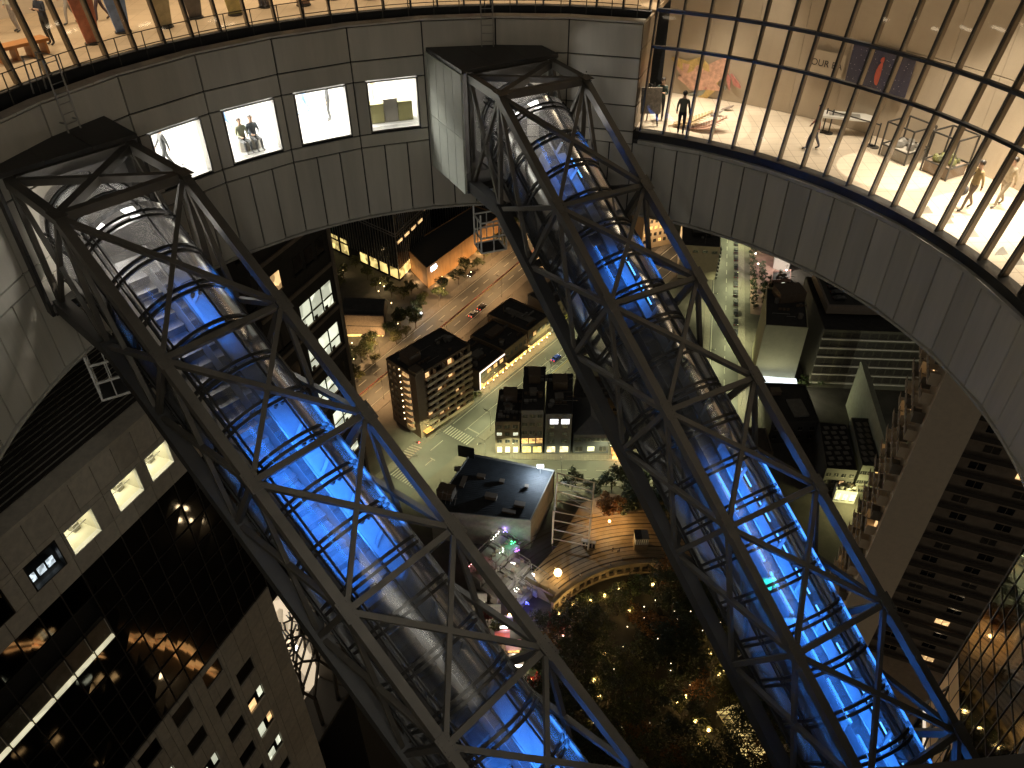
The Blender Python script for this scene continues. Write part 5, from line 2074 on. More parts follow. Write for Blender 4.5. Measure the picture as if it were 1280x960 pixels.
pw_.prism([(107.0, 164.5), (108.6, 164.0), (115.2, 204), (113.6, 204.5)], 0, 19)
tag(pw_.build('party_wall', mat('party_wall_render', (.33, .34, .25), .8, 0, .15, .6)), 'tall thin pale party wall catching greenish light', 'wall')
city_light_wall = thing('wall_floodlight', 'greenish floodlight at the foot of the tall party wall', 'floodlight', (112.5, 168, 0))
b = MB()
b.abox(112.2, 167.7, 0, 112.8, 168.3, .5)
b.build('housing', M_FRAME, city_light_wall)
b = MB()
b.abox(112.25, 167.75, .505, 112.75, 168.25, .54)
b.build('lamp_face', emit('green_flood', (.85, 1, .6), 20), city_light_wall)
city_light('flood_beam', (113.5, 170, 5), 7000, (.95, 1, .78), city_light_wall)
city_light('flood_beam', (100, 157.5, 6), 5200, (1, .95, .4), city_light_wall)
t, q_ = building('courtyard_house', 'small white courtyard house lit yellow in the gap beside the apartment tower', [(95, 160.5), (101, 159.5), (102, 163), (96, 163.8)], 5, M_WHITE)
facade(t, (95, 160.5), (101, 159.5), .5, 4.4, 3, 1, 1.2, 2.4, E_WINW, .8, E_WINW)
t, q_ = building('striped_building', 'white building with a black and white striped corner beside the avenue', [(70, 288), (85.5, 286), (91, 312), (75, 315)], 15.5, mat('white_render', (.5, .44, .33), .8, 0, .1, 1))
b = MB()
for k in range(9):
    b.box((85.9, 286.2, 1 + k * 1.7), (.3, 0, 0), (0, .6, 0), (0, 0, .42))
b.build('corner_stripe', M_FRAME, t)
facade(t, (70, 288), (85.5, 286), 11.5, 14.6, 4, 1, 2.2, 1.0, M_WINDARK, 0, None)
roofbox(t, 80, 298, 14.9, 7, 5, 2.2, -.1, M_FRAME)
t, q_ = building('cream_building', 'cream apartment building with amber windows behind the right bridge', [(58, 312), (72, 317), (70, 331), (55, 326)], 19, mat('cream_render', (.42, .32, .2), .8, 0, .1, 1))
facade(t, (58, 312), (72, 317), 2, 18, 6, 5, 1.3, 1.5, M_WINDARK, .3, E_SHOP)
city_light('house_light', (66, 306, 12), 6000, (1, .7, .4), t)

# ---- far glass offices, lit podium
M_CWALL = mat('office_glass', (.016, .018, .020), .08, 0, .4, .3, spec=.8)
def glass_block(name, label, pts, h, podium=True, zoff=0):
    t, pl = building(name, label, pts, h, M_CWALL)
    n = len(pts)
    for i in range(n):
        p_, q_ = Vector(pts[i][:2]), Vector(pts[(i + 1) % n][:2])
        d = (q_ - p_)
        L = d.length
        d.normalize()
        nn = Vector((d.y, -d.x))
        cc = sum((Vector(x[:2]) for x in pts), Vector((0, 0))) / n
        if nn.dot((p_ + q_) / 2 - cc) < 0:
            nn = -nn
        b = MB()
        k = 0.0
        while k < L:
            x = p_ + d * k + nn * .12
            b.bar((*x, 5.5 if podium else .5), (*x, h - .5), .12, .2, (*nn, 0))
            k += 1.7
        for z in ([h * .62, h * .62 + 1.2] if podium else [h * .5]):
            b.bar((*(p_ + nn * .2), z), (*(q_ + nn * .2), z), .25, .35)
        b.build('fin', M_METAL, t)
    return t, pl
A_ = [(-46.9, 286), (-35.6, 314.6), (-78, 345), (-90, 322)]
E_POD = emit('podium_lit', (1, .76, .27), .8, .8, .5)
ga, _ = glass_block('glass_office', 'dark glass office block with a glowing yellow ground floor and a green ring sign', A_, 34)
facade(ga, A_[0], A_[3], .8, 6.0, 9, 1, 4.6, 4.6, E_POD, 0, None, name='podium_window', frame=False, skip=lambda r, k: k == 4)
facade(ga, A_[0], A_[3], 6.4, 8.4, 9, 1, 4.2, 1.6, E_POD, 0, None, name='podium_window', frame=False, skip=lambda r, k: k not in (5, 6))
facade(ga, A_[0], A_[1], .8, 6.0, 7, 1, 4.0, 4.4, E_POD, 0, None, name='podium_window', frame=False)
facade(ga, A_[0], A_[1], 16, 23, 5, 2, 4.0, 1.2, M_WINCURT, .3, E_WIN, off=.25, frame=False)
b = MB()
dA = (Vector(A_[3]) - Vector(A_[0])).normalized()
nA_ = Vector((dA.y, -dA.x))
if nA_.y > 0:
    nA_ = -nA_
cL = Vector(A_[0]) + dA * 41 + nA_ * .5
for i in range(15):
    t0_, t1_ = R(40 + i * 19), R(40 + (i + 1) * 19)
    b.bar((*(cL + dA * 1.9 * math.cos(t0_)), 15 + 1.9 * math.sin(t0_)), (*(cL + dA * 1.9 * math.cos(t1_)), 15 + 1.9 * math.sin(t1_)), .5, .6, (*nA_, 0))
b.build('green_ring_sign', emit('sign_green', (.05, .8, .4), 2.0), ga)
glass_block('dark_office', 'second dark glass office block behind the low brown pavilion', [(-30, 330), (-8, 362), (-40, 384), (-62, 352)], 38, False)
lp_, _ = building('retail_pavilion', 'long low brown pavilion with washed walls and a white logo sign', [(-34.7, 280.9), (-5, 328), (-17, 338), (-45.4, 298.8)], 9.5, mat('corten_wall', (.30, .17, .075), .8, 0, .3, .25, .1, streak=True), mat('pavilion_roof', (.05, .048, .045), .8))
sgn = MB()
dB = (Vector((-5, 328)) - Vector((-34.7, 280.9))).normalized()
nB = Vector((dB.y, -dB.x))
def glyph(x0, z0, x1, z1):
    p_ = Vector((-34.7, 280.9)) + dB * 3 + nB * .2
    sgn.bar((*(p_ + dB * x0), 6.4 + z0), (*(p_ + dB * x1), 6.4 + z1), .4, .4, (*nB, 0))
for (x0, z0, x1, z1) in ((0, 0, 0, 2), (0, 2, .9, .9), (.9, .9, 1.8, 2), (1.8, 2, 1.8, 0), (2.6, 1.8, 3.8, 1.8), (3.2, 1.8, 2.8, 0), (4.4, 0, 4.4, 2), (4.4, 1, 5.2, 1)):
    glyph(x0 * .7, z0, x1 * .7, z1)
sgn.build('logo_sign', emit('logo_white', (.85, .92, 1), 9), lp_)
for k in range(7):
    p_ = Vector((-34.7, 280.9)) + dB * (3 + k * 8) + nB * 2.2
    city_light('wall_washer', (*p_, .8), 2400, (1, .55, .2), lp_)
for k in range(2):
    p_ = Vector((-34.7, 280.9)).lerp(Vector((-45.4, 298.8)), .3 + k * .4) + Vector((-1.8, -1.2))
    city_light('wall_washer', (*p_, .8), 1300, (1, .62, .3), lp_)
pav, _ = building('garden_pavilion', 'small black-roofed pavilion with a stone gable wall among garden trees', [(-63.4, 248), (-48.6, 246.8), (-49.6, 262), (-64, 263.5)], 5, mat('pavilion_stone', (.24, .17, .125), .85, 0, .35, 3, .3))
b = MB()
b.add([(-64.4, 246.9, 4.6), (-47.7, 245.8, 4.6), (-48.7, 263, 4.9), (-65, 264.4, 4.9), (-64.6, 251.5, 9.2), (-48.4, 250.3, 9.2), (-48.9, 258.5, 9.2), (-64.8, 259.6, 9.2)], [(0, 1, 5, 4), (3, 7, 6, 2), (4, 5, 6, 7), (0, 4, 7, 3), (1, 2, 6, 5)])
b.build('black_roof', M_ROOF, pav)
b = MB()
b.hexa([(-64, 246.6, 1.2), (-48.2, 245.4, 1.2), (-48.2, 246.4, 1.2), (-64, 247.6, 1.2), (-64, 247.6, 9), (-48.2, 246.6, 9), (-48.2, 247.4, 9), (-64, 248.4, 9)])
b.build('stone_gable', MATS['pavilion_stone'], pav)
b = MB()
b.abox(-63, 246.3, .1, -49, 246.4, 1.1)
b.build('lit_glazing', E_SHOPY, pav)
for x in (-61, -56, -51):
    city_light('pavilion_light', (x, 243.5, 3.0), 700, (1, .68, .3), pav)

# ================================================================== trees and planting
def leaf_mat(name, c):
    m = mat(name, c, 0.6, 0, 0.3, 1.5, 0, island=0.5)
    return m


M_BARK = mat('bark', (0.07, 0.05, 0.035), 0.9, 0, 0.3, 5, 0.3)
LEAF = {'green': leaf_mat('leaf_green', (0.06, 0.085, 0.025)), 'dark': leaf_mat('leaf_dark', (0.035, 0.048, 0.018)),
        'amber': leaf_mat('leaf_amber', (0.26, 0.12, 0.028)), 'red': leaf_mat('leaf_red', (0.22, 0.03, 0.02)), 'olive': leaf_mat('leaf_olive', (0.10, 0.10, 0.03))}


def tree_proto(name, label, leaf, H=8.0, rad=3.2, nleaf=900, seed=1):
    rnd = random.Random(seed)
    t = thing(name, label, 'tree')
    b = MB()
    top = Vector((rnd.uniform(-.3, .3), rnd.uniform(-.3, .3), H * .55))
    b.tube([(0, 0, 0), (top.x * .4, top.y * .4, H * .25), top], [H * .028, H * .02, H * .014], 7)
    tips = []
    for i in range(8):
        a = i * 2.4 + rnd.uniform(-.4, .4)
        rr = rad * rnd.uniform(.45, .85)
        base = Vector((top.x * .6, top.y * .6, H * rnd.uniform(.28, .5)))
        tip = Vector((rr * math.cos(a), rr * math.sin(a), H * rnd.uniform(.5, .92)))
        b.tube([base, base.lerp(tip, .5) + Vector((0, 0, .3)), tip], [H * .011, H * .007, H * .003], 5)
        tips.append(tip)
    tips.append(Vector((0, 0, H * .95)))
    o = b.build('trunk', M_BARK)
    o.parent = t
    c = MB()
    cl = []
    for tip in tips:
        for k in range(3):
            cl.append((tip + Vector((rnd.gauss(0, rad * .18), rnd.gauss(0, rad * .18), rnd.gauss(0, H * .05))), rad * rnd.uniform(.22, .4)))
    for i in range(nleaf):
        p, r = rnd.choice(cl)
        d = Vector((rnd.gauss(0, 1), rnd.gauss(0, 1), rnd.gauss(0, 1))).normalized() * r * rnd.uniform(.5, 1.05)
        q = p + d
        s = rnd.uniform(.15, .32)
        u = Vector((rnd.gauss(0, 1), rnd.gauss(0, 1), rnd.gauss(0, .6))).normalized()
        v = u.cross(Vector((rnd.gauss(0, 1), rnd.gauss(0, 1), rnd.gauss(0, 1)))).normalized()
        c.quad(q - u * s, q - v * s * .6, q + u * s, q + v * s * .6)
    o = c.build('crown', LEAF[leaf])
    o.parent = t
    return remember(t)


# ---- round garden: shrubs and autumn trees with lamps between them
gr = MB()
gr.add([(GC.x + (GR - 1) * math.sin(R(a)), GC.y + (GR - 1) * math.cos(R(a)), .03) for a in range(0, 360, 6)], [tuple(range(60))[::-1]])
struct('garden_soil', gr, mat('soil', (.02, .017, .011), .95, 0, .4, .6, .4))
GRP = 'trees in the round garden'
protos = {}
for nm, lb, lf, H, rad, n_, sd in (('broadleaf_tree', 'dark green broadleaf tree in the thick of the round garden', 'dark', 9.5, 4.8, 2000, 3),
                                   ('broadleaf_tree', 'olive green broadleaf tree in the round garden', 'olive', 8.2, 4.2, 1600, 4),
                                   ('autumn_tree', 'amber autumn tree in the round garden', 'amber', 7.0, 3.5, 1200, 5),
                                   ('shrub', 'low dark green bush in the round garden', 'green', 4.0, 3.0, 900, 6)):
    protos[lf] = tree_proto(nm, lb, lf, H, rad, n_, sd)
    protos[lf]['group'] = GRP + ', ' + lf
LAMPS = [tuple(G(x, y)[:2]) for x, y in ((716, 762), (737, 756), (755, 750), (772, 741), (698, 772), (755, 823), (742, 856), (748, 875), (856, 876), (868, 907), (884, 918), (846, 884), (786, 768), (815, 736), (886, 822), (897, 848), (904, 842), (741, 908), (873, 934), (893, 803))]
rnd = random.Random(11)
spots_ = []
gtrees = {}
tries = 0
while len(spots_) < 95 and tries < 4000:
    tries += 1
    a, r_ = rnd.uniform(-180, 180), math.sqrt(rnd.uniform(.0, .88)) * GR
    x, y = GC.x + r_ * math.sin(R(a)), GC.y + r_ * math.cos(R(a))
    if y < 76 or any((x - q[0]) ** 2 + (y - 2.2 - q[1]) ** 2 < 10 for q in LAMPS) or any((x - q[0]) ** 2 + (y - q[1]) ** 2 < 11 for q in spots_):
        continue
    spots_.append((x, y))
used = set()
for i, (x, y) in enumerate(spots_):
    k = ('dark', 'dark', 'olive', 'amber', 'green', 'dark', 'olive', 'green')[i % 8]
    p = protos[k]
    if k not in used:
        used.add(k)
        p.location = (x, y, 0)
        p.rotation_euler = (0, 0, rnd.uniform(0, 6.28))
        gtrees[k] = [p]
    else:
        gtrees[k].append(dup(p, (x, y, 0), rnd.uniform(0, 6.28), rnd.uniform(.75, 1.15)))
for k, nm in (('dark', 'dark green broadleaf tree'), ('olive', 'olive green broadleaf tree'), ('amber', 'amber autumn tree'), ('green', 'low green bush')):
    relabel(gtrees[k], nm + ' in the round garden, %s of its colour from the left', lambda o: o.location.x)


def lamp_proto(name, label, power, col, r, h, estr, group):
    t = thing(name, label, 'lamp', group=group)
    b = MB()
    b.tube([(0, 0, 0), (0, 0, h)], .05, 6)
    b.tube([(0, 0, 0), (0, 0, .08)], .16, 8)
    o = b.build('post', M_FRAME)
    o.parent = t
    b = MB()
    b.sphere((0, 0, h + r * .8), r, 8, 6)
    o = b.build('globe', emit(name + '_globe', col, estr))
    o.parent = t
    if power:
        l = light('lamp_light', 'POINT', (0, 0, h + r + .35), power, col, None, .2)
        l.parent = t
    return remember(t)


def place_all(proto, pts, rzs=None, z=0.0):
    for i, p in enumerate(pts):
        zz = p[2] if len(p) > 2 else z
        rz = rzs[i] if rzs else 0
        if i == 0:
            proto.location = (p[0], p[1], zz)
            proto.rotation_euler = (0, 0, rz)
            out = [proto]
        else:
            out.append(dup(proto, (p[0], p[1], zz), rz))
    return out


gl_ = lamp_proto('garden_lamp', 'glowing warm garden lamp', 800, (1, .66, .24), .4, 1.6, 40, 'garden lamps in the round garden')
relabel(place_all(gl_, LAMPS), 'glowing warm garden lamp in the round garden, %s from the left', lambda o: o.location.x)
ls_ = tree_proto('lamp_shrub', 'lamp shrub', 'olive', 2.6, 1.5, 420, 101)
ls_['group'] = 'lit shrubs beside the garden lamps'
ls_['category'] = 'shrub'
ls_.location = (LAMPS[0][0] + .7, LAMPS[0][1] - .5, 0)
relabel([ls_] + [dup(ls_, (x + .9 * math.cos(i * 2.1), y + .9 * math.sin(i * 2.1) + .3, 0), i, .8 + .1 * (i % 4)) for i, (x, y) in enumerate(LAMPS) if i], 'small lamp-lit shrub in the round garden, %s from the left', lambda o: o.location.x)
pl_ = lamp_proto('path_light', 'tiny white path light in the round garden', 0, (1, .78, .48), .12, .5, 9, 'path lights in the round garden')
relabel(place_all(pl_, [tuple(G(x, y)[:2]) for x, y in ((725, 783), (805, 774), (819, 752), (832, 756), (846, 776), (863, 766), (864, 775), (850, 789), (838, 831), (779, 810), (770, 844), (767, 838), (762, 856), (777, 911), (860, 940), (838, 840), (900, 780), (843, 766), (784, 785), (822, 800), (868, 828), (862, 858), (805, 760), (878, 790), (812, 905), (795, 925), (720, 870), (705, 880), (880, 852))]), 'tiny pale path light in the round garden, %s from the left', lambda o: o.location.x)
# planting beside the plaza, lit autumn tree
at = tree_proto('autumn_tree', 'orange autumn tree lit from below at the back of the timber plaza', 'amber', 7.5, 3.4, 3200, 21)
at.location = (27.6, 152.2, PZ)
ul = lamp_proto('uplight', 'bright uplight under the orange autumn tree on the plaza', 7000, (1, .6, .22), .4, 1.0, 30, None)
ul.location = (27.3, 149.0, PZ)
ul2 = lamp_proto('heart_lamp', 'large glowing heart-bright lamp on the plaza deck by the curved wall', 9000, (1, .66, .26), 1.1, 1.6, 14, None)
ul2.location = (11.8, 130.4, PZ)
rtree = tree_proto('red_tree', 'small bright red-lit tree at the left edge of the round garden', 'red', 6, 2.4, 1000, 31)
rtree.location = (10.5, 116.5, 0)
l_ = lamp_proto('red_tree_lamp', 'white-pink lamp beside the red-lit tree', 700, (1, .5, .38), .3, 1.2, 20, None)
l_.location = (12.4, 114.6, 0)
sg_ = tree_proto('street_tree', 'round street tree on the corner beside the cross street', 'dark', 6, 2.8, 1500, 41)
sg_['group'] = 'dark street trees by the plaza and cross street'
sg_['label'] = 'dark street tree between the plaza and the cross street'
ps = [(34, 168), (39, 166.4), (45, 166), (30, 166), (48, 164), (36, 160), (42, 158), (24, 163), (18, 166), (50, 158), (56, 163), (33, 155), (46, 152), (57, 170)]
sg_.location = (*ps[0], 0)
relabel([sg_] + [dup(sg_, (*p, 0), i * 1.3, 1.0 + .07 * (i % 7)) for i, p in enumerate(ps) if i], 'dark street tree between the plaza and the cross street, %s from the left', lambda o: o.location.x)
bt = tree_proto('boulevard_tree', 'green street tree in the planted strip along the boulevard', 'green', 6.5, 3.0, 1500, 51)
bt['group'] = 'green trees along the boulevard'
ps = [along(B0, B1, 186 + k * 7.5 + (k % 3), -12.0 - 2.2 * (k % 2)) for k in range(18)]
bt.location = ps[0]
relabel([bt] + [dup(bt, p, i * 1.7, .75 + .06 * (i % 6)) for i, p in enumerate(ps) if i], 'green street tree in the strip along the boulevard, %s from the near end', lambda o: o.location.y)
gt_ = tree_proto('garden_tree', 'olive tree in the park around the black-roofed pavilion', 'olive', 6.5, 3.0, 1500, 61)
gt_['group'] = 'trees in the park around the small pavilion'
ps = [tuple(G(x, y)[:2]) for x, y in ((500, 410), (512, 398), (496, 430), (522, 392), (452, 452), (462, 440), (470, 456), (440, 448), (438, 470), (505, 375), (490, 372), (515, 370), (530, 378), (430, 345), (445, 335), (425, 360), (460, 350), (520, 410), (508, 422), (470, 362), (482, 360), (447, 478))]
gt_.location = (*ps[0], 0)
relabel([gt_] + [dup(gt_, (*p, 0), i * 1.1, .7 + .06 * (i % 6)) for i, p in enumerate(ps) if i], 'olive tree in the park round the black-roofed pavilion, %s from the left', lambda o: o.location.x)
pkl = lamp_proto('park_lamp', 'small warm globe lamp in the park around the pavilion', 260, (1, .72, .36), .22, 2.2, 24, 'globe lamps in the park around the pavilion')
relabel(place_all(pkl, [tuple(G(x, y)[:2]) for x, y in ((474, 370), (481, 364), (486, 358), (476, 360), (441, 435), (441, 444), (443, 455), (514, 402), (430, 344), (498, 411), (460, 432), (468, 428), (490, 385), (553, 352), (569, 354), (589, 346))]), 'small warm globe lamp in the park round the pavilion, %s from the left', lambda o: o.location.x)
wl_ = lamp_proto('plaza_lamp', 'cold white lamp glowing at the edge of the boulevard park', 2200, (.85, .95, 1), .4, 2.6, 30, None)
wl_.location = G(527, 399)
wl2 = lamp_proto('plaza_lamp', 'white lamp at the right corner of the stone-gabled pavilion', 1500, (1, .97, .9), .35, 2.4, 30, None)
wl2.location = G(478, 418)

# glazed link with a branching lattice beside the left tower
lk = thing('glazed_link', 'brightly lit glazed link with a dark branching lattice beside the left tower corner', 'glazed link', UN(31.5, N2 - 2, Z0 - 80))
b = MB()
facebox(b, 27.2, 35.9, Z0 - 80, Z0 - 56, N2 - 5, N2 - 4)
b.build('lit_back_wall', emit('link_white', (1, .80, .55), .42, .98, .45), lk)
b = MB()
facebox(b, 27.2, 35.9, Z0 - 56, Z0 - 55.5, N2 - 5, N2)
b.build('roof', M_DARK, lk)
b = MB()
facebox(b, 27.2, 35.9, Z0 - 80.5, Z0 - 80, N2 - 5, N2)
b.build('floor', M_DARK, lk)
b = MB()
rnd = random.Random(5)
def twig(u, z, a, L, w, dep):
    u2, z2 = u + L * math.sin(a), z + L * math.cos(a)
    b.bar(UN(u, N2 - .6 - .05 * dep, z), UN(u2, N2 - .6 - .05 * dep, z2), w, .2, NV)
    if dep < 6:
        for s in (-1, 1):
            twig(u2, z2, a + s * rnd.uniform(.25, .65), L * rnd.uniform(.66, .86), w * .72, dep + 1)
for u0 in (28.6, 31.4, 34.4):
    twig(u0, Z0 - 80, rnd.uniform(-.1, .1), 5.2, .42, 0)
b.build('lattice', M_FRAME, lk)
for px_, c_, e_ in ((376, 0, 0), (372, 0, 0)):
    pass
b = MB()
for (u_, z_) in ((30.2, -61), (31.8, -64.5), (33.2, -70), (29.5, -66)):
    b.sphere(UN(u_, N2 - 3.2, Z0 + z_), .32, 8, 6)
b.build('globe_light', E_WHITE, lk)
can2_p = G(930, 925)
can2 = thing('glass_canopy', 'yellow-lit glazed canopy with a diamond lattice at the foot of the right bridge', 'canopy', can2_p)
b = MB()
b.box(can2_p + Vector((0, 0, 3)), (3.2, 1.2, 0), (-2.4, 6.4, 0), (0, 0, .1))
b.build('lit_roof', emit('canopy_yellow', (1, .72, .26), .8, .8, .4), can2)
b = MB()
for k in range(-6, 7):
    for s in (-1, 1):
        o_ = Vector((-2.4, 6.4, 0)) * k / 6
        b.bar(can2_p + o_ + Vector((-3.2, -1.2, 3.2)), can2_p + o_ + Vector((3.2, 1.2, 3.2)) + Vector((-2.4, 6.4, 0)) * .3 * s, .16, .14)
b.build('lattice', M_FRAME, can2)
b = MB()
for s, t in ((-1, -1), (1, -1), (1, 1), (-1, 1)):
    p = can2_p + Vector((3.2, 1.2, 0)) * s * .95 + Vector((-2.4, 6.4, 0)) * t * .95
    b.tube([p, p + Vector((0, 0, 2.9))], .1, 6)
b.build('column', M_METAL, can2)

# ---- winter market under the left bridge
mkt = [((600, 752), (0.75, .72, .66), E_WINW, 'white-lit market stall with a violet disc lamp beside the terrace bar'),
       ((617, 768), (.7, .7, .55), E_WINW, 'cream-roofed market stall below the violet lamp'),
       ((632, 782), (.45, .5, .9), E_WHITE, 'market stall with a pale blue roof at the end of the row'),
       ((628, 800), (.75, .25, .4), E_SHOPR, 'pink-roofed market stall among the fairy lights'),
       ((642, 812), (.8, .45, .55), E_SHOP, 'rose-roofed market stall next to the bright lamp'),
       ((646, 830), (.8, .75, .7), E_WHITE, 'white market stall below the bright orange lamp')]
for (px, c, em, lb) in mkt:
    p = G(*px)
    t = thing('market_stall', lb, 'stall', p, 0, None)
    b = MB()
    b.box(p + Vector((0, 0, 1.1)), (1.6, 0, 0), (0, 1.2, 0), (0, 0, 1.1))
    b.build('hut', M_BRICKW, t)
    b = MB()
    b.box(p + Vector((0, -1.22, 1.3)), (1.4, 0, 0), (0, .04, 0), (0, 0, .55))
    b.build('counter_opening', em, t)
    b = MB()
    b.add([p + Vector(v) for v in ((-1.9, -1.6, 2.2), (1.9, -1.6, 2.2), (1.9, 1.5, 2.2), (-1.9, 1.5, 2.2), (-1.9, 0, 3.2), (1.9, 0, 3.2))], [(0, 1, 5, 4), (2, 3, 4, 5), (1, 2, 5), (3, 0, 4), (3, 2, 1, 0)])
    b.build('roof', mat('stall_roof_%d' % int(px[1]), c, .7), t)
    city_light('stall_light', p + Vector((0, -2.6, 2.6)), 330, (1, .85, .65), t)
for px, lf, lb in (((620, 790), 'green', 'small green-lit tree behind the pink market stall'), ((672, 838), 'green', 'bright green conifer at the winter market'), ((668, 860), 'red', 'red-lit bush below the green conifer at the winter market'), ((610, 778), 'red', 'small red-lit tree at the top of the winter market')):
    t = tree_proto('market_tree', lb, lf, 4.2, 1.7, 600, px[0])
    t.location = G(*px)
    city_light('tree_light', G(*px) + Vector((.6, -1.8, 2.8)), 420, {'green': (.45, 1, .2), 'red': (1, .25, .15)}[lf], t) if False else None
for px, c, pw, lb in (((627, 808), (1, .55, .2), 1500, 'dazzling orange lamp in the middle of the winter market'), ((637, 776), (.3, .35, 1), 900, 'violet disc lamp at the winter market'), ((668, 832), (.5, 1, .2), 500, 'green spotlight at the foot of the conifer'), ((664, 856), (1, .25, .12), 600, 'red spotlight in the bush at the winter market')):
    t = lamp_proto('market_lamp', lb, pw, c, .42 if pw > 800 else .2, 2.2, 22, None)
    t.location = G(*px)

# ================================================================== street furniture and vehicles
def street_lamp(label, col, power, group, H=8.0):
    t = thing('street_lamp', label, 'street lamp', group=group)
    b = MB()
    b.tube([(0, 0, 0), (0, 0, H * .9), (.5, 0, H), (1.8, 0, H + .15)], [.1, .07, .06, .05], 7)
    b.tube([(0, 0, 0), (0, 0, .5)], .15, 8)
    o = b.build('pole', M_METAL)
    o.parent = t
    b = MB()
    b.box((2.0, 0, H + .16), (.42, 0, 0), (0, .16, 0), (0, 0, .07))
    o = b.build('lamp_head', M_METAL)
    o.parent = t
    b = MB()
    b.box((2.0, 0, H + .075), (.36, 0, 0), (0, .12, 0), (0, 0, .012))
    b.box((2.44, 0, H + .16), (.012, 0, 0), (0, .12, 0), (0, 0, .05))
    o = b.build('lens', emit('street_lens_%d' % int(power), col, 25))
    o.parent = t
    l = light('lamp_light', 'SPOT', (2.0, 0, H + .0), power, col, None, .2, None, R(150), .6)
    l.rotation_euler = (0, 0, 0)
    l.parent = t
    return remember(t)


YG = (.97, 1.0, .52)
OR_ = (1.0, .60, .27)
lg = street_lamp('grey street lamp with yellow-green light along the side streets', YG, 15000, 'street lamps along the side streets')
pts, rz = [], []
for k in range(8):
    pts.append(along(S0, S1, 22 + k * 17, 7.0 if k % 2 else -7.0))
    rz.append(math.atan2(-dS.x, dS.y) + (0 if k % 2 else math.pi) + 0 if False else math.atan2(nS.y, nS.x) + (math.pi if k % 2 else 0))
for k in range(5):
    pts.append(along(C0, C1, 14 + k * 15, 5.2 if k % 2 else -5.2))
    rz.append(math.pi / 2 if k % 2 else -math.pi / 2)
for k in range(11):
    pts.append(along(T0, T1, 30 + k * 19, 6.2 if k % 2 else -6.4))
    rz.append(math.pi if k % 2 else 0)
pts.append(vec2(-31, 172)); rz.append(.3)
pts.append(vec2(-8.5, 178.5)); rz.append(3.6)
relabel(place_all(lg, pts, rz), 'grey street lamp with yellow-green light along the side streets, %s from the left', lambda o: o.location.x)
lo_ = street_lamp('tall grey street lamp with amber light along the boulevard', OR_, 21000, 'street lamps along the boulevard', 9.5)
pts, rz = [], []
aB = math.atan2(.849, .528)
for k in range(13):
    s = 1 if k % 2 else -1
    pts.append(along(B0, B1, 130 + k * 19, 8.6 * s))
    rz.append(aB - math.pi / 2 + (math.pi if s > 0 else 0))
relabel(place_all(lo_, pts, rz), 'tall grey street lamp with amber light on the boulevard, %s from the near end', lambda o: o.location.y)

kb_ = lamp_proto('kerb_globe', 'small amber globe lamp on the kerb in front of the lit shops', 220, (1, .66, .28), .24, .9, 26, 'amber globe lamps along the shop fronts')
relabel(place_all(kb_, [tuple(along(S0, S1, 54 + k * 2.7, -8.0 - .4 * (k % 2))[:2]) for k in range(16)], z=.13), 'small amber globe on the kerb before the lit shops, %s from the apartment block', lambda o: o.location.y)
pb_ = tree_proto('planter_bush', 'small bush in the planted kerb strip beside the apartment block', 'olive', 2.2, 1.1, 260, 91)
pb_['group'] = 'bushes in the kerb strip beside the apartment block'
ps = [along(S0, S1, 30 + k * 2.1, -7.4 - .5 * (k % 2)) for k in range(11)]
pb_.location = ps[0]
relabel([pb_] + [dup(pb_, q_, k * 1.7, .7 + .08 * (k % 5)) for k, q_ in enumerate(ps) if k], 'small bush in the kerb strip by the apartment block, %s from the crossing', lambda o: o.location.y)
# traffic light at the crossing
tl = thing('traffic_light', 'traffic light showing red at the crossroads below the apartment block', 'traffic light', G(518, 566))
p = G(518, 566)
b = MB()
b.tube([p, p + Vector((0, 0, 5)), p + Vector((1.6, -.4, 5.2))], .09, 7)
b.build('pole', M_METAL, tl)
b = MB()
b.box(p + Vector((1.6, -.4, 5.0)), (.7, 0, 0), (0, .15, 0), (0, 0, .24))
o = b.build('signal_head', M_FRAME, tl)
b = MB()
b.sphere(p + Vector((1.95, -.55, 5.0)), .2, 8, 5)
b.build('red_lens', emit('signal_red', (1, .08, .06), 25), o)
city_light('signal_glow', p + Vector((1.9, -1.2, 4.6)), 260, (1, .1, .06), tl)


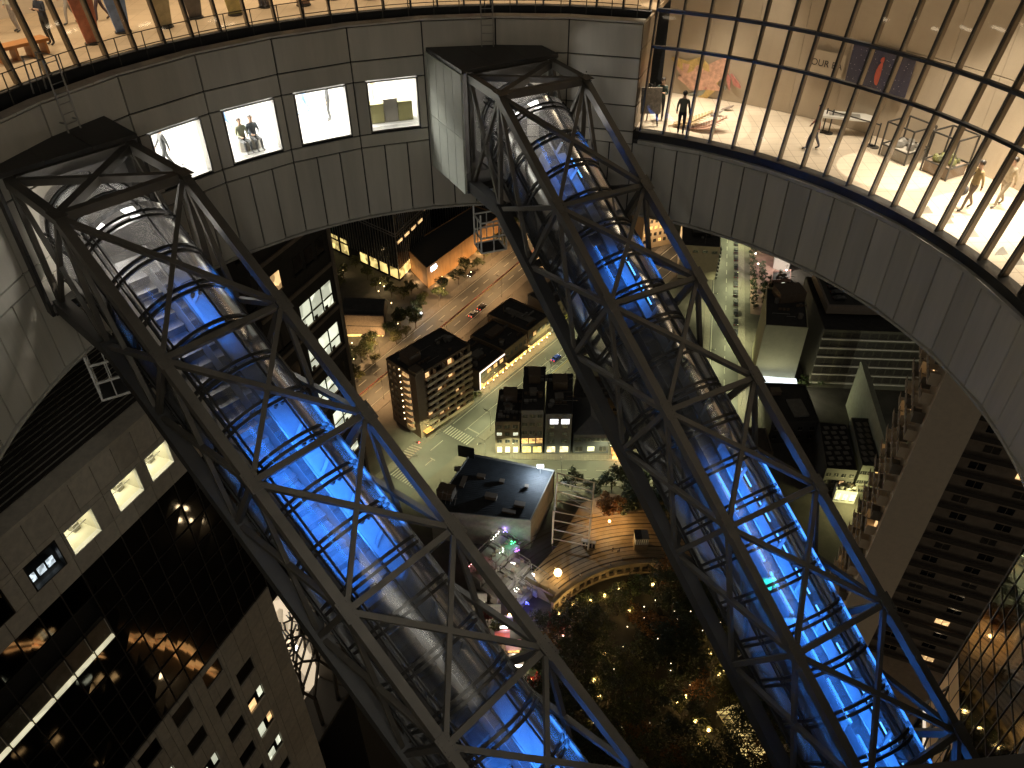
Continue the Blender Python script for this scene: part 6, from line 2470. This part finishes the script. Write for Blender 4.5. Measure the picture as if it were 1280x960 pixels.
def car_proto(name, label, col, group, L=4.3, W=1.75, H=1.45, van=False, lights=True):
    t = thing(name, label, 'van' if van else 'car', group=group)
    pr = [(-L / 2, .35), (-L / 2, .78), (-L / 2 + .1, .88), (-L * .36, .95), (-L * .24, H), (L * .12, H), (L * .27, .95), (L / 2 - .12, .82), (L / 2, .7), (L / 2, .35)]
    if van:
        pr = [(-L / 2, .35), (-L / 2, 1.2), (-L / 2 + .08, H), (L * .22, H), (L * .36, 1.15), (L / 2 - .05, .95), (L / 2, .8), (L / 2, .35)]
    b = MB()
    n = len(pr)
    vs = []
    for s in (-1, 1):
        for (x, z) in pr:
            wy = W / 2 * (1 if z < .96 else 1 - .22 * (z - .95) / (H - .95))
            vs.append((x, s * wy, z))
    b.add(vs, [tuple(range(n))[::-1] if False else tuple(range(n)), tuple(range(n, 2 * n))[::-1]] + [(i, n + i, n + (i + 1) % n, (i + 1) % n) for i in range(n)])
    m = mat('car_paint_%s' % name + str(int(col[0] * 100)) + str(int(col[2] * 100)), col, .25, .2, .05, 3)
    o = b.build('body', m)
    o.parent = t
    b = MB()
    def yy(z):
        return W / 2 * (1 - .22 * (z - .95) / (H - .95)) + .006
    if van:
        b.quad((L * .235, -W * .36, H - .06), (L * .235, W * .36, H - .06), (L * .362, W * .42, 1.18), (L * .362, -W * .42, 1.18))
        for s in (-1, 1):
            b.quad((L * .02, s * yy(H - .1), H - .1), (L * .2, s * yy(H - .1), H - .1), (L * .3, s * yy(1.2), 1.2), (L * .02, s * yy(1.2), 1.2))
    else:
        b.quad((L * .13, -W * .36, H - .012), (L * .13, W * .36, H - .012), (L * .265, W * .42, .985), (L * .265, -W * .42, .985))
        b.quad((-L * .25, W * .36, H - .012), (-L * .25, -W * .36, H - .012), (-L * .355, -W * .42, .985), (-L * .355, W * .42, .985))
        for s in (-1, 1):
            b.quad((-L * .23, s * yy(H - .08), H - .08), (L * .11, s * yy(H - .08), H - .08), (L * .23, s * yy(1.0), 1.0), (-L * .33, s * yy(1.0), 1.0))
    b.v = [(x, y, z + .012) for x, y, z in b.v]
    o2 = b.build('windows', M_WINDARK)
    o2.parent = t
    for x in (-L * .3, L * .31):
        for s in (-1, 1):
            b = MB()
            b.tube([(x, s * (W / 2 - .2), .32), (x, s * (W / 2 + .01), .32)], .32, 12)
            w_ = b.build('wheel', M_BLACK)
            w_.parent = t
    for x, nm, e in ((L / 2, 'headlight', E_WHITE if lights else M_METAL), (-L / 2, 'tail_light', emit('tail_red', (1, .05, .03), 6) if lights else mat('tail_plastic', (.3, .02, .02), .3))):
        for s in (-1, 1):
            b = MB()
            b.box((x, s * W * .36, .66), (.03, 0, 0), (0, .16, 0), (0, 0, .09))
            q_ = b.build(nm, e)
            q_.parent = t
    return remember(t)


def put(proto, p, rz, z=.02, label=None, first=False):
    if first:
        proto.location = (p[0], p[1], z)
        proto.rotation_euler = (0, 0, rz)
        if label:
            proto['label'] = label
        return proto
    return dup(proto, (p[0], p[1], z), rz, 1, label)


taxi = car_proto('parked_car', 'dark saloon car parked nose to tail in the row along the avenue', (.03, .03, .035), 'cars parked along the avenue', lights=False)
aT = math.atan2((T1 - T0).y, (T1 - T0).x)
relabel([put(taxi, along(T0, T1, 92 + k * 7.2, 4.3), aT, first=(k == 0)) for k in range(15)], 'dark saloon car parked in the row along the avenue, %s from the near end', lambda o: o.location.y)
wv = car_proto('white_van', 'white van parked side-on beside the warehouse, the one nearer the side street', (.7, .7, .68), 'white vans by the warehouse', 4.8, 1.85, 2.0, True, False)
put(wv, along(S0, S1, 97, -11.6), math.atan2(dS.y, dS.x) + 1.57, first=True)
put(wv, along(S0, S1, 99.6, -10.8), math.atan2(dS.y, dS.x) + 1.57, label='white van parked side-on beside the warehouse, the one hidden furthest from the shops')
bc = car_proto('blue_car', 'small blue car stopped on the side street below the hatched road markings', (.02, .05, .35), None)
put(bc, G(695, 449), math.atan2(dS.y, dS.x), first=True)
yc = car_proto('taxi', 'pale yellow taxi on the side street beyond the blue car', (.6, .55, .15), None)
put(yc, G(706, 398), math.atan2(dS.y, dS.x) + math.pi, first=True)
dc = car_proto('silver_car', 'silver car stopped at the kerb of the boulevard near the apartment block', (.4, .4, .4), None)
put(dc, along(B0, B1, 246, 6.0), aB, first=True)
dc2 = car_proto('dark_car', 'dark car with red tail lights behind the silver car on the boulevard', (.06, .05, .05), None)
put(dc2, along(B0, B1, 252, 6.1), aB, first=True)
bl_ = car_proto('black_car', 'black car with its headlights on at the corner of the brown pavilion', (.015, .015, .02), None)
put(bl_, along(B0, B1, 271, -11.5), aB + math.pi, first=True)
rc = car_proto('rooftop_car', 'dark car parked on the rooftop car park of the office slab', (.05, .05, .055), 'cars on the rooftop car park', lights=False)
rc2 = [(112 + (k % 2) * 7.5 + (k // 2) * .25, 228 + (k // 2) * 3.6) for k in range(10)] + [(128, 232), (128.2, 235.5)]
relabel([put(rc, p, 0.05, z=27.54, first=(k == 0)) for k, p in enumerate(rc2)], 'dark car on the rooftop car park of the office slab, %s from the near edge', lambda o: o.location.y)
# pinkish forecourt with clipped trees
pk = MB()
pk.add([(*G(937, 300)[:2], .01), (*G(990, 300)[:2], .01), (*G(972, 398)[:2], .01), (*G(938, 392)[:2], .01)], [(0, 1, 2, 3)])
struct('forecourt', pk, mat('forecourt_paving', (.26, .16, .13), .8, 0, .2, .4))
ct = tree_proto('clipped_tree', 'small round clipped tree in the rows on the pink forecourt', 'dark', 3.6, 1.7, 400, 71)
ct['group'] = 'clipped trees on the pink forecourt'
ps = []
for k in range(11):
    ps += [G(939 + k * .3, 312 + k * 7.4), G(951 + k * .6, 336 + k * 5.2)]
    if k % 2:
        ps.append(G(962 + k * .8, 352 + k * 3.4))
ct.location = ps[0]
relabel([ct] + [dup(ct, p, i * .9, .85 + .04 * (i % 5)) for i, p in enumerate(ps) if i], 'small round clipped tree on the pink forecourt, %s from the near end', lambda o: o.location.y)
fl2 = lamp_proto('forecourt_lamp', 'white lamp on the pink forecourt', 3500, (1, .82, .74), .35, 4.5, 30, 'white lamps on the pink forecourt')
relabel(place_all(fl2, [tuple(G(942, 329)[:2]), tuple(G(945, 342)[:2]), tuple(G(980, 350)[:2])]), 'white lamp on the pink forecourt, %s from the near end', lambda o: o.location.y)
t, q_ = building('gatehouse', 'small pink flat-roofed gatehouse on the forecourt', [tuple(G(962, 362)[:2]), tuple(G(986, 360)[:2]), tuple(G(986, 348)[:2]), tuple(G(963, 350)[:2])], 4.5, mat('gatehouse_wall', (.4, .25, .2), .8))
facade(t, q_[0], q_[1], .6, 3.8, 4, 1, 1.3, 1.6, M_WINDARK, .3, E_WINW)
t, q_ = building('lit_pavilion', 'white-lit pavilion behind the forecourt at the ring edge', [tuple(G(966, 336)[:2]), tuple(G(985, 340)[:2]), tuple(G(988, 318)[:2]), tuple(G(968, 316)[:2])], 6, M_WHITE)
city_light('pavilion_light', G(976, 342) + Vector((0, 0, 8)), 5200, (1, .93, .78), t)

# planting by the annex entrance
hb = tree_proto('hedge_shrub', 'green shrub lit by the annex entrance canopy', 'green', 3.2, 2.2, 600, 81)
hb['group'] = 'shrubs beside the annex entrance'
for i, px in enumerate(((1005, 482), (1014, 480), (1023, 483), (1032, 480), (996, 486))):
    if i == 0:
        hb.location = G(*px)
        hbl = [hb]
    else:
        hbl.append(dup(hb, G(*px), i * 1.2, .8 + .1 * (i % 3)))
relabel(hbl, 'green shrub lit by the annex entrance canopy, %s from the left', lambda o: o.location.x)

# ================================================================== people and displays in the observatory
def fl(px, py, z=None):
    z = ZF if z is None else z
    d = ray(px, py)
    t_ = (z - CAMZ) / d.z
    return Vector((d.x * t_, d.y * t_, z))


def fli(px, py):       # on the floor, kept clear of the back wall
    p = fl(px, py)
    o = Vector((p.x - RC.x, p.y - RC.y, 0))
    if o.length > RR + 4.1:
        p -= o.normalized() * (o.length - RR - 4.1)
    return p


def face_to(p, q):  # figures are modelled looking along +y
    return math.atan2(-(q[0] - p[0]), q[1] - p[1])


p = fl(850, 168)
person('person in a grey-green coat standing by the mural in the right gallery', p, face_to(p, (p.x + 1, p.y + 3)), 'stand', (.13, .14, .10), (.05, .05, .06))
p = fl(824, 150)
person('person in dark clothes behind the easel in the right gallery', p, face_to(p, (0, 15)), 'phone', (.06, .09, .08), (.04, .04, .05))
p = fl(1014, 187)
person('woman in a pale red top and dark trousers walking past the rope barrier', p, 1.2, 'walk', (.35, .16, .12), (.05, .05, .07))
p = fl(1206, 262)
person('walker in a tan jacket carrying a grey bag at the far right of the gallery', p, 1.7, 'walk', (.40, .30, .15), (.16, .12, .09))
p2 = fl(1246, 258)
person('walker in a cream top just behind the tan-jacketed visitor', p2, 1.8, 'walk', (.5, .42, .3), (.30, .25, .18))
bag = MB()
bag.sphere(p + Vector((-.35, -.1, .75)), .17, 8, 6, sq=(1, .7, 1.1))
bag.tube([p + Vector((-.35, -.1, .9)), p + Vector((-.22, -.02, 1.2)), p + Vector((-.1, .02, 1.35))], .015, 5)
tag(bag.build('shoulder_bag', mat('grey_bag', (.08, .08, .09), .7)), 'grey shoulder bag carried by the tan-jacketed walker', 'bag')

# mural: sweeping plume shapes on the back wall and feathers on the floor
def wall_at(px, py, r):
    d = ray(px, py)
    a = d.x ** 2 + d.y ** 2
    b_ = -2 * (d.x * RC.x + d.y * RC.y)
    c_ = RC.x ** 2 + RC.y ** 2 - r * r
    t_ = (-b_ + math.sqrt(b_ * b_ - 4 * a * c_)) / 2 / a
    return Vector((d.x * t_, d.y * t_, CAMZ + d.z * t_))


def plume(mb, pts, wds, r=RR + 5.14, mi=0):
    P_ = [wall_at(x, y, r) for x, y in pts]
    vs, fs = [], []
    for i, p_ in enumerate(P_):
        d = (P_[min(i + 1, len(P_) - 1)] - P_[max(i - 1, 0)]).normalized()
        inn = Vector((RC.x - p_.x, RC.y - p_.y, 0)).normalized()
        s = d.cross(inn).normalized() * wds[i]
        for k in (p_ - s, p_ + s):
            vs += [k, k + inn * .05]
    for i in range(len(P_) - 1):
        o_ = i * 4
        fs += [(o_ + 1, o_ + 5, o_ + 7, o_ + 3), (o_, o_ + 4, o_ + 5, o_ + 1), (o_ + 2, o_ + 3, o_ + 7, o_ + 6)]
    mb.add(vs, fs, mi)


mur = thing('wall_relief', 'large relief of sweeping pink and ochre plumes on the white gallery wall', 'artwork', wall_at(880, 100, RR + 5.1))
for nm, c, shapes in (('pale_plume', (.62, .36, .26), [([(846, 80), (862, 92), (886, 96), (905, 82), (912, 72)], (.1, .42, .5, .35, .05)), ([(848, 96), (866, 104), (884, 102), (900, 112)], (.05, .3, .35, .06))]),
                      ('ochre_plume', (.55, .38, .14), [([(840, 72), (858, 84), (876, 78), (892, 90)], (.05, .28, .25, .05)), ([(866, 128), (880, 120), (892, 108), (898, 92)], (.05, .16, .2, .06))]),
                      ('rose_plume', (.50, .20, .17), [([(868, 98), (880, 108), (890, 104)], (.06, .26, .05)), ([(906, 88), (911, 98), (912, 112)], (.03, .1, .02)), ([(914, 92), (920, 104), (926, 110)], (.03, .12, .03))]),
                      ('grey_plume', (.25, .26, .22), [([(856, 128), (862, 120), (872, 118), (884, 112)], (.04, .12, .14, .04)), ([(900, 112), (906, 108), (908, 112)], (.02, .06, .02))])):
    b = MB()
    for pts_, wd_ in shapes:
        plume(b, pts_, wd_)
    b.build(nm, mat('art_' + nm, c, .7, 0, .35, 5), mur)
for px, lb, c, s in (((864, 158), 'large ochre and grey feather propped on the gallery floor by the mural', (.42, .30, .16), 1.0), ((884, 163), 'big pink-brown feather lying on the tiles near the glass', (.38, .22, .16), .9), ((895, 145), 'small grey curled feather on the gallery floor', (.3, .28, .26), .35), ((909, 138), 'small dark curled feather further along the gallery floor', (.25, .2, .17), .3)):
    b = MB()
    p = fl(*px)
    n_ = 14
    for i in range(n_):
        f0 = i / n_
        x = (f0 - .5) * 1.6 * s
        wv_ = s * .42 * math.sin(math.pi * (f0 * .85 + .1))
        zz = .04 + s * .55 * f0 * f0
        for sd in (-1, 1):
            b.hexa([p + Vector(v) for v in ((x, 0, zz), (x + .1 * s, 0, zz + .02), (x + .18 * s, sd * wv_, zz + .1 * s), (x + .08 * s, sd * wv_, zz + .1 * s), (x, 0, zz + .012), (x + .1 * s, 0, zz + .032), (x + .18 * s, sd * wv_, zz + .1 * s + .012), (x + .08 * s, sd * wv_, zz + .1 * s + .012))])
    b.tube([p + Vector(((-.5) * 1.9 * s, 0, .03)), p + Vector((0, 0, .06 + s * .14)), p + Vector((.8 * s, 0, .05 + s * .55))], .02 * s + .006, 6)
    o = b.build('feather', mat('feather_%d' % px[0], c, .7, 0, .4, 6))
    tag(o, lb, 'feather')
# easel with a notice
p = fl(811, 158)
es = thing('easel', 'black easel holding a pale notice board at the left end of the glazed gallery', 'easel', p)
b = MB()
for x in (-.35, .35):
    b.bar(p + Vector((x, 0, 0)), p + Vector((x * .3, .25, 1.7)), .05, .05)
b.bar(p + Vector((0, .7, 0)), p + Vector((0, .25, 1.65)), .05, .05)
b.build('stand', M_FRAME, es)
b = MB()
b.box(p + Vector((0, .06, 1.05)), (.42, 0, 0), (0, .02, 0), (0, .1, .5))
b.build('notice_board', mat('notice', (.32, .27, .22), .7, 0, .4, 9), es)
# rope barriers in front of the table
sts = [fli(x, y) for x, y in ((1042, 163), (1053, 150), (1098, 182), (1112, 170))]
for i, p in enumerate(sts):
    t = thing('stanchion', ('black rope stanchion left of the display table, nearer the glass', 'black rope stanchion left of the display table, nearer the wall', 'black rope stanchion right of the display table, nearer the glass', 'black rope stanchion right of the display table, nearer the wall')[i], 'stanchion', p)
    b = MB()
    b.tube([p, p + Vector((0, 0, .04))], .18, 14)
    b.build('base', M_FRAME, t)
    b = MB()
    b.tube([p + Vector((0, 0, .04)), p + Vector((0, 0, .98))], .03, 8)
    b.build('post', M_FRAME, t)
b = MB()
for a_, c_ in ((sts[0], sts[1]), (sts[1], sts[3]), (sts[3], sts[2])):
    b.bar(a_ + Vector((0, 0, .9)), c_ + Vector((0, 0, .9)), .015, .05)
tag(b.build('barrier_belt', M_FRAME), 'dark belt strung between the stanchions round the display table', 'belt')
p = (sts[1] + sts[3]) / 2 + Vector((.1, .55, 0))
tb_ = thing('display_table', 'white display table with grey papers behind the rope barrier', 'table', p)
b = MB()
b.box(p + Vector((0, 0, .72)), (1.0, -.3, 0), (.12, .35, 0), (0, 0, .04))
b.build('tabletop', M_WHITE, tb_)
for s, t in ((-1, -1), (1, -1), (1, 1), (-1, 1)):
    b = MB()
    q_ = p + Vector((1.0, -.3, 0)) * s * .92 + Vector((.12, .35, 0)) * t * .85
    b.tube([q_, q_ + Vector((0, 0, .68))], .03, 6)
    b.build('leg', M_WHITE, tb_)
b = MB()
b.box(p + Vector((.05, -.05, .775)), (.38, -.1, 0), (.05, .17, 0), (0, 0, .012))
b.box(p + Vector((-.5, .12, .772)), (.22, -.03, 0), (.03, .14, 0), (0, 0, .01))
tag(b.build('paper_sheet', M_METAL), 'grey papers lying on the white display table', 'papers')
# poster and lettering on the back wall
def on_wall(x0, y0, x1, y1, out=.03):
    a_, b_ = wall_at(x0, y0, RR + 5.17), wall_at(x1, y1, RR + 5.17)
    return a_, b_


def wall_board(name, label, cat, px0, px1, y0, y1, m, th=.05):
    a_ = wall_at(px0, (y0 + y1) / 2, RR + 5.05)
    b_ = wall_at(px1, (y0 + y1) / 2, RR + 5.05)
    zt = wall_at((px0 + px1) / 2, y0, RR + 5.05).z
    zb_ = wall_at((px0 + px1) / 2, y1, RR + 5.05).z
    d = (b_ - a_)
    d.z = 0
    L = d.length
    d.normalize()
    nn = Vector((d.y, -d.x, 0))
    if nn.dot(Vector((RC.x, RC.y, 0)) - a_) < 0:
        nn = -nn
    c = (a_ + b_) / 2
    c.z = (zt + zb_) / 2
    mb = MB()
    mb.box(c + nn * .03, d * L / 2, nn * th / 2, Vector((0, 0, (zt - zb_) / 2)))
    o = mb.build(name, m)
    tag(o, label, cat)
    return c, d, nn, o, L, (zt - zb_)


mp = bpy.data.materials.new('night_poster')
mp.use_nodes = True
n_ = mp.node_tree
bs = n_.nodes['Principled BSDF']
tc = n_.nodes.new('ShaderNodeTexCoord')
vo = n_.nodes.new('ShaderNodeTexVoronoi')
vo.inputs['Scale'].default_value = 9
vo.feature = 'DISTANCE_TO_EDGE' if False else 'F1'
n_.links.new(tc.outputs['Object'], vo.inputs['Vector'])
cr = n_.nodes.new('ShaderNodeValToRGB')
cr.color_ramp.elements[0].position = .0
cr.color_ramp.elements[0].color = (.7, .7, .75, 1)
cr.color_ramp.elements[1].position = .17
cr.color_ramp.elements[1].color = (.03, .03, .055, 1)
n_.links.new(vo.outputs['Distance'], cr.inputs[0])
n_.links.new(cr.outputs[0], bs.inputs['Base Color'])
bs.inputs['Roughness'].default_value = .4
c, d, nn, o_, L_, hh_ = wall_board('poster', 'dark night-city poster with a red figure on the gallery back wall', 'poster', 1060, 1142, 62, 114, mp)
b = MB()
b.sphere(c + d * (L_ * .02) + nn * .06 + Vector((0, 0, -.1)), .22, 10, 8, sq=(.8, .15, 2.0))
b.sphere(c + d * (L_ * .02) + nn * .06 + Vector((0, 0, .42)), .11, 8, 6, sq=(1, .3, 1))
b.build('printed_figure', mat('poster_red', (.42, .08, .05), .6), o_)
c, d, nn, o_, L_, hh_ = wall_board('wall_panel_sign', 'tan wall panel carrying the dark lettering OUR BA', 'sign', 1012, 1056, 64, 96, MATS['cream_wall'], .012)
lm = bpy.data.objects.new('lettering', TXT['OUR BA'].copy())
lm.data.materials.append(M_FRAME)
COL.objects.link(lm)
lm.parent = o_
lm.matrix_local = Matrix.Translation(c + nn * .045) @ Matrix((d.to_4d() * 1, Vector((0, 0, 1, 0)), nn.to_4d(), Vector((0, 0, 0, 1)))).transposed().to_3x3().to_4x4() @ Matrix.Scale(.36, 4)
# framed display cases at the right
for px, lb, sx, sz in (((1172, 178), 'open black-framed display cube at the right of the gallery', .6, 1.3), ((1210, 205), 'glass display case with a green landscape model', .55, 1.5)):
    p = fli(*px)
    t = thing('display_case', lb, 'display case', p, .5)
    b = MB()
    for x in (-sx, sx):
        for y in (-sx, sx):
            b.bar((x, y, 0), (x, y, sz), .05, .05, (1, 0, 0))
    for z in (.45, sz):
        for a_, c_ in (((-sx, -sx), (sx, -sx)), ((sx, -sx), (sx, sx)), ((sx, sx), (-sx, sx)), ((-sx, sx), (-sx, -sx))):
            b.bar((*a_, z), (*c_, z), .05, .05)
    o = b.build('case_frame', M_FRAME)
    o.parent = t
    b = MB()
    b.abox(-sx + .04, -sx + .04, .02, sx - .04, sx - .04, .42)
    o = b.build('plinth', M_CONC if sx > .57 else M_BRICKW)
    o.parent = t
    b = MB()
    rn = random.Random(3)
    for k in range(14):
        b.sphere((rn.uniform(-.35, .35), rn.uniform(-.35, .35), .5), rn.uniform(.06, .16), 6, 4, sq=(1, 1, 1.6))
    o = b.build('model', LEAF['olive'] if sx < .57 else M_METAL)
    o.parent = t
for i, px in enumerate(((1098, 283), (1122, 294), (1150, 309), (1186, 328), (1218, 338), (1136, 285))):
    p = fl(*px)
    o_ = Vector((p.x - RC.x, p.y - RC.y, 0))
    p += o_.normalized() * max(0, RR + .85 + .08 * i - o_.length)
    b = MB()
    b.add([p + Vector(v) for v in ((-.24, 0, .0), (.24, .05, 0), (.02, .34, .0), (0, .12, .26))], [(0, 1, 3), (1, 2, 3), (2, 0, 3), (2, 1, 0)])
    tag(b.build('folded_card', M_WHITE), 'white folded card on the floor along the gallery glass, %s from the left' % ORDW[(0, 2, 3, 4, 5, 1)[i]], 'card', 'white cards along the gallery glass')

# people in the white room behind the four windows
def room_pt(a, r, z=CAMZ - 12.31):
    return pol(a, RR + r, z)


for a, r, k, top, bot, lb in ((-51.3, 1.3, 'walk', (.05, .05, .05), (.03, .03, .03), 'person in black with a patterned scarf in the first window from the left'),
                              (-40.6, .95, 'sit', (.30, .31, .22), (.05, .05, .05), 'seated visitor in khaki, left of the pair in the second window'),
                              (-38.9, .95, 'sit', (.06, .07, .08), (.05, .05, .05), 'seated visitor in black, right of the pair in the second window'),
                              (-39.6, 3.2, 'walk', (.15, .28, .5), (.10, .18, .34), 'person in pale blue walking at the back of the second window'),
                              (-28.6, 3.3, 'walk', (.35, .38, .42), (.12, .2, .35), 'person in grey and blue at the back of the third window'),
                              (-26.2, 2.0, 'stand', (.03, .03, .035), (.03, .03, .035), 'person in black standing at the right of the third window'),
                              (-19.0, 3.0, 'phone', (.34, .22, .12), (.3, .26, .2), 'person in a brown coat behind the counter in the fourth window')):
    p = room_pt(a, r)
    person(lb, p, R(-a) + (math.pi if k == 'sit' else 1.4), k, top, bot)
    if k == 'sit':
        b = MB()
        b.prism([(p.x + .24 * math.cos(q_), p.y + .24 * math.sin(q_)) for q_ in [i * math.pi / 5 for i in range(10)]], p.z + .002, p.z + .37)
        tag(b.build('stool', M_CONC), ('round grey stool under the khaki visitor' if a < -40 else 'round grey stool under the visitor in black'), 'stool')
p = room_pt(-17.8, 1.1)
ctr = thing('counter', 'olive and white display counter inside the fourth window', 'counter', p, R(17.8))
b = MB()
b.abox(-.9, -.25, 0.003, -.3, .25, .8)
b.abox(.32, -.25, 0.003, .92, .25, .8)
o = b.build('olive_cabinet', mat('olive_cabinet', (.22, .2, .08), .6))
o.parent = ctr
b = MB()
b.abox(-.28, -.22, 0.003, .3, .25, .95)
o = b.build('white_shelf', M_CONC)
o.parent = ctr
dsc = wall_at(246, 178, RR + 4.55)
b = MB()
b.tube([dsc, dsc + Vector((RC.x - dsc.x, RC.y - dsc.y, 0)).normalized() * .04], .28, 20, 0)
b.tube([dsc + Vector((RC.x - dsc.x, RC.y - dsc.y, 0)).normalized() * .041, dsc + Vector((RC.x - dsc.x, RC.y - dsc.y, 0)).normalized() * .06], .15, 16, 1)
tag(b.build('wall_disc', [mat('disc_orange', (.6, .25, .08), .6), mat('disc_teal', (.15, .4, .35), .6)]), 'round orange and teal disc on the wall in the first window', 'wall decoration')

# upper gallery: visitors, display panels, bench
UZ = ZP
for px, k, top, bot, rz, lb in (((66, 56), 'phone', (.03, .035, .05), (.03, .03, .035), 2.8, 'person in black photographing from the upper gallery at the far left'),
                                ((24, 40), 'stand', (.5, .48, .40), (.25, .22, .2), 2.6, 'person in pale clothes at the far left edge of the upper gallery'),
                                ((92, 30), 'walk', (.45, .04, .05), (.3, .28, .26), 2.2, 'person in a red coat in the upper gallery'),
                                ((130, 26), 'walk', (.12, .09, .09), (.06, .04, .05), 2.0, 'person in dark brown walking in the upper gallery'),
                                ((330, 10), 'stand', (.2, .18, .2), (.08, .08, .1), 2.9, 'person in grey further along the upper gallery')):
    p = fl(px[0], px[1], UZ)
    person(lb, p, rz, k, top, bot)
cols_ = [(.55, .2, .12), (.2, .3, .55), (.5, .42, .25), (.15, .13, .12), (.6, .5, .2), (.2, .16, .14), (.5, .3, .2), (.25, .3, .35), (.6, .42, .15), (.16, .15, .15), (.45, .4, .3), (.5, .2, .2)]
words = ['brick red', 'blue', 'sand', 'black', 'mustard', 'dark brown', 'terracotta', 'slate grey', 'amber', 'charcoal', 'stone grey', 'rose']
for i, c in enumerate(cols_):
    a = -52 + i * 4.3
    p = pol(a, UF + 1.9 + .5 * (i % 2), UZ)
    t = thing('exhibit_stand', '%s exhibit stand on a round foot standing in the upper gallery' % words[i], 'exhibit stand', p, R(-a))
    b = MB()
    b.prism([(.3 * math.cos(q_), .3 * math.sin(q_)) for q_ in [j * math.pi / 6 for j in range(12)]], 0.002, .05)
    o = b.build('foot', M_FRAME)
    o.parent = t
    b = MB()
    b.hexa([(-.25, -.03, .052), (.25, -.03, .052), (.25, .03, .052), (-.25, .03, .052), (-.5, -.03, 2.1), (.5, -.03, 2.1), (.5, .03, 2.1), (-.5, .03, 2.1)])
    o = b.build('panel', mat('display_%d' % i, c, .6, 0, .3, 3))
    o.parent = t
p = fl(30, 72, UZ)
bn = thing('lounge_seat', 'orange-brown slatted seat against the glass at the far left of the upper gallery', 'seat', p, .9)
b = MB()
b.abox(-.9, -.3, .4, .9, .3, .5)
o = b.build('seat', mat('orange_wood', (.4, .17, .05), .5))
o.parent = bn
for x in (-.75, -.25, .25, .75):
    b = MB()
    b.abox(x - .04, -.26, 0.002, x + .04, .26, .398)
    o = b.build('leg', MATS['orange_wood'])
    o.parent = bn
p = fl(8, 95, UZ)
# riders on the escalators
def rider(T_, S_, ca_, ea_, el_, az_, s, lb, top, bot, sc_=.97):
    p = T_(s, ca_ + ea_, 2.70)
    person(lb, p + Vector((0, 0, .03)), R(-az_), 'stand', top, bot, scale=sc_)
for s, lb, top, bot in ((19.0, 'escalator rider in a bright green jacket in the right tube', (.15, .7, .12), (.05, .05, .05)),
                        (20.3, 'escalator rider in a white jacket just below the green jacket', (.75, .75, .75), (.06, .05, .08)),
                        (23.4, 'escalator rider in black lower down the right tube', (.05, .05, .05), (.04, .04, .05)),
                        (24.6, 'escalator rider in pale grey lower down the right tube', (.5, .5, .52), (.1, .1, .12)),
                        (26.6, 'escalator rider in a cream coat near the foot of the right tube', (.6, .58, .5), (.08, .08, .1))):
    rider(TR_, SR, caR, eaR, elR, azR, s, lb, top, bot)
# visitors on the timber plaza
for i, (px, top, k) in enumerate((((694, 713), (.6, .5, .4), 'walk'), ((699, 718), (.05, .05, .06), 'stand'), ((712, 726), (.5, .45, .4), 'walk'), ((690, 722), (.1, .08, .08), 'stand'), ((725, 722), (.7, .68, .6), 'stand'), ((763, 709), (.3, .28, .25), 'walk'), ((774, 690), (.05, .05, .05), 'sit'), ((766, 688), (.08, .08, .09), 'sit'), ((686, 740), (.6, .55, .5), 'stand'))):
    d = ray(*px)
    t_ = (PZ - CAMZ) / d.z
    p = Vector((d.x * t_, d.y * t_, PZ + .02))
    lb = ['stroller in beige left of the glowing lamp', 'standing figure in black beside the stroller in beige', 'stroller in cream passing above the glowing lamp', 'figure in dark brown by the terrace steps', 'figure in white near the curved wall', 'walker in grey in the middle of the deck', 'person in black sitting on the deck edge', 'person in charcoal sitting beside the one in black', 'figure in pale grey at the corner of the end wall'][i] + ' on the timber plaza'
    person(lb, p, i * 1.3, k, top, (.05, .05, .06))

# glowing bars and globes added below the viewpoint, only for reflections in the left tower
def mirror_G(px, py, z=1.5):
    d = ray(px, py)
    t_ = NT / d.dot(NV)
    X_ = Vector((0, 0, CAMZ)) + d * t_
    r_ = d - NV * (2 * d.dot(NV))
    k_ = (z - X_.z) / r_.z
    return X_ + r_ * k_
zp_ = [mirror_G(*q_) for q_ in ((166, 795), (182, 802), (196, 800), (208, 809), (226, 815), (240, 827), (275, 848))]
lt_ = thing('mirrored_zigzag', 'zigzag of unseen orange glowing bars added to be mirrored in the glass of the left tower', 'glowing bar', zp_[0])
for dz in (0, 2.2):
    b = MB()
    for i in range(len(zp_) - 1):
        b.bar(zp_[i] + Vector((0, 0, dz)), zp_[i + 1] + Vector((0, 0, dz)), .9, .5)
    b.build('glow_bar', emit('zigzag_orange2', (1, .5, .17), 1.5, .7, .15), lt_)
b = MB()
for q_ in zp_:
    b.bar(q_ - Vector((0, 0, 1.5)), q_ + Vector((0, 0, 2.4)), .3, .3, (1, 0, 0))
b.build('post', M_METAL, lt_)
ll_ = lamp_proto('mirrored_globe', 'added glowing globe', 0, (1, .75, .45), .7, 2, 16, 'added globes mirrored in the left tower')  # unseen globes added to show as mirrored points of light
relabel(place_all(ll_, [tuple(mirror_G(x, y)[:2]) for x, y in ((160, 872), (172, 905), (150, 850), (186, 866), (205, 850), (128, 900), (140, 925), (165, 935), (230, 640), (238, 655), (110, 880), (95, 905), (120, 845), (146, 893), (176, 880), (158, 918))]), 'unseen amber globe added to be mirrored in the left tower glass, %s from the left', lambda o: o.location.x)
